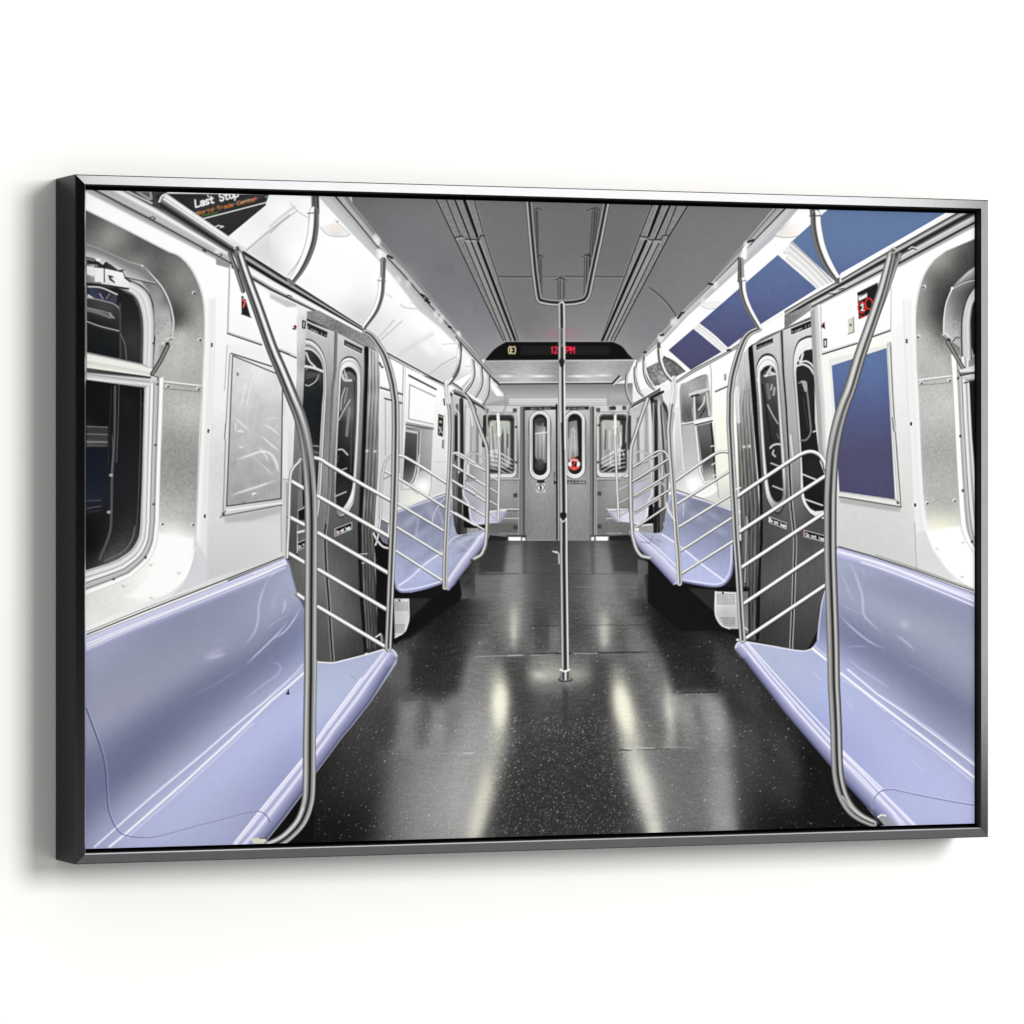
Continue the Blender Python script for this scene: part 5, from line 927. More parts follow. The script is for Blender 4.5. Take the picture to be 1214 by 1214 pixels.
for q, w, c in (((840, 130, 870, 75, 862, 105, 900, 118), 2.6, 225), ((830, 128, 890, 118), 2.2, 215), ((850, 300, 880, 360, 910, 410), 1.6, 200), ((850, 180, 860, 260), 4, 120), ((865, 555, 880, 540, 905, 532, 930, 535), 2.4, 230), ((885, 570, 880, 590, 895, 605), 2.2, 215),
                ((870, 645, 915, 662), 1.8, 225), ((880, 780, 945, 805), 1.8, 225), ((820, 180, 870, 520), 2.4, 30), ((890, 200, 885, 240), 3, 170), ((875, 180, 870, 210), 2, 190), ((905, 470, 915, 500), 1, 150)):
    T(smooth(D2(*q)), w, c, .78, 1.2, ia)
ob = smooth(D1(1002, 1080, 1005, 1010, 1030, 935, 1075, 905, 1115, 898)) + D2(1125, 0) + D2(1160, 600, 1190, 700, 1190, 980, 1130, 960) + smooth(D2(1100, 940, 1060, 880, 1045, 800, 1040, 600, 1022, 350, 1010, 200, 1002, 100))
P([lerp(p, (960, 520), -.02) for p in ob], 60); P(ob, F((942, 420, 225), (950, 408, 235), (943, 460, 190), (948, 520, 205), (950, 580, 215), (955, 605, 225), (970, 612, 215), (962, 405, 230), r=2))
ib = smooth(D1(1018, 1110, 1028, 1040, 1060, 985, 1110, 968)) + D2(1125, 0, 1130, 400, 1160, 640, 1190, 720, 1190, 925) + smooth(D2(1130, 930, 1095, 905, 1065, 830, 1052, 620, 1038, 400, 1022, 180, 1016, 80))
T(ob, 1.0, 120, .7); P(ib, F((950, 430, 45), (960, 450, 40), (955, 480, 38), (962, 520, 30), (968, 560, 40), (965, 590, 20), (972, 600, 22), r=3))
for q, w, c in (((1030, 30, 1045, 45, 1060, 0), 2, 225), ((1020, 70, 1060, 60, 1100, 80, 1125, 120), 2.4, 230), ((1035, 170, 1060, 165, 1080, 200, 1100, 380, 1105, 460, 1080, 505, 1045, 510), 2.2, 130), ((1060, 170, 1075, 215), 3, 170), ((1120, 460, 1145, 448), 1.8, 215),
                ((1055, 710, 1135, 742), 1.8, 225), ((1060, 855, 1175, 895), 1.8, 225), ((1125, 20, 1128, 90), 2, 120), ((1060, 260, 1090, 440), 2, 60)):
    T(smooth(D2(*q)), w, c, .9)
T(smooth(D1(1045, 1035, 1060, 985, 1075, 960)), 1.6, 215); T(smooth(D1(1040, 1050, 1075, 1040, 1110, 1060, 1125, 1090)), 2, 220); T(smooth(D1(1050, 1160, 1075, 1165, 1080, 1200)), 2, 165)
# white post at the right of the doors
BD(E1(155, 745, 170, 1100) + E2(190, 300, 205, 560, 228, 640), E1(205, 700, 228, 1100) + E2(245, 300, 256, 560, 262, 640), [(0, 110), (.08, 165), (.3, 150), (.5, 185), (.8, 205), (1, 240)])
for x, y in ((880, 20),): pass
text('', (0, 0), (1, 1), 1, 0)

# ------------------------------------------------------------------ right wall beyond the doors
BD(D1(300, 1160, 400, 1090, 600, 985, 720, 905), D1(300, 1178, 400, 1115, 610, 1000, 700, 945), [(0, 240), (.3, 60), (.5, 205), (.8, 150), (1, 60)])
P(E(*D1(620, 975)[0], 3, 1.6), 70)
T(D1(508, 1050, 515, 1100) + D2(518, 400, 560, 850), 1.1, 160); T(D2(540, 222, 615, 190), 1.6, 90); T(D2(540, 212, 612, 180), .8, 200)
P(D2(590, 118, 605, 112, 606, 155, 592, 160), 200); T(D2(598, 120, 598, 150), 1.8, 110, .8)
# window bay
P(smooth(D2(330, 200, 370, 165, 480, 118, 500, 160, 515, 300, 530, 560, 545, 740, 540, 820, 440, 850, 375, 790, 345, 600, 335, 400), 4, True), F((810, 470, 150), (815, 455, 170), (830, 448, 130), (838, 460, 200), (812, 495, 140), (815, 520, 175), (815, 560, 185), (830, 580, 235), (820, 575, 250), (845, 575, 240), r=3))
P(D2(345, 190, 480, 125, 490, 200, 420, 230, 400, 330, 410, 400, 370, 410, 340, 390), F((812, 465, 150), (830, 452, 150), (820, 462, 175), (816, 490, 90), (812, 498, 110), r=2)); NZ(D2(345, 190, 480, 125, 490, 200, 420, 230, 400, 330, 410, 400, 340, 390), 10, 1, seed=61)
P(D2(415, 250, 505, 210, 512, 370, 425, 385), F((828, 480, 60), (835, 475, 150), (838, 485, 90), (832, 490, 120), r=1.5))
for q, w, c in (((390, 240, 430, 225, 500, 205), 3.4, 205), ((400, 250, 440, 240), 2.6, 60), ((440, 330, 470, 290, 475, 250), 1.4, 220), ((450, 370, 480, 320), 1.6, 60), ((415, 255, 420, 390), 2.2, 205), ((490, 230, 505, 360), 2.6, 190)):
    T(smooth(D2(*q)), w, c)
P(D2(412, 395, 520, 368, 522, 392, 414, 418), 230); T(D2(414, 420, 522, 394), 1.4, 50); T(D2(342, 412, 412, 400), 1.4, 235); T(D2(342, 420, 412, 408), .8, 120)
P(D2(345, 422, 415, 415, 435, 650, 360, 690), F((812, 520, 175), (822, 540, 185), (818, 555, 190), r=3)); NZ(D2(345, 422, 415, 415, 435, 650, 360, 690), 6, .8, seed=62)
BD(D2(415, 420, 432, 600, 440, 700, 470, 765, 520, 760), D2(432, 425, 450, 600, 460, 690, 480, 745, 530, 735), [(0, 130), (.3, 240), (.6, 225), (.85, 150), (1, 50)])
P(D2(432, 425, 520, 405, 540, 560, 548, 740, 500, 748, 470, 735, 455, 600), F((832, 510, 110), (840, 530, 85), (838, 545, 60), (842, 565, 175), (845, 570, 200), r=3)); T(D2(515, 410, 530, 600, 545, 750), 1.8, 30)
T(D2(535, 410, 550, 740), 2.2, 225)
for q in ((515, 545, 540, 540), (520, 655, 545, 640), (525, 720, 548, 712), (530, 760, 545, 775)): T(D2(*q), 1.6, 205)
P(D2(300, 320, 325, 310, 345, 650, 340, 720, 305, 745), F((803, 490, 215), (805, 540, 190), (804, 560, 180), r=3), .9); T(D2(325, 300, 350, 660, 372, 790), 1.2, 225)
P(D2(300, 700, 350, 680, 375, 790, 430, 840, 640, 900, 640, 935, 480, 880, 310, 815), F((805, 565, 190), (815, 580, 225), (840, 592, (215, 215, 205)), (865, 604, 195), r=3))
T(D2(310, 805, 460, 855, 640, 925), 1.4, (120, 120, 112))
glow(*D2(410, 760)[0], 9, 9, 255, .9)
# second doors, far right
P(D2(140, 270, 230, 225, 300, 350, 270, 600, 260, 900, 235, 1060, 170, 1060), F((770, 480, 110), (780, 480, 150), (785, 500, 190), (772, 540, 90), (780, 560, 120), (775, 600, 80), (785, 620, 100), r=3))
for q, w, c in (((165, 265, 185, 500, 190, 700, 185, 1050), 4, 20), ((178, 300, 200, 320, 225, 700, 205, 740), 1.6, 215), ((190, 340, 208, 500, 212, 690), 2.4, 40), ((205, 270, 235, 500, 245, 900), 3, 165), ((150, 280, 165, 600, 160, 1000), 3, 150), ((230, 260, 255, 500), 4, 120), ((215, 300, 245, 700), 2, 60),
                ((205, 740, 205, 1050), 2, 20), ((255, 280, 270, 560), 3, 225), ((240, 250, 262, 400), 2.6, 70)):
    T(smooth(D2(*q)), w, c, .9)
P(D2(225, 230, 285, 205, 290, 300, 270, 330, 230, 270), 225); T(D2(230, 290, 250, 340), 2, 50); T(D2(222, 760, 240, 780), 2, 175)
T(D2(150, 262, 230, 222), 3, 40); T(D2(60, 300, 160, 250), 2, 160)
# right far stretch to the end wall
P(C2(1035, 330, 1150, 262, 1165, 400, 1165, 800, 1160, 880, 1040, 1050), F((752, 500, 190), (760, 480, 175), (765, 500, 190), (760, 540, 165), (768, 560, 180), (755, 590, 160), r=3))
for q, w, c in (((1030, 370, 1030, 560), 4, 32), ((1060, 400, 1055, 640), 4, 190), ((1080, 380, 1085, 640), 3, 120), ((1100, 350, 1105, 640), 5, 205), ((1130, 330, 1132, 640), 3, 150), ((1150, 300, 1160, 700), 3, 225), ((1185, 280, 1190, 800), 5, 50), ((1172, 290, 1172, 900), 2, 180), ((1205, 290, 1210, 900), 3, 190)):
    T(C2(*q), w, c, .8)
BD(C2(1214, 195, 1130, 245, 1040, 295), C2(1214, 228, 1130, 270, 1040, 318), [(0, 205), (.3, 60), (.6, 150), (.8, 40), (1, 50)])
P(C2(1060, 760, 1150, 755, 1165, 830, 1140, 870, 1132, 960, 1110, 1000, 1050, 990), F((755, 580, (180, 180, 195)), (765, 590, (165, 165, 180)), (760, 612, (200, 200, 214)), r=3))
T(smooth(C2(1165, 790, 1160, 840, 1138, 880, 1130, 965, 1105, 998, 1060, 998)), 1.6, (220, 220, 232)); P(C2(1168, 860, 1175, 1000, 1100, 1010, 1060, 1015, 1110, 1000, 1140, 960, 1145, 890), 8)
P(C2(905, 930, 1050, 925, 1060, 1000, 960, 990, 940, 975), F((728, 608, (175, 175, 192)), (740, 610, (215, 215, 226)), r=2)); T(C2(905, 925, 1020, 918), 1.2, 235); T(C2(905, 932, 955, 988), 2.4, (150, 150, 172))
P(C2(1085, 1018, 1170, 1010, 1170, 1062, 1085, 1050), 165)
for x in range(1090, 1170, 9): T(C2(x, 1018, x, 1058), .7, 90, .6)
# ------------------------------------------------------------------ seats
WL = (248, 248, 255)
# mid-left seat
P(B2(610, 1060, 700, 1060, 720, 1214, 625, 1214) + B3(735, 400, 1060, 400, 1200, 330, 1100, 480, 900, 600, 740, 720, 640, 640, 625, 215), 10)
P(B3(640, 100, 740, 60, 740, 400, 640, 420), 6)
P(B3(740, 445, 960, 445, 1000, 400, 1020, 380, 900, 560, 830, 600, 740, 500), 30); P(B3(825, 450, 960, 450, 850, 560, 828, 560), 48, .8, 3)
P(B3(975, 430, 1120, 345, 1150, 330, 1140, 450, 1060, 500, 830, 680, 740, 700, 740, 660), 5, .9, 6)
P(B3(1120, 330, 1160, 300, 1214, 290, 1214, 440, 1130, 455, 1135, 420), F((550, 690, 70), (560, 695, 60), (548, 700, 110), r=2), .8, 3)
h = B3(735, 448, 818, 448, 822, 560) + smooth(B3(822, 560, 815, 600, 795, 645, 740, 678)); P(h, F((470, 712, 175), (480, 712, 215), (475, 740, 185), (480, 745, 205), r=3)); T(smooth(B3(822, 450, 824, 560, 815, 605, 795, 648, 740, 680)), 1.2, 225)
for y in list(range(468, 520, 11)) + list(range(600, 650, 11)):
    for x in range(742, 815, 10):
        if y > 590 and x > 800: continue
        P(R(*(B3(x, y)[0]), B3(x + 5, y + 6)[0][0], B3(x + 5, y + 6)[0][1]), 95)
P(E(*B3(767, 458)[0], 1.2), 30)
SL = B2(752, 935, 850, 898, 1035, 832, 1075, 830, 1080, 900, 1090, 1010, 1105, 1060, 1130, 1078, 1214, 1068) + C3(0, 76, 100, 58, 165, 42, 195, 55, 200, 78, 190, 105, 100, 225, 0, 355) + B3(1062, 400, 1048, 398, 1042, 340, 1015, 358, 940, 385, 840, 412, 780, 412, 745, 390, 738, 340, 738, 0)
P(SL, F((475, 612, (152, 154, 180)), (500, 605, (158, 158, 182)), (520, 590, (165, 165, 188)), (530, 600, (150, 150, 175)), (500, 625, (140, 142, 170)), (480, 640, (158, 160, 192)), (520, 630, (160, 162, 190)), (500, 655, (172, 174, 210)), (480, 680, (176, 178, 214)), (510, 685, (176, 178, 214)), (540, 640, (165, 166, 190)),
          (550, 645, (158, 160, 185)), (535, 665, (172, 174, 205)), (548, 668, (160, 160, 188)), (560, 650, (168, 168, 196)), (575, 635, (172, 172, 196)), (540, 680, (150, 150, 180)), (530, 695, (160, 160, 192)), (510, 695, (160, 162, 200)), r=4)); NZ(SL, 3, 10, 3, seed=70); NZ(SL, 2, 3, 8, seed=71); P(SL, lambda X, Y, cur: cur.mean(2, keepdims=True) + (cur - cur.mean(2, keepdims=True)) * .88 - np.array([5, 1, 0], np.float32))
P(B2(750, 940, 850, 905, 1035, 842, 1070, 850, 1075, 960, 1060, 1080) + B3(1030, 165, 930, 228, 830, 318, 760, 365, 740, 300), lambda X, Y, cur: cur * (.84 + .10 * np.clip((Y - 585) / 90, 0, 1)[..., None]), .9, 7)
P(B3(790, 250, 900, 190, 1010, 100, 1020, 140, 900, 230, 800, 310), lambda X, Y, cur: cur * .90, .7, 8)
for x, y, rx, ry, a in ((820, 1000, 10, 5, .35), (960, 940, 6, 12, .35), (900, 1060, 14, 5, .3), (860, 960, 12, 4, .3), (1130, 1110, 8, 3, .5), (1180, 1090, 6, 2, .5)): glow(*B2(x, y)[0], rx, ry, (192, 194, 212), a, -.5)
for x, y, rx, ry in ((1110, 1095, 6, 2.5), (1160, 1140, 8, 2), (1190, 1105, 5, 2), (1140, 1165, 7, 2)): glow(*B2(x, y)[0], rx, ry, (130, 132, 152), .55, -.4)
T(B2(752, 935, 850, 898, 1035, 834), 1.4, (205, 205, 225)); T(smooth(B3(765, 370, 830, 325, 930, 235, 1030, 170)), 2.0, (222, 222, 240)); T(smooth(B3(1055, 130, 1075, 100, 1110, 78, 1140, 70)), 1.2, (215, 215, 235), .8)
T(smooth(B3(745, 350, 760, 385, 800, 395, 900, 378, 1015, 346)), 1.4, (225, 225, 242)); T(smooth(B3(742, 350, 760, 398, 800, 408, 900, 394, 1015, 358)), 2.2, (135, 137, 175), .8)
BD(B3(1052, 330, 1120, 230, 1214, 110) + C3(130, 80, 180, 46), B3(1062, 400, 1110, 350) + C3(0, 355, 100, 225, 196, 95), [(0, (205, 205, 228)), (.2, (225, 225, 240)), (.4, (182, 182, 210)), (.7, (150, 150, 180)), (1, (95, 95, 120))], .9)
T(smooth(B2(960, 1010, 970, 950, 1010, 880, 1040, 850)), 1.2, (205, 205, 222), .8); T(smooth(B2(1060, 1090, 1050, 1000, 1075, 930)), 1.2, (200, 200, 220), .6)
for q in ((1000, 920, 1040, 1040), (880, 980, 860, 1100), (1100, 1100, 1170, 1150)): T(B2(*q), 3, (182, 184, 208), .4, 3)
T(smooth(B2(612, 1062, 640, 1110, 670, 1140, 705, 1150)), 2.6, [(-1, 120), (0, 225), (1, 200)])
P(B2(655, 975, 700, 990, 700, 1130, 665, 1110, 640, 1060), (120, 120, 135))
# mid-right seat
P(D3(70, 130, 330, 340, 640, 380, 740, 380, 740, 690, 560, 640, 330, 640, 140, 470, 140, 240), 8, .92, 3)
P(D3(80, 215, 142, 230, 142, 300, 120, 310, 115, 440, 145, 465, 80, 460), F((758, 672, 130), (765, 690, 90), (765, 700, 70), r=2), .6, 2)
P(D3(380, 385, 540, 395, 540, 530, 480, 480), 52, .9, 3)
h = D3(540, 405, 664, 410, 690, 628, 620, 628) + smooth(D3(620, 628, 570, 605, 540, 545, 538, 480)); P(h, F((855, 705, 200), (865, 710, 215), (860, 725, 175), (868, 738, 180), (852, 715, 215), r=3)); T(smooth(D3(540, 405, 538, 520, 550, 570, 580, 608, 625, 627)), 1.3, 232)
P(D3(672, 405, 735, 405, 735, 660, 700, 640), F((878, 710, 110), (884, 740, 130), r=3))
for y in list(range(420, 478, 11)) + list(range(560, 610, 11)):
    for x in range(550, 660, 10):
        if y > 550 and x < 565 + (y - 560) * .5: continue
        P(R(*(D3(x, y)[0]), D3(x + 5, y + 6)[0][0], D3(x + 5, y + 6)[0][1]), 92)
P(E(*D3(585, 415)[0], 1.2), 30)
SRt = D2(262, 835, 310, 820, 460, 868, 640, 925) + D3(645, 130, 645, 240) + smooth(D3(645, 240, 630, 310, 590, 365, 540, 377, 440, 362, 345, 342)) + D3(330, 345, 315, 362, 290, 368, 275, 345, 150, 212, 70, 130, 30, 70, 28, 48, 42, 38, 70, 45, 140, 58, 200, 65, 228, 52, 238, 15) + D2(242, 960)
P(SRt, F((795, 595, (172, 173, 200)), (815, 602, (150, 152, 180)), (840, 612, (146, 148, 176)), (860, 615, (148, 148, 175)), (830, 630, (155, 157, 190)), (800, 625, (165, 167, 198)), (860, 640, (152, 154, 184)), (820, 655, (172, 174, 214)), (850, 660, (165, 167, 202)), (845, 680, (180, 182, 222)), (820, 680, (182, 184, 222)),
           (795, 650, (186, 188, 220)), (785, 660, (182, 183, 216)), (770, 640, (170, 171, 196)), (760, 632, (160, 160, 185)), (780, 645, (176, 177, 204)), (800, 680, (172, 173, 205)), (775, 660, (182, 182, 210)), r=4)); NZ(SRt, 3, 10, 3, seed=72); NZ(SRt, 2, 3, 8, seed=73); P(SRt, lambda X, Y, cur: cur.mean(2, keepdims=True) + (cur - cur.mean(2, keepdims=True)) * .88 - np.array([5, 1, 0], np.float32))
P(D2(300, 830, 460, 868, 640, 925) + D3(645, 130, 632, 240, 595, 335, 480, 255, 370, 165, 290, 105, 215, 58, 235, 0) + D2(255, 900), lambda X, Y, cur: cur * (.84 + .10 * np.clip((Y - 590) / 90, 0, 1)[..., None]), .9, 7)
for x, y, rx, ry, a in ((350, 890, 6, 10, .4), (430, 960, 12, 5, .35), (520, 950, 12, 4, .3), (560, 1040, 12, 5, .3), (300, 920, 5, 12, .35)): glow(*D2(x, y)[0], rx, ry, (192, 194, 212), a, .5)
for x, y, rx, ry in ((110, 80, 5, 2), (170, 120, 8, 2.5), (140, 95, 7, 2), (205, 105, 5, 2)): glow(*D3(x, y)[0], rx, ry, (128, 130, 152), .55, .4)
T(smooth(D2(310, 815, 460, 862, 640, 925)), 1.6, (212, 212, 232)); T(smooth(D2(320, 835, 460, 882, 640, 942)), 1, (120, 122, 150), .6)
T(smooth(D3(215, 62, 290, 110, 370, 170, 480, 260, 590, 340)), 2.0, (228, 228, 245)); T(smooth(D3(590, 345, 620, 300, 632, 240, 635, 130)), 1.6, (205, 205, 230)); T(smooth(D3(345, 335, 450, 352, 550, 362, 600, 340)), 1.3, (222, 222, 242))
T(smooth(D3(345, 346, 450, 366, 540, 376, 595, 360, 632, 310, 644, 240)), 2.4, (128, 130, 168), .85)
BD(D3(50, 40, 130, 110, 225, 195, 330, 305), D3(28, 70, 100, 165, 200, 268, 290, 368), [(0, (225, 225, 242)), (.3, (190, 190, 218)), (.6, (165, 165, 195)), (1, (95, 95, 125))], .95); T(D3(75, 52, 200, 150, 330, 275), 1.5, (225, 225, 242))
T(smooth(D2(340, 860, 352, 900, 350, 960)), 1.2, (205, 205, 225), .7); T(D3(170, 80, 150, 120, 100, 110), 1.6, (120, 122, 150), .6); T(D2(255, 890, 262, 920, 285, 960, 300, 980), 2, 205)
T(D3(235, 0, 240, 30, 220, 62), 2, (150, 152, 180))

# near-left bench
NL = A3(-30, 700, 15, 680, 700, 408, 1185, 208) + B3(60, 214, 92, 208, 112, 235, 132, 310, 160, 420, 200, 500, 235, 640, 265, 770, 285, 822, 370, 828, 430, 815, 560, 782, 660, 752, 700, 742, 735, 755, 755, 785, 750, 830, 600, 1060, 480, 1214) + B4(440, 460, 275, 682, 185, 822, 90, 950, -10, 1075, -200, 1214) + [(90, 1020)]
P(R(340, 930, 372, 1012), 4)
def K(t, *kn): return [(t(a, b)[0][0], t(a, b)[0][1], c) for a, b, c in kn]
kn = K(A3, (60, 760, (170, 172, 205)), (100, 900, (148, 150, 172)), (250, 700, (150, 152, 180)), (400, 620, (142, 144, 172)), (600, 580, (138, 142, 168)), (850, 470, (142, 146, 172)), (600, 700, (144, 147, 172)), (780, 780, (170, 171, 194)), (400, 950, (156, 156, 178)), (200, 1000, (152, 151, 172)), (120, 1140, (158, 158, 180)), (400, 1060, (150, 150, 174)),
       (850, 700, (138, 142, 168)), (950, 600, (150, 153, 178)), (650, 940, (126, 128, 158)), (800, 860, (120, 123, 154)), (500, 1100, (116, 118, 150)), (300, 1180, (124, 126, 158)), (980, 740, (146, 148, 174)), (1120, 620, (140, 142, 170)), (1060, 700, (138, 140, 168)), (1160, 680, (124, 127, 158)), (1050, 790, (118, 122, 152)), (1130, 450, (156, 158, 182)), (1080, 380, (146, 149, 176)),
       (1180, 330, (168, 169, 195)), (1190, 500, (172, 173, 196)), (950, 900, (122, 126, 158)), (1100, 870, (132, 135, 168)), (850, 1000, (122, 125, 158)), (1000, 1020, (150, 151, 180)), (700, 1120, (124, 127, 160)), (900, 1120, (162, 162, 190)), (1150, 920, (165, 166, 198)), (1180, 800, (130, 133, 170)))
kn += K(A4, (60, 520, (140, 141, 166)), (60, 440, (160, 160, 190)), (300, 480, (110, 114, 148)), (140, 560, (122, 124, 156)), (300, 640, (108, 112, 146)), (500, 460, (118, 121, 154)), (200, 740, (110, 113, 150)), (60, 640, (122, 122, 158)), (60, 880, (116, 116, 156)), (60, 1000, (138, 138, 172)), (200, 850, (145, 147, 168)), (350, 740, (150, 151, 176)), (550, 580, (150, 151, 178)),
        (750, 420, (150, 151, 178)), (950, 260, (158, 158, 186)), (280, 860, (170, 170, 200)), (120, 1060, (168, 170, 205)), (400, 940, (178, 180, 218)), (600, 760, (184, 186, 226)), (800, 600, (184, 186, 226)), (1000, 400, (184, 186, 228)), (1150, 300, (184, 186, 228)), (700, 900, (178, 180, 216)), (1000, 620, (178, 180, 218)), (900, 780, (170, 172, 210)), (1000, 850, (160, 162, 200)),
        (350, 1030, (180, 182, 220)), (600, 1060, (174, 176, 214)), (850, 1000, (172, 174, 208)), (800, 1090, (168, 170, 205)))
kn += K(B3, (60, 400, (168, 170, 195)), (120, 330, (170, 172, 196)), (150, 500, (150, 152, 182)), (100, 580, (132, 135, 168)), (170, 620, (125, 128, 165)), (50, 700, (122, 126, 158)), (150, 760, (140, 143, 180)), (60, 880, (142, 145, 178)), (150, 880, (165, 167, 202)), (330, 900, (180, 186, 214)), (450, 860, (176, 182, 208)), (400, 1000, (186, 194, 216)), (560, 830, (172, 176, 206)), (330, 1100, (188, 192, 226)), (350, 1180, (180, 182, 222)))
kn += K(B4, (50, 300, (184, 186, 228)), (130, 250, (182, 184, 226)), (100, 430, (182, 184, 226)), (60, 600, (168, 170, 212)), (150, 520, (156, 158, 202)), (310, 350, (184, 188, 226)), (30, 760, (150, 152, 196)))
P(NL, F(*kn, r=8, reg=.25, warp=fan(652, 534, 420, 130))); NZ(NL, 1.5, 3, seed=75); P(NL, lambda X, Y, cur: (cur.mean(2, keepdims=True) + (cur - cur.mean(2, keepdims=True)) * .92) * np.array([.955, .975, .975], np.float32))
BD(A3(-30, 690, 15, 672, 700, 405, 1185, 207) + B3(95, 208), A3(-30, 800, 15, 782, 300, 650, 700, 490, 1000, 370, 1190, 290), [(0, (120, 120, 135)), (.06, (196, 196, 222)), (.2, (212, 212, 236)), (.3, (190, 190, 220)), (.42, (246, 246, 252)), (.5, (200, 200, 228)), (.62, (158, 160, 195)), (.7, (225, 225, 242)), (.78, (165, 166, 198)), (1, (148, 150, 180))], .88, 0)
T(smooth(A3(15, 735, 260, 628, 500, 530, 760, 425, 1030, 315, 1190, 240)), 1.4, WL); T(smooth(A3(1000, 300, 1100, 262, 1185, 222)), 1.2, (235, 235, 250)); T(A3(15, 660, 400, 505, 700, 388, 1180, 200), 1.4, (70, 70, 72)); T(A3(15, 645, 400, 488, 700, 375), .9, (130, 130, 125)); T(A3(15, 630, 300, 520, 700, 372), 1.3, 240, .8)
T(smooth(B3(0, 262, 50, 238, 88, 228, 98, 245)), 1.4, (230, 230, 246)); T(smooth(B3(95, 212, 115, 245, 135, 325, 165, 425, 200, 500)), 1.5, (120, 122, 160), .8)
for q, w, c, a in ((A3(1110, 305, 1070, 370, 1035, 480, 1028, 580, 1000, 660, 930, 740), 2.2, (198, 198, 216), .6), (A3(1214, 575, 1150, 650, 1050, 750, 945, 850), 1.6, (205, 205, 222), .7), (A3(1214, 540, 1140, 580, 1060, 640), 1.2, (170, 172, 198), .6), (A3(945, 850, 800, 940, 600, 1050), 1.2, (140, 142, 176), .6),
                   (A3(1080, 830, 1140, 830, 1165, 860, 1140, 900, 1060, 960, 900, 1080), 1.8, (176, 178, 208), .55), (A3(700, 800, 790, 790, 850, 765), 2.4, (186, 186, 205), .6), (B3(0, 700, 90, 640, 150, 560, 185, 490), 1.6, (200, 200, 220), .7), (B3(0, 330, 20, 300, 60, 270), 1.4, (205, 205, 225), .6),
                   (B3(0, 930, 40, 900, 60, 860, 50, 835, 10, 825), 1.4, (160, 162, 196), .6), (A3(1190, 440, 1185, 500, 1170, 540), 2, (205, 205, 222), .6), (A3(1130, 420, 1110, 520), 4, (168, 170, 194), .5), (A3(730, 720, 840, 680), 5, (152, 155, 180), .3)):
    T(smooth(q), w * 1.15, c, a, max(w * 1.1, 1.6), None, .3)
glow(*A3(770, 780)[0], 12, 6, (180, 178, 200), .5, -.5)
# ridge highlights along the front of the seat pan
T(smooth(A4(60, 1120, 190, 1005, 420, 800, 700, 570, 900, 395, 1080, 250, 1214, 130) + B4(195, 40)), 2.6, (228, 226, 245), .5, 2.6); T(A4(60, 1120, 190, 1005, 440, 790, 700, 572, 890, 405, 1060, 265, 1214, 125), 1.2, (248, 246, 255), .85)
T(A4(150, 1118, 240, 1045, 600, 730, 850, 500, 1100, 260, 1214, 165) + B4(200, 90), 3.2, (225, 225, 245), .6, 3); T(A4(150, 1118, 240, 1045, 600, 730, 850, 500, 1100, 260, 1214, 165) + B4(200, 90), 1.7, (255, 255, 250))
T(A4(260, 1060, 600, 760, 850, 530, 1000, 385), 2.6, (215, 215, 240), .5, 2.6); T(A4(190, 960, 400, 780, 700, 520, 1000, 280), 5, (160, 160, 190), .4, 5)
T(B3(0, 1020, 200, 865), 2.4, (195, 195, 222), .6, 2.4)
# front lip
li = B3(675, 750, 540, 920, 330, 1205) + B4(280, 480, 190, 600, 0, 830, -60, 905, -215, 1100)
lo = B3(755, 800, 600, 1060, 480, 1214) + B4(440, 460, 275, 682, 185, 822, 90, 950, -10, 1075, -120, 1180)
BD(li, lo, [(0, (182, 182, 216)), (.1, (236, 236, 250)), (.16, (190, 190, 222)), (.26, (160, 162, 196)), (.36, (214, 214, 236)), (.42, (225, 225, 242)), (.5, (172, 173, 206)), (.66, (140, 142, 178)), (.82, (120, 122, 156)), (.93, (88, 90, 118)), (.97, (165, 168, 190)), (1, (70, 72, 90))])
T(li[1:], 1.6, WL, .9); T(B3(700, 752, 560, 930, 350, 1214), 1.2, (225, 225, 242), .8)
P(smooth(B3(662, 752, 700, 742, 738, 755, 756, 790, 745, 830, 700, 850), 5), (170, 172, 205), .35, 6); T(smooth(B3(675, 750, 705, 744, 735, 758, 752, 785)), 1.4, (222, 222, 240))
T(smooth(B3(285, 824, 370, 828, 430, 815, 560, 782, 670, 750)), 1.6, (236, 236, 246)); T(smooth(B3(285, 835, 370, 838, 430, 826, 560, 792)), 1, (160, 165, 190), .7); P(E(*B3(572, 774)[0], 2, 1), 230); T(B3(480, 900, 510, 930), 1, (140, 145, 170), .6); T(B3(430, 850, 560, 800), 5, (165, 170, 200), .4, 5)
P(A4(985, 1070, 1060, 1062, 1085, 1078, 1075, 1100, 1000, 1100), (205, 205, 190)); T(A4(1040, 1068, 1075, 1068, 1085, 1085), 1.2, 70)
seam_l = smooth(A4(12, 300, 60, 430, 100, 540, 120, 620, 130, 710, 135, 800, 142, 890, 160, 950, 190, 1010, 240, 1050, 350, 1064, 450, 1052, 600, 1012, 700, 985, 800, 960, 920, 925, 1000, 910, 1040, 910, 1075, 930, 1100, 970))
T(seam_l, [1.9, 1.7, 1.5, 1.2, .9, .9, .9, 1.2], (72, 76, 122), .75); T([(x + 1.2, y - .6) for x, y in seam_l], .8, (205, 205, 232), .5)
P(B3(108, 985, 112, 985, 112, 1000, 116, 1010, 116, 1016, 98, 1016, 98, 1008, 106, 1000), (20, 20, 28))

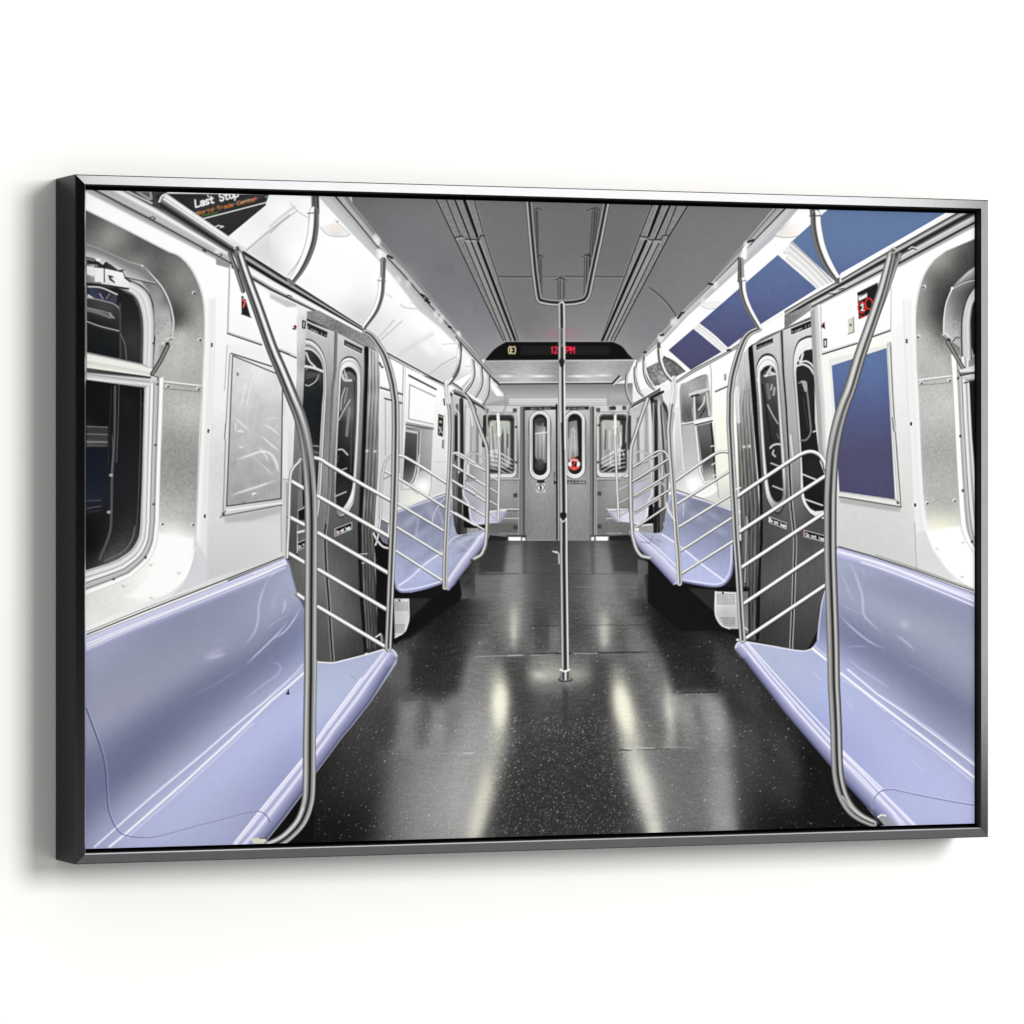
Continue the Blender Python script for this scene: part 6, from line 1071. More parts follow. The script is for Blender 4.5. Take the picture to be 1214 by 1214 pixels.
# near-right bench
NRt = D3(655, 745, 665, 712, 690, 702, 725, 700, 850, 722, 1000, 750, 1070, 757, 1110, 742, 1140, 700, 1150, 600, 1165, 480, 1190, 395) + E3(270, 270, 310, 152, 330, 142, 700, 258, 1120, 412, 1214, 450) + [(1172, 1012)] + E4(590, 1060, 560, 970, 470, 865, 360, 745, 270, 640, 0, 320) + D4(850, 195, 700, 0)
kn = K(E3, (350, 190, (175, 176, 205)), (330, 260, (165, 166, 192)), (450, 350, (152, 154, 180)), (600, 380, (142, 145, 172)), (380, 450, (160, 162, 186)), (540, 560, (152, 154, 178)), (700, 450, (140, 143, 168)), (720, 600, (172, 173, 196)), (620, 580, (162, 164, 186)), (640, 640, (140, 143, 170)), (900, 560, (150, 153, 176)), (1080, 560, (140, 143, 172)), (1100, 700, (155, 156, 176)), (950, 700, (158, 158, 180)),
       (800, 700, (150, 151, 174)), (1100, 850, (162, 162, 190)), (900, 800, (150, 152, 176)), (1000, 900, (134, 136, 164)), (1100, 950, (136, 138, 166)), (380, 620, (120, 124, 158)), (450, 700, (122, 126, 158)), (350, 680, (118, 122, 156)), (550, 680, (138, 140, 168)), (500, 760, (125, 128, 158)), (650, 800, (122, 125, 158)), (800, 870, (122, 125, 156)), (700, 900, (126, 130, 162)), (900, 1000, (120, 124, 152)), (1060, 1080, (112, 116, 150)),
       (420, 780, (142, 144, 176)), (400, 820, (158, 160, 196)), (520, 900, (160, 160, 192)), (650, 950, (130, 133, 164)), (650, 1050, (168, 168, 200)), (800, 1100, (132, 134, 165)), (900, 1180, (140, 142, 170)), (345, 870, (185, 187, 222)))
kn += K(E4, (400, 200, (178, 181, 222)), (360, 400, (170, 173, 218)), (450, 400, (172, 176, 216)), (600, 400, (178, 182, 222)), (600, 600, (178, 180, 222)), (800, 560, (178, 180, 222)), (1000, 750, (180, 182, 224)), (700, 700, (178, 181, 222)), (1100, 900, (180, 182, 222)), (900, 940, (178, 180, 222)), (700, 860, (182, 182, 222)), (400, 530, (160, 163, 208)), (1100, 350, (116, 120, 152)), (1000, 300, (122, 126, 156)), (850, 250, (130, 133, 162)), (1100, 230, (140, 142, 168)), (1100, 480, (140, 142, 170)),
        (900, 400, (145, 147, 178)), (700, 200, (160, 160, 190)), (1100, 560, (150, 150, 180)), (1100, 640, (180, 180, 212)), (1000, 100, (155, 155, 180)), (1080, 160, (160, 158, 176)))
kn += K(D3, (800, 760, (180, 184, 210)), (950, 800, (176, 182, 206)), (900, 850, (176, 182, 208)), (1050, 900, (182, 188, 214)), (1150, 950, (172, 176, 222)), (1050, 1000, (176, 181, 214)), (1150, 1080, (170, 174, 222)), (1170, 700, (146, 149, 190)), (1180, 560, (130, 134, 170)), (1130, 780, (180, 184, 215)), (1180, 850, (170, 176, 215)), (1180, 450, (150, 153, 180)), (1180, 1180, (160, 164, 214)))
P(NRt, F(*kn, r=8, reg=.25, warp=lambda X, Y, g=fan(-652, 534, 420, 130): g(-X, Y))); NZ(NRt, 1.5, 3, seed=76); P(NRt, lambda X, Y, cur: (cur.mean(2, keepdims=True) + (cur - cur.mean(2, keepdims=True)) * .92) * np.array([.955, .975, .975], np.float32))
BD(E3(310, 142, 700, 262, 1120, 418, 1214, 455), E3(310, 215, 500, 270, 700, 345, 1120, 505, 1214, 545), [(0, (110, 110, 122)), (.06, (190, 190, 216)), (.2, (196, 196, 224)), (.3, (240, 240, 252)), (.38, (200, 200, 228)), (.5, (205, 205, 232)), (.6, (170, 171, 204)), (.72, (180, 181, 212)), (.8, (160, 162, 194)), (1, (148, 150, 180))], .9)
T(smooth(E3(330, 172, 450, 205, 600, 250, 800, 330, 1000, 410, 1120, 462)), 1.3, WL); T(smooth(E3(455, 232, 600, 280, 800, 355, 1120, 490)), 1.3, (248, 248, 255), .9); T(E3(322, 140, 500, 190, 780, 280, 1120, 402), 1.3, (70, 70, 68)); T(E3(540, 190, 780, 268, 1120, 392), .9, (130, 130, 125))
for q, w, c, a in ((E3(350, 215, 400, 260, 440, 360, 462, 440, 470, 540, 520, 600, 600, 670), 2.4, (196, 196, 214), .6), (E3(325, 290, 360, 350, 390, 430, 430, 480), 1.8, (172, 174, 200), .6), (E3(320, 540, 400, 620, 500, 700, 600, 750), 1.6, (196, 197, 218), .7), (E3(600, 770, 760, 850, 950, 960, 1120, 1060), 1.3, (140, 142, 174), .5),
                   (E3(350, 770, 360, 745, 420, 730, 520, 735), 1.5, (160, 162, 196), .5), (E3(370, 790, 430, 850, 520, 910, 640, 990), 1.8, (185, 187, 214), .6), (E3(650, 660, 700, 690, 780, 760), 2.4, (186, 186, 206), .6), (E3(450, 260, 480, 320), 2, (170, 172, 200), .5), (E3(320, 480, 500, 560), 1.2, (168, 170, 196), .6), (E3(680, 520, 650, 600), 5, (150, 153, 180), .4),
                   (E4(160, 80, 230, 140), 1.2, (205, 208, 235), .6), (E4(350, 240, 410, 300), 1.2, (205, 206, 235), .6), (E4(740, 590, 830, 680), 1.2, (198, 200, 235), .6)):
    T(smooth(q), w * 1.15, c, a, max(w * 1.1, 1.6), None, .3)
glow(*E3(712, 600)[0], 6, 5, (185, 183, 205), .6)
T(E4(375, 68, 550, 215, 700, 310, 900, 450, 1120, 622, 1214, 700), 2.8, (220, 220, 242), .5, 2.8); T(E4(375, 68, 550, 215, 700, 318, 900, 465, 1120, 630, 1214, 705), 1.3, (246, 246, 255), .9)
T(E4(335, 92, 600, 300, 850, 490, 1120, 705, 1214, 785), 3.4, (225, 225, 245), .6, 3.2); T(E4(335, 92, 600, 300, 850, 490, 1120, 705, 1214, 785), 1.8, (255, 255, 250)); T(E4(640, 370, 900, 560, 1120, 735), 2, (215, 215, 242), .5, 2)
T(E4(345, 130, 450, 190, 600, 320), 1.2, (215, 216, 240), .6); T(E3(165, 738, 245, 805), 1.5, WL); T(E3(180, 730, 250, 790), 1.2, (210, 210, 236), .8); T(D3(1110, 745, 1200, 815), 1.4, WL)
li = D3(722, 702) + D4(870, 90, 1000, 240, 1100, 350) + E4(270, 480, 350, 555, 450, 655, 560, 765, 640, 845, 790, 990, 830, 1030)
lo = D3(652, 750) + D4(700, 0, 850, 195) + E4(0, 325, 270, 640, 360, 745, 470, 865, 560, 960, 590, 1040)
BD(li, lo, [(0, (190, 190, 222)), (.08, (238, 238, 250)), (.15, (188, 188, 220)), (.26, (170, 171, 205)), (.36, (228, 228, 244)), (.44, (178, 179, 210)), (.6, (148, 150, 186)), (.8, (124, 126, 162)), (.94, (92, 95, 125)), (1, (60, 62, 84))])
T(D3(684, 712) + D4(860, 125, 1000, 280) + E4(60, 300, 260, 520, 450, 700, 720, 990), 1.4, (236, 236, 250), .9); T(D3(725, 705) + D4( 1000, 215, 1200, 430) + E4(345, 550, 580, 775), 1.4, WL, .9)
P(smooth(D3(655, 745, 668, 712, 700, 702, 740, 730, 720, 790, 690, 800), 5), (186, 186, 214), .35, 5); T(smooth(D3(658, 735, 672, 712, 700, 703, 850, 725, 1000, 752, 1070, 758, 1110, 745)), 1.4, (228, 228, 244)); T(D3(880, 830, 910, 790), 3, (160, 165, 195), .4, 3)
T(smooth(D3(1148, 690, 1155, 600, 1170, 480, 1190, 400)), 1.2, (200, 200, 222))
P(E4(545, 935, 560, 928, 610, 935, 660, 985, 580, 1000), (150, 150, 152), .9, 3); T(smooth(E4(552, 945, 575, 930, 600, 935)), 1.6, 235); P(E4(530, 925, 590, 990, 560, 995), 5)
seam_r = smooth(E4(560, 980, 530, 930, 518, 890, 522, 850, 545, 812, 582, 786, 640, 780, 700, 792, 850, 824, 1000, 852, 1120, 872, 1214, 885))
T(seam_r, [1.6, 1.5, 1.2, .9, 1.0, 1.1], (92, 94, 125), .75); T([(x, y - 1.3) for x, y in seam_r[10:]], .8, (215, 215, 240), .6)

# ------------------------------------------------------------------ stainless rails
def rail(pts, w, sm=True):
    T(smooth(pts) if sm else pts, w, RAIL)
# far left and far right groups
for q in ((0, 590, 180, 690), (0, 670, 180, 780), (0, 765, 180, 872), (0, 850, 180, 960), (0, 940, 178, 1045), (185, 712, 250, 748), (200, 790, 250, 822), (200, 868, 248, 895), (195, 930, 250, 975), (70, 640, 180, 690), (60, 760, 180, 850)):
    T(C2(*q), 2.6 if q[0] == 0 else 1.9, RAIL)
for q in ((55, 760, 56, 660, 72, 610, 100, 588, 135, 592, 185, 625), (60, 740, 62, 650, 80, 622)):
    T(smooth(C2(*q)), 2.2, [(-1, 95), (-.2, 220), (.3, 235), (1, 80)])
T(smooth(C2(80, 262, 120, 370, 160, 480, 188, 560, 192, 700, 190, 900, 185, 1050, 178, 1130)) + smooth(C3(172, 150, 150, 190, 95, 220)), 4.8, [(-1, 95), (-.6, 150), (-.2, 235), (.2, 165), (.6, 110), (1, 85)])
T(smooth(C2(165, 300, 185, 350, 188, 480)), 2.2, [(-1, 78), (0, 200), (1, 95)]); P(C3(90, 215, 105, 212, 108, 228, 92, 230), 60)
T(C2(250, 355, 256, 500, 262, 600, 256, 800, 252, 985), 3.0, [(-1, 95), (-.3, 215), (.3, 235), (1, 90)]); T(C2(252, 355, 258, 480), 3.6, 252, .8)
T(smooth(C2(290, 240, 298, 300, 285, 340, 262, 358)), 1.8, [(-1, 80), (0, 225), (1, 80)])
for q in ((1050, 672, 1214, 588), (1055, 755, 1214, 662), (1060, 850, 1214, 758), (1066, 940, 1214, 850), (1070, 1025, 1214, 930), (955, 738, 1020, 702), (958, 812, 1030, 772), (965, 885, 1030, 850), (968, 960, 1040, 918), (1055, 765, 1160, 720), (1060, 850, 1165, 790)):
    T(C2(*q), 2.6 if q[2] == 1214 else 1.9, [(-1, 95), (-.3, 150), (.1, 225), (.5, 246), (1, 90)])
T(smooth(C2(1048, 610, 1080, 578, 1120, 580, 1148, 615, 1158, 700, 1160, 780)), 2.2, [(-1, 95), (-.2, 220), (.3, 235), (1, 80)])
T(smooth(C2(1138, 262, 1100, 370, 1060, 490, 1040, 560, 1036, 700, 1038, 880, 1046, 1060)) + smooth(C3(1055, 100, 1070, 150, 1100, 192, 1150, 205)), 4.8, [(-1, 95), (-.5, 150), (0, 235), (.4, 165), (1, 85)])
T(smooth(C2(1055, 290, 1030, 320, 1015, 400, 1010, 520)), 2.2, [(-1, 95), (0, 190), (1, 78)]); P(C3(1135, 198, 1160, 195, 1160, 208, 1140, 212), 190)
T(C2(945, 350, 945, 500, 950, 600, 958, 800, 968, 988), 3.0, [(-1, 90), (-.3, 235), (.3, 215), (1, 95)]); T(C2(946, 355, 947, 470), 3.2, 245, .8)
T(smooth(C2(905, 240, 903, 300, 920, 340, 944, 356)), 1.8, [(-1, 80), (0, 225), (1, 80)])
# mid-left group
for q in ((1080, 590, 1120, 588, 1214, 645), (1080, 655, 1214, 735), (1075, 745, 1214, 828), (1072, 838, 1214, 918), (1070, 930, 1214, 1012)):
    T(smooth(B2(*q)), 2.9, RAIL)
T(smooth(B2(1150, 800, 1155, 640, 1180, 590, 1214, 588)), 2.4, [(-1, 95), (-.2, 230), (.3, 220), (1, 70)])
rail(B2(760, 598, 800, 610, 900, 668, 1050, 765), 3.8)
for q in ((670, 685, 720, 712), (762, 735, 1040, 910), (758, 885, 1040, 1052), (652, 968, 715, 1003), (748, 1022, 1030, 1195)):
    T(B2(*q), 3.2, RAIL)
T(B2(742, 1162) + B3(1022, 342), 3.4, RAIL)
T(smooth(B2(722, 600, 690, 630, 672, 680, 662, 800, 655, 960, 640, 1080, 625, 1130)), 2.6, [(-1, 95), (-.2, 225), (.3, 235), (1, 80)]); T(B2(655, 700, 640, 960), 1, 150, .6)
T(smooth(B2(1070, 170, 1110, 195, 1160, 240, 1190, 280, 1214, 330)), 4, [(-1, 150), (0, 200), (.5, 60), (1, 30)])
T(B2(1045, 165, 1050, 235, 1068, 330, 1072, 450, 1064, 700, 1052, 900, 1043, 1100) + B3(1040, 150, 1036, 300, 1036, 382), 6.0, [(-1, 82), (-.75, 150), (-.45, 215), (-.1, 150), (.2, 85), (.5, 175), (.8, 215), (1, 95)])
T(B2(1048, 165, 1052, 220, 1060, 280), 6.2, 250, .6); P(B2(1035, 155, 1060, 155, 1062, 172, 1036, 172), 235)
# mid-right group
for q in ((55, 668, 110, 630, 170, 590, 215, 572, 248, 588, 262, 625),):
    T(smooth(D2(*q)), 3.0, [(-1, 95), (-.3, 150), (.1, 225), (.5, 246), (1, 90)])
for q in ((52, 752, 262, 622), (62, 838, 270, 708), (65, 928, 275, 800), (75, 1022, 250, 905)):
    T(D2(*q), 3.0, [(-1, 55), (-.3, 150), (.1, 225), (.5, 246), (1, 90)])
RR = [(-1, 85), (-.4, 150), (.05, 225), (.5, 246), (.85, 190), (1, 80)]
T(smooth(D2(300, 752, 420, 668, 530, 595, 575, 577, 620, 580)), 3.8, RR)
for q in ((310, 890, 625, 692), (320, 1025, 630, 835), (330, 1168, 640, 968)): T(D2(*q), 3.6, RR)
T(D3(335, 303, 645, 108), 3.8, RR)
T(D2(292, 140, 298, 220, 278, 330, 268, 450, 276, 600, 285, 700, 298, 900, 312, 1100) + D3(318, 150, 326, 300, 328, 358), 6.2, [(-1, 85), (-.75, 200), (-.45, 225), (-.1, 130), (.2, 95), (.5, 175), (.8, 205), (1, 85)])
T(D2(292, 145, 298, 215, 285, 280), 5.8, 248, .6)
T(smooth(D2(250, 880, 262, 930, 300, 985)), 1.6, 215)
# near-left group
rail(B2(175, 632, 205, 618, 250, 613, 300, 624, 350, 656, 540, 768, 720, 868), 5.0)
for a, b in ((B2(125, 752), B2(200, 795)), (B2(278, 838), B2(712, 1085)), (B2(115, 965), B2(205, 1012)), (B3(285, 60), B3(700, 298)), (B3(110, 180), B3(208, 238)), (B3(288, 278), B3(692, 515)), (B3(165, 425), B3(208, 455)), (B3(285, 498), B3(684, 735))):
    T(a + b, 5.2, RAIL)
T(smooth(B2(178, 632, 145, 665, 124, 710, 117, 800, 112, 1000) + B3(106, 100, 102, 205)), 3.6, [(-1, 95), (-.5, 180), (0, 246), (.4, 205), (1, 95)])
T(B3(628, 675, 655, 658), 1.6, 225); T(B3(530, 185, 578, 182), 1.2, 190); T(B3(545, 235, 560, 240), 1.2, 200)
T(smooth(B1(565, 868, 600, 888, 640, 940, 680, 1010, 710, 1100)) + B2(728, 180, 742, 280, 744, 450, 740, 700, 732, 950) + B3(726, 100, 718, 300, 708, 550, 700, 742), [6.5, 6.8, 7.4, 8.0, 8.6, 8.8, 8.6, 8.2],
  [(-1, 78), (-.8, 130), (-.55, 195), (-.3, 150), (-.05, 70), (.2, 55), (.4, 150), (.65, 225), (.85, 150), (1, 82)])
# near-right group
RN = [(-1, 30), (-.6, 110), (-.25, 190), (.1, 252), (.6, 252), (.85, 200), (1, 90)]
T(smooth(D2(668, 845, 840, 728, 1000, 622, 1060, 588, 1110, 578, 1155, 598, 1185, 640)) + D2(1192, 680), 5.2, RN)
for a, b in ((D2(685, 1052), D2(1192, 722)), (D3(695, 265), D2(1192, 938)), (D3(710, 478), D3(1192, 155)), (D3(725, 682), D3(1192, 370))):
    T(a + b, 5.2, RN)
T(smooth(D1(800, 850, 755, 868, 720, 900, 690, 965, 660, 1060, 640, 1140)) + D2(628, 240, 626, 400, 634, 550, 645, 750, 656, 950) + D3(664, 100, 678, 300, 692, 550, 702, 692), [6.2, 6.8, 7.4, 8.0, 8.4, 8.4, 8.2, 8.0],
  [(-1, 82), (-.8, 150), (-.55, 215), (-.3, 110), (-.05, 60), (.2, 110), (.5, 205), (.75, 165), (1, 82)])
for q in ((660, 800, 690, 790), (660, 640, 672, 650)): T(D2(*q), 1.6, 225)
P(E(*D3(672, 692)[0], 2, 1.4), 225); T(D3(715, 620, 735, 635), 1.2, 225)

# centre pole
T(C1(628, 705, 630, 860, 630, 1035) + C2(631, 300, 637, 600, 641, 900) + C3(642, 200, 648, 700, 650, 870), [8.2, 8.4, 8.6, 8.8, 9.0, 9.2], [(-1, 95), (-.8, 170), (-.6, 200), (-.35, 95), (-.1, 40), (.25, 50), (.45, 120), (.65, 215), (.85, 235), (1, 80)])
T(C3(640, 130, 648, 700, 650, 870), 3.4, [(-1, 95), (0, 30), (1, 70)], .7)
T(C1(629, 860, 630, 940), 7.6, [(-1, 120), (-.5, 150), (0, 110), (.5, 225), (1, 130)], .5)
P(C1(612, 1040, 622, 1020, 638, 1020, 648, 1040, 640, 1070, 620, 1070), 45); T(C1(628, 1045, 630, 1214), 2.6, 35, .7); T(C2(622, 80, 624, 400), 2.2, 205, .8); T(C2(645, 100, 650, 560), 1.6, 235)
P(smooth(C2(622, 940, 655, 940, 655, 975, 638, 994, 622, 975), 4, True), 30); T(smooth(C2(622, 972, 638, 992, 655, 972)), 1.2, 235)
P(C3(624, 868, 674, 868, 686, 928, 616, 930), G(C3(616, 900)[0], C3(686, 900)[0], (0, 60), (.15, 150), (.35, 45), (.55, 190), (.7, 60), (.85, 150), (1, 85))); T(smooth(C3(622, 868, 648, 880, 675, 868)), 2.0, 252)
T(smooth(C3(612, 926, 620, 935, 650, 938, 680, 935, 690, 926)), 1.6, 60); T(C3(650, 885, 650, 930), 1.2, 225)
T(C3(576, 168, 604, 176), 1.8, 190); T(C3(612, 180, 614, 240), 2.4, [(-1, 95), (0, 225), (1, 90)]); P(E(*C3(597, 172)[0], 1.6, 1), 235)

# ------------------------------------------------------------------ grab loops
ST = [(-1, 110), (-.85, 250), (-.5, 255), (-.1, 250), (.05, 120), (.2, 70), (.5, 105), (.8, 130), (1, 82)]
T(B1(266, -20, 270, 160), 9.0, [(-1, 95), (-.6, 110), (-.3, 75), (.2, 120), (.6, 60), (1, 82)])
T(smooth(B1(262, 150, 258, 240, 245, 330, 215, 420, 175, 500, 125, 572)), [11, 12.5, 12.5, 12, 10.5, 8], ST); T(B1(222, 164, 292, 160), 1.2, 110)
P(smooth(B1(95, 545, 130, 560, 150, 590, 118, 588), 4, True), 120)
T(B1(671, 440, 668, 565), [6.5, 5.5], [(-1, 90), (-.4, 170), (0, 90), (.4, 110), (1, 78)]); T(smooth(B1(662, 560, 655, 650, 625, 740, 560, 835)), [8, 8, 7.5, 6], ST); T(B1(640, 562, 686, 566), 1, 120)
T(B1(1125, 935, 1128, 975), 4.4, [(-1, 110), (0, 90), (1, 85)]); T(smooth(B1(1122, 970, 1120, 1040, 1105, 1110, 1060, 1172)), [5.6, 5.2, 4.6], ST)
T(smooth(B1(1196, 1040, 1204, 1110, 1190, 1160, 1150, 1215)), [4.2, 4.2, 3.6], ST)
ST2 = [(q[0] * -1, q[1]) for q in ST][::-1]
T(E1(172, 60, 180, 178), 11, [(-1, 95), (-.6, 120), (-.2, 70), (.2, 110), (.6, 60), (1, 90)])
T(smooth(E1(184, 172, 190, 260, 215, 370, 258, 470, 318, 560)), [12, 13, 12.5, 12, 8], ST2); T(E1(150, 180, 214, 178), 1.2, 70)
P(smooth(E1(300, 560, 325, 545, 325, 575, 310, 582), 4, True), 100)
T(D1(690, 440, 692, 562), [6.6, 8], [(-1, 82), (-.4, 110), (0, 70), (.5, 175), (1, 120)]); T(smooth(D1(698, 560, 706, 640, 738, 730, 800, 838)), [8, 8, 7.5, 6], ST2); T(D1(670, 566, 722, 564), 1, 110)
T(D1(205, 938, 207, 980), 4, [(-1, 85), (0, 90), (1, 110)]); T(smooth(D1(208, 975, 215, 1040, 240, 1105, 278, 1152)), [5.4, 5.2, 4.4], ST2)
T(smooth(D1(122, 1020, 122, 1090, 145, 1150, 178, 1198)), [4.4, 4.2, 3.6], ST2); T(smooth(D1(78, 1050, 70, 1110, 82, 1180, 105, 1235)), [3.2, 3.2, 3], ST2)
# small loops near the end wall
for q in ((20, 925, 30, 1000, 15, 1070, -15, 1130), (105, 1040, 110, 1120, 90, 1180, 55, 1225), (152, 1080, 158, 1150, 148, 1200, 120, 1250), (196, 1120, 198, 1180, 190, 1240, 165, 1290)):
    T(smooth(C1(*q)), 3.0, [(-1, 120), (-.2, 250), (.2, 90), (1, 82)])
for q in ((1115, 1040, 1118, 1110, 1140, 1170, 1175, 1205), (1062, 1080, 1064, 1150, 1080, 1210, 1110, 1245), (1015, 1120, 1010, 1190, 1022, 1250, 1045, 1290)):
    T(smooth(C1(*q)), 3.0, [(-1, 82), (-.2, 90), (.2, 250), (1, 120)])
# big front poles
PL = [(-1, 82), (-.88, 110), (-.7, 165), (-.5, 190), (-.3, 140), (-.12, 110), (.0, 45), (.12, 25), (.22, 60), (.35, 130), (.55, 150), (.75, 190), (.88, 140), (1, 95)]
PLT = [(-1, 82), (-.8, 110), (-.6, 120), (-.38, 50), (-.2, 90), (0, 190), (.18, 250), (.4, 235), (.6, 120), (.8, 85), (1, 78)]
T(A1(862, 405, 900, 500, 940, 625), 5, [(-1, 85), (-.2, 150), (.4, 70), (1, 82)])
up = smooth(A1(905, 372, 960, 540, 1025, 720, 1107, 954, 1160, 1080) + B2(102, 180, 140, 275, 170, 350, 195, 435, 212, 520, 224, 610, 234, 720, 241, 850))
dn = smooth(B2(241, 850, 244, 1000) + B3(243, 200, 241, 600, 240, 900) + B4(238, 200, 234, 500, 232, 740, 222, 860, 184, 965, 120, 1040, 60, 1085, -20, 1120))
T(up + dn[1:], [10.5, 13.4, 14.2, 14.8, 15, 15, 15, 15, 15, 15, 15.2, 15.6, 15, 13.5, 12], PL, 1, 0, None, (.012, 0))
T(up, [10.5, 13, 13.8, 14.4, 14.8, 15], PLT, 1, 0, None, (.03, .45))
T(smooth(A1(890, 372, 910, 362, 935, 385)), 2, 205); P(A1(895, 362, 915, 360, 918, 376, 900, 380), 90)
T(smooth(B4(-15, 1100, 60, 1068, 120, 1020, 170, 955, 196, 890)), 2.2, 225, .6, 2)
PR = [(-1, 85), (-.85, 130), (-.65, 165), (-.45, 150), (-.25, 120), (-.08, 50), (.05, 30), (.18, 95), (.38, 190), (.55, 175), (.75, 120), (.9, 70), (1, 82)]
PRT = [(-1, 82), (-.8, 130), (-.6, 165), (-.35, 215), (-.1, 190), (.1, 120), (.3, 60), (.5, 140), (.72, 165), (.9, 80), (1, 82)]
T(E1(682, 408, 655, 480, 600, 640, 540, 800), 5.5, [(-1, 95), (-.2, 120), (.4, 170), (1, 85)])
up = smooth(E1(640, 384, 585, 600, 520, 800, 450, 1000) + E2(390, 200, 352, 300, 322, 400, 300, 500, 285, 600, 277, 720, 272, 850))
dn = smooth(E2(272, 850, 271, 1000) + E3(272, 200, 278, 400, 288, 700, 293, 950) + E4(298, 250, 305, 400, 311, 600, 320, 710, 345, 810, 390, 890, 450, 942, 528, 980))
T(up + dn[1:], [10.5, 13.2, 14.2, 14.8, 15, 15, 15, 15, 15, 14.6, 14.4, 14, 14, 13, 9.5], PR, 1, 0, None, (.012, 0))
T(up, [10.5, 13, 13.8, 14.4, 14.8, 15], PRT, 1, 0, None, (.03, .45))
P(E1(625, 372, 650, 362, 660, 385, 645, 395), 105); T(smooth(E1(622, 382, 640, 368, 660, 378)), 1.4, 205)
T(smooth(E4(345, 820, 390, 885, 450, 935, 525, 972)), 2.2, 215, .7, 2)
# finish: contrast curve, faint warm cast of the greys, fine grain
sat = CAN.max(2) - CAN.min(2)
neu = np.clip(1 - sat / 14, 0, 1)
v = CAN.mean(2) / 255
CAN[..., 2] *= 1 - .006 * neu * np.clip(4 * v * (1 - v), 0, 1)
L_ = CAN.mean(2) / 255
g_ = (L_ + .030 * np.sin(2 * np.pi * (L_ - .5)) + 1e-4) / (L_ + 1e-4)
CAN *= g_[..., None]
CAN += vnoise(.6, .6, 91)[..., None] * (1.2 + 1.0 * np.clip(4 * v * (1 - v), 0, 1) * neu)[..., None]
np.clip(CAN, 0, 255, out=CAN)

# ===========================================================================
# The place: a white wall, the deep floating frame on it and the printed canvas
# ===========================================================================
import bpy
for o in list(bpy.data.objects):
    bpy.data.objects.remove(o)
scene = bpy.context.scene
COL = scene.collection

FPX = 5447.0; CPX = 607.0; HOR = 602.8            # focal length, centre and horizon of the 1214-unit picture
CY, SY = 0.92783, 0.37300                         # yaw of the camera to the wall normal
W = 0.9226; DEP = 0.065; ZT = 0.3002; ZB = -0.3198
ZC = 1.50                                         # horizon height above the floor of the room
CAMX = -W / 2 - 1.1753; CAMY = -DEP - 3.974

def px_to_plane(px, py, yp):
    k = (px - CPX) / FPX; dy = yp - CAMY
    dx = dy * (SY + k * CY) / (CY - k * SY)
    Y = dx * SY + dy * CY
    return CAMX + dx, (HOR - py) / FPX * Y
def plane_to_px(x, z, yp):
    dx = x - CAMX; dy = yp - CAMY
    X = dx * CY - dy * SY; Y = dx * SY + dy * CY
    return CPX + FPX * X / Y, HOR - FPX * z / Y

def mat(name, col, rough=.5, metal=0.0, spec=.5):
    m = bpy.data.materials.new(name); m.use_nodes = True
    b = m.node_tree.nodes['Principled BSDF']
    b.inputs['Base Color'].default_value = (*col, 1); b.inputs['Roughness'].default_value = rough
    b.inputs['Metallic'].default_value = metal; b.inputs['Specular IOR Level'].default_value = spec
    return m, m.node_tree, b

def link_obj(name, verts, faces, m, parent=None):
    me = bpy.data.meshes.new(name); me.from_pydata(verts, [], faces); me.update()
    me.materials.append(m)
    o = bpy.data.objects.new(name, me); COL.objects.link(o)
    if parent: o.parent = parent
    return o

# wall -----------------------------------------------------------------------
wm, nt, b = mat('wall_paint', (0.886, 0.875, 0.855), .85, 0, .2)
tc = nt.nodes.new('ShaderNodeTexCoord'); nz = nt.nodes.new('ShaderNodeTexNoise'); nz.inputs['Scale'].default_value = 220
bp = nt.nodes.new('ShaderNodeBump'); bp.inputs['Strength'].default_value = .03; bp.inputs['Distance'].default_value = .001
nt.links.new(tc.outputs['Object'], nz.inputs['Vector']); nt.links.new(nz.outputs['Fac'], bp.inputs['Height']); nt.links.new(bp.outputs['Normal'], b.inputs['Normal'])
wall = link_obj('wall', [(-3, 0, 0), (4.5, 0, 0), (4.5, 0, 3.4), (-3, 0, 3.4), (-3, .1, 0), (4.5, .1, 0), (4.5, .1, 3.4), (-3, .1, 3.4)],
                [(0, 1, 2, 3), (5, 4, 7, 6), (1, 5, 6, 2), (4, 0, 3, 7), (3, 2, 6, 7), (4, 5, 1, 0)], wm)
wall['kind'] = 'structure'

# frame ----------------------------------------------------------------------
root = bpy.data.objects.new('framed_picture', None); COL.objects.link(root)
root.location = (0, 0, ZC)
root['label'] = 'black floating frame with a wide print of an empty subway car'
root['category'] = 'framed picture'
fm, nt, b = mat('black_anodised_metal', (0.046, 0.046, 0.047), .12, 1.0)
b.inputs['Specular Tint'].default_value = (.60, .60, .60, 1)
tc = nt.nodes.new('ShaderNodeTexCoord'); nz = nt.nodes.new('ShaderNodeTexNoise'); nz.inputs['Scale'].default_value = 60; nz.inputs['Detail'].default_value = 4
mr = nt.nodes.new('ShaderNodeMapRange'); mr.inputs['To Min'].default_value = .11; mr.inputs['To Max'].default_value = .15
nt.links.new(tc.outputs['Object'], nz.inputs['Vector']); nt.links.new(nz.outputs['Fac'], mr.inputs['Value']); nt.links.new(mr.outputs['Result'], b.inputs['Roughness'])
lm, _, _ = mat('lit_edge_metal', (0.78, 0.78, 0.79), .3, 1.0)  # lighter copy of the frame metal, highlight put into its colour
km, _, _ = mat('matt_black_board', (0.022, 0.022, 0.022), .8, 0, .2)

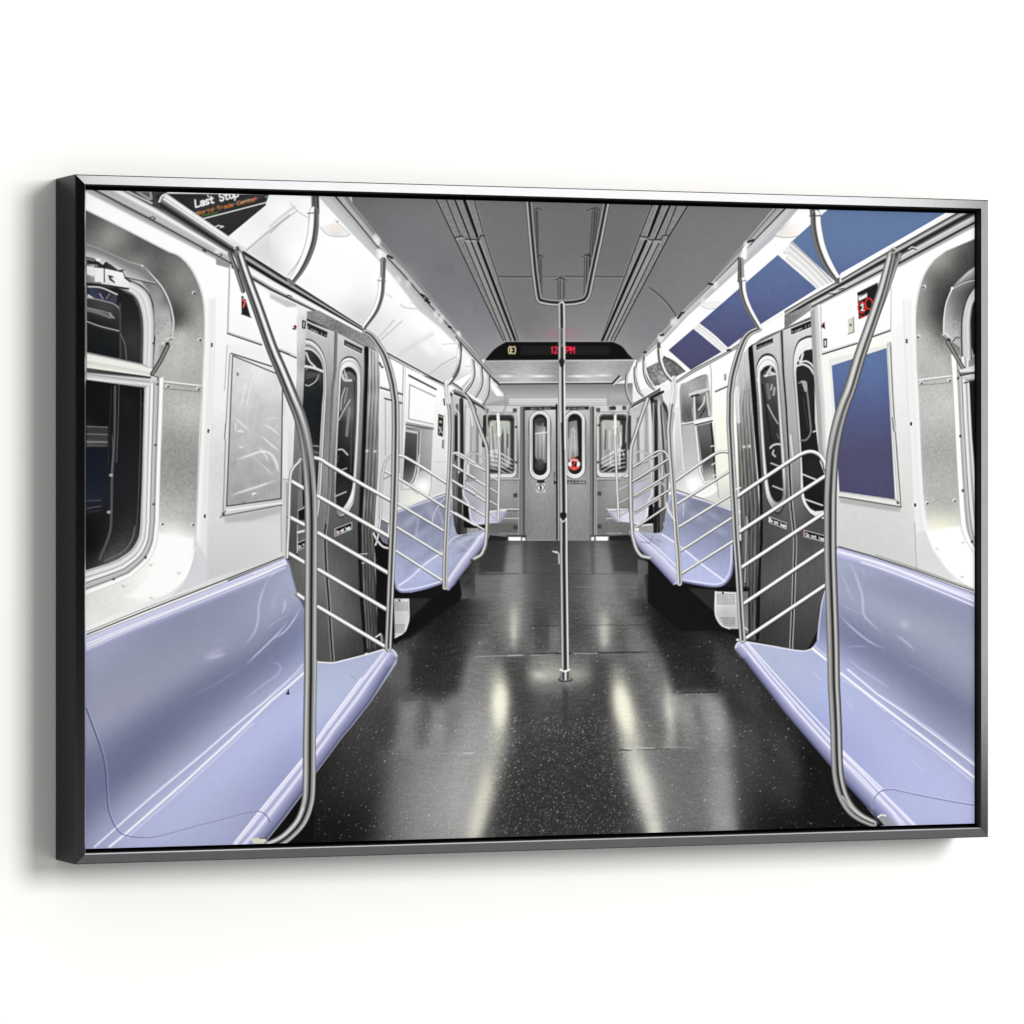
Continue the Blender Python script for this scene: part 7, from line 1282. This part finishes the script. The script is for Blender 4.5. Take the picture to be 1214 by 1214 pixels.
L, R_ = -W / 2, W / 2
PROF = [(0.0, -0.0015), (0.0, -DEP + .0022), (0.0009, -DEP + .00098), (0.0086, -DEP), (0.0086 + .0010, -DEP + .0010), (0.0096, -.010), (0.0075, -.0015)]
def corners(a):
    return [(L + a, ZB + a), (R_ - a, ZB + a), (R_ - a, ZT - a), (L + a, ZT - a)]
def rail_mesh(i, idx, m, name, parent):
    j = (i + 1) % 4
    vs = []
    for k in idx:
        a, y = PROF[k]; c = corners(a)
        vs += [(c[i][0], y, c[i][1]), (c[j][0], y, c[j][1])]
    n = len(idx)
    closed = n > 3
    fs = [(2 * k, 2 * k + 1, 2 * ((k + 1) % n) + 1, 2 * ((k + 1) % n)) for k in range(n if closed else n - 1)]
    if closed:
        fs += [tuple(2 * k for k in range(n))[::-1], tuple(2 * k + 1 for k in range(n))]
    return link_obj(name, vs, fs, m, parent)
for i in range(4):                                   # bottom, right, top, left
    r = rail_mesh(i, [0, 1, 2, 3, 4, 5, 6], fm, 'frame_rail', root)
    me = r.data; me.materials.append(lm); me.materials.append(km)
    if i in (0, 3):                                  # bottom and left chamfers: caught light put in as lighter metal
        me.polygons[3].material_index = 1
    me.polygons[4].material_index = 2                # matt black inside of the channel

# backing board behind the canvas
bw, bt, bb = L + .0096, ZT - .0096, ZB + .0096
def boxmesh(x0, x1, y0, y1, z0, z1):
    v = [(x0, y0, z0), (x1, y0, z0), (x1, y0, z1), (x0, y0, z1), (x0, y1, z0), (x1, y1, z0), (x1, y1, z1), (x0, y1, z1)]
    return v, [(0, 1, 2, 3), (5, 4, 7, 6), (1, 5, 6, 2), (4, 0, 3, 7), (3, 2, 6, 7), (4, 5, 1, 0)]
v, f = boxmesh(L + .0098, R_ - .0098, -.018, -.012, ZB + .0098, ZT - .0098)
link_obj('backing_board', v, f, km, root)

# canvas ---------------------------------------------------------------------
YP = -DEP + .0080
xl = px_to_plane(101.2, 600, YP)[0]; xr = px_to_plane(1155.4, 600, YP)[0]
zt = (px_to_plane(103, 226.3, YP)[1] + px_to_plane(1155, 252.6, YP)[1]) / 2
zb = (px_to_plane(103, 1005.2, YP)[1] + px_to_plane(1155, 977.2, YP)[1]) / 2
print('print extents', xl - L, R_ - xr, ZT - zt, zb - ZB)
NX, NZ_ = 1440, 1056
gx = np.linspace(xl, xr, NX); gz = np.linspace(zb, zt, NZ_)
XX, ZZ = np.meshgrid(gx, gz)
UX, UY = plane_to_px(XX, ZZ, YP)
fx = np.clip((UX - PX0) * SS - .5, 0, NW - 2); fy = np.clip((UY - PY0) * SS - .5, 0, NH - 2)
def blur(a, n):
    # repeated box blur
    for _ in range(2):
        for ax in (0, 1):
            k = 2 * n + 1
            p_ = np.concatenate([np.repeat(a.take([0], ax), n + 1, ax), a, np.repeat(a.take([-1], ax), n, ax)], ax)
            c_ = np.cumsum(p_, ax, dtype=np.float64)
            a = ((c_[k:] - c_[:-k]) if ax == 0 else (c_[:, k:] - c_[:, :-k])) / k
    return a.astype(np.float32)
# light pre-filter so that one grid cell averages the strokes it covers
C3f = CAN + (CAN - blur(CAN, 2)) * .26 + (CAN - blur(CAN, 14)) * .05
C3f = np.clip(C3f, 0, 255); CAN = C3f.copy()
C3f[:, 1:-1] = CAN[:, 1:-1] * .5 + (CAN[:, :-2] + CAN[:, 2:]) * .25
T3 = C3f.copy(); C3f[1:-1] = T3[1:-1] * .5 + (T3[:-2] + T3[2:]) * .25
ix = fx.astype(int); iy = fy.astype(int); tx = (fx - ix)[..., None]; ty = (fy - iy)[..., None]
smp = (C3f[iy, ix] * (1 - tx) + C3f[iy, ix + 1] * tx) * (1 - ty) + (C3f[iy + 1, ix] * (1 - tx) + C3f[iy + 1, ix + 1] * tx) * ty
s = smp / 255.0
INK = 0.79                                          # reflectance of unprinted white stock
lin = np.where(s <= .04045, s / 12.92, ((s + .055) / 1.055) ** 2.4) * INK
nv = NX * NZ_
co = np.zeros((nv, 3), np.float32); co[:, 0] = XX.ravel(); co[:, 1] = YP; co[:, 2] = ZZ.ravel()
q = (np.arange(NZ_ - 1)[:, None] * NX + np.arange(NX - 1)[None]).ravel()
quads = np.stack([q, q + 1, q + NX + 1, q + NX], 1).astype(np.int32)
# wrapped edges and back of the canvas
YB = -.019
back = [(xl, YB, zb), (xr, YB, zb), (xr, YB, zt), (xl, YB, zt)]
fc = [0, NX - 1, nv - 1, nv - NX]
extra = []
for k in range(4):
    extra.append((fc[k], nv + k, nv + (k + 1) % 4, fc[(k + 1) % 4]))
extra.append((nv + 3, nv + 2, nv + 1, nv))
me = bpy.data.meshes.new('canvas_print')
nf = len(quads) + len(extra)
me.vertices.add(nv + 4); me.vertices.foreach_set('co', np.concatenate([co, np.array(back, np.float32)]).ravel())
loops = np.concatenate([quads.ravel(), np.array(extra, np.int32).ravel()])
me.loops.add(len(loops)); me.loops.foreach_set('vertex_index', loops)
me.polygons.add(nf); me.polygons.foreach_set('loop_start', np.arange(nf, dtype=np.int32) * 4)
mi = np.zeros(nf, np.int32); mi[len(quads):] = 1
me.polygons.foreach_set('material_index', mi)
me.update(calc_edges=True)
at = me.color_attributes.new('ink', 'FLOAT_COLOR', 'POINT')
rgba = np.ones((nv + 4, 4), np.float32); rgba[:nv, :3] = lin.reshape(-1, 3)
at.data.foreach_set('color', rgba.ravel())
pm, nt, b = mat('printed_canvas', (.8, .8, .8), .7, 0, .06)
an = nt.nodes.new('ShaderNodeAttribute'); an.attribute_name = 'ink'; nt.links.new(an.outputs['Color'], b.inputs['Base Color'])
me.materials.append(pm); me.materials.append(km)
cv = bpy.data.objects.new('canvas_print', me); COL.objects.link(cv); cv.parent = root

# light ----------------------------------------------------------------------
def area(name, loc, target, sx, sy, power, col=(1, 1, 1)):
    l = bpy.data.lights.new(name, 'AREA'); l.shape = 'RECTANGLE'; l.size = sx; l.size_y = sy; l.energy = power; l.color = col
    o = bpy.data.objects.new(name, l); COL.objects.link(o); o.location = loc
    from mathutils import Vector
    o.rotation_euler = (Vector(target) - Vector(loc)).to_track_quat('-Z', 'Y').to_euler()
    return o
area('key_softbox', (2.45, -6.0, ZC + 1.5), (0, 0, ZC), 2.15, 2.25, 343)
area('side_softbox', (5.85, -6.0, ZC + .72), (0, 0, ZC), .85, 2.75, 80)
area('bottom_rail_fill', (2.5, -6.0, ZC - 1.85), (0, 0, ZC), 3.4, 1.5, 40)  # added lamp that brightens the reflection in the bottom rail
wd = bpy.data.worlds.new('World'); scene.world = wd; wd.use_nodes = True
bgn = wd.node_tree.nodes['Background']; wt = wd.node_tree
bgn.inputs['Color'].default_value = (1, .995, .985, 1)
# invented surroundings: brightness bands by height, shaped for the rails' reflections
g = wt.nodes.new('ShaderNodeTexCoord'); sp = wt.nodes.new('ShaderNodeSeparateXYZ'); cr = wt.nodes.new('ShaderNodeValToRGB'); ml = wt.nodes.new('ShaderNodeMath'); mm = wt.nodes.new('ShaderNodeMapRange')
mm.inputs['From Min'].default_value = -1; mm.inputs['From Max'].default_value = 1
wt.links.new(g.outputs['Generated'], sp.inputs[0]); wt.links.new(sp.outputs['Z'], mm.inputs['Value']); wt.links.new(mm.outputs['Result'], cr.inputs['Fac'])
e = cr.color_ramp.elements
e[0].position = .0; e[0].color = (.34, .34, .34, 1); e[1].position = 1.0; e[1].color = (1, 1, 1, 1)
for pos, v in ((.27, .34), (.35, .36), (.42, .6), (.45, 1.1), (.466, .9), (.485, .05), (.52, .03), (.60, .20), (.72, .60), (.88, .75)):
    n_ = e.new(pos); n_.color = (v, v, v, 1)
ml.operation = 'MULTIPLY'; ml.inputs[1].default_value = 0.99
wt.links.new(cr.outputs['Color'], ml.inputs[0]); wt.links.new(ml.outputs[0], bgn.inputs['Strength'])

# camera ---------------------------------------------------------------------
cd = bpy.data.cameras.new('camera'); cam = bpy.data.objects.new('camera', cd); COL.objects.link(cam)
cam.location = (CAMX, CAMY, ZC); cam.rotation_euler = (math.pi / 2, 0, -math.atan2(SY, CY))
cd.sensor_width = 36; cd.lens = FPX / 1214 * 36; cd.shift_y = -(CPX - HOR) / 1214; cd.clip_end = 100
scene.camera = cam
scene.view_settings.view_transform = 'Standard'; scene.view_settings.look = 'None'
scene.view_settings.exposure = 0; scene.view_settings.gamma = 1; scene.view_settings.use_curve_mapping = False
scene.cycles.use_denoising = True
scene.cycles.max_bounces = 6
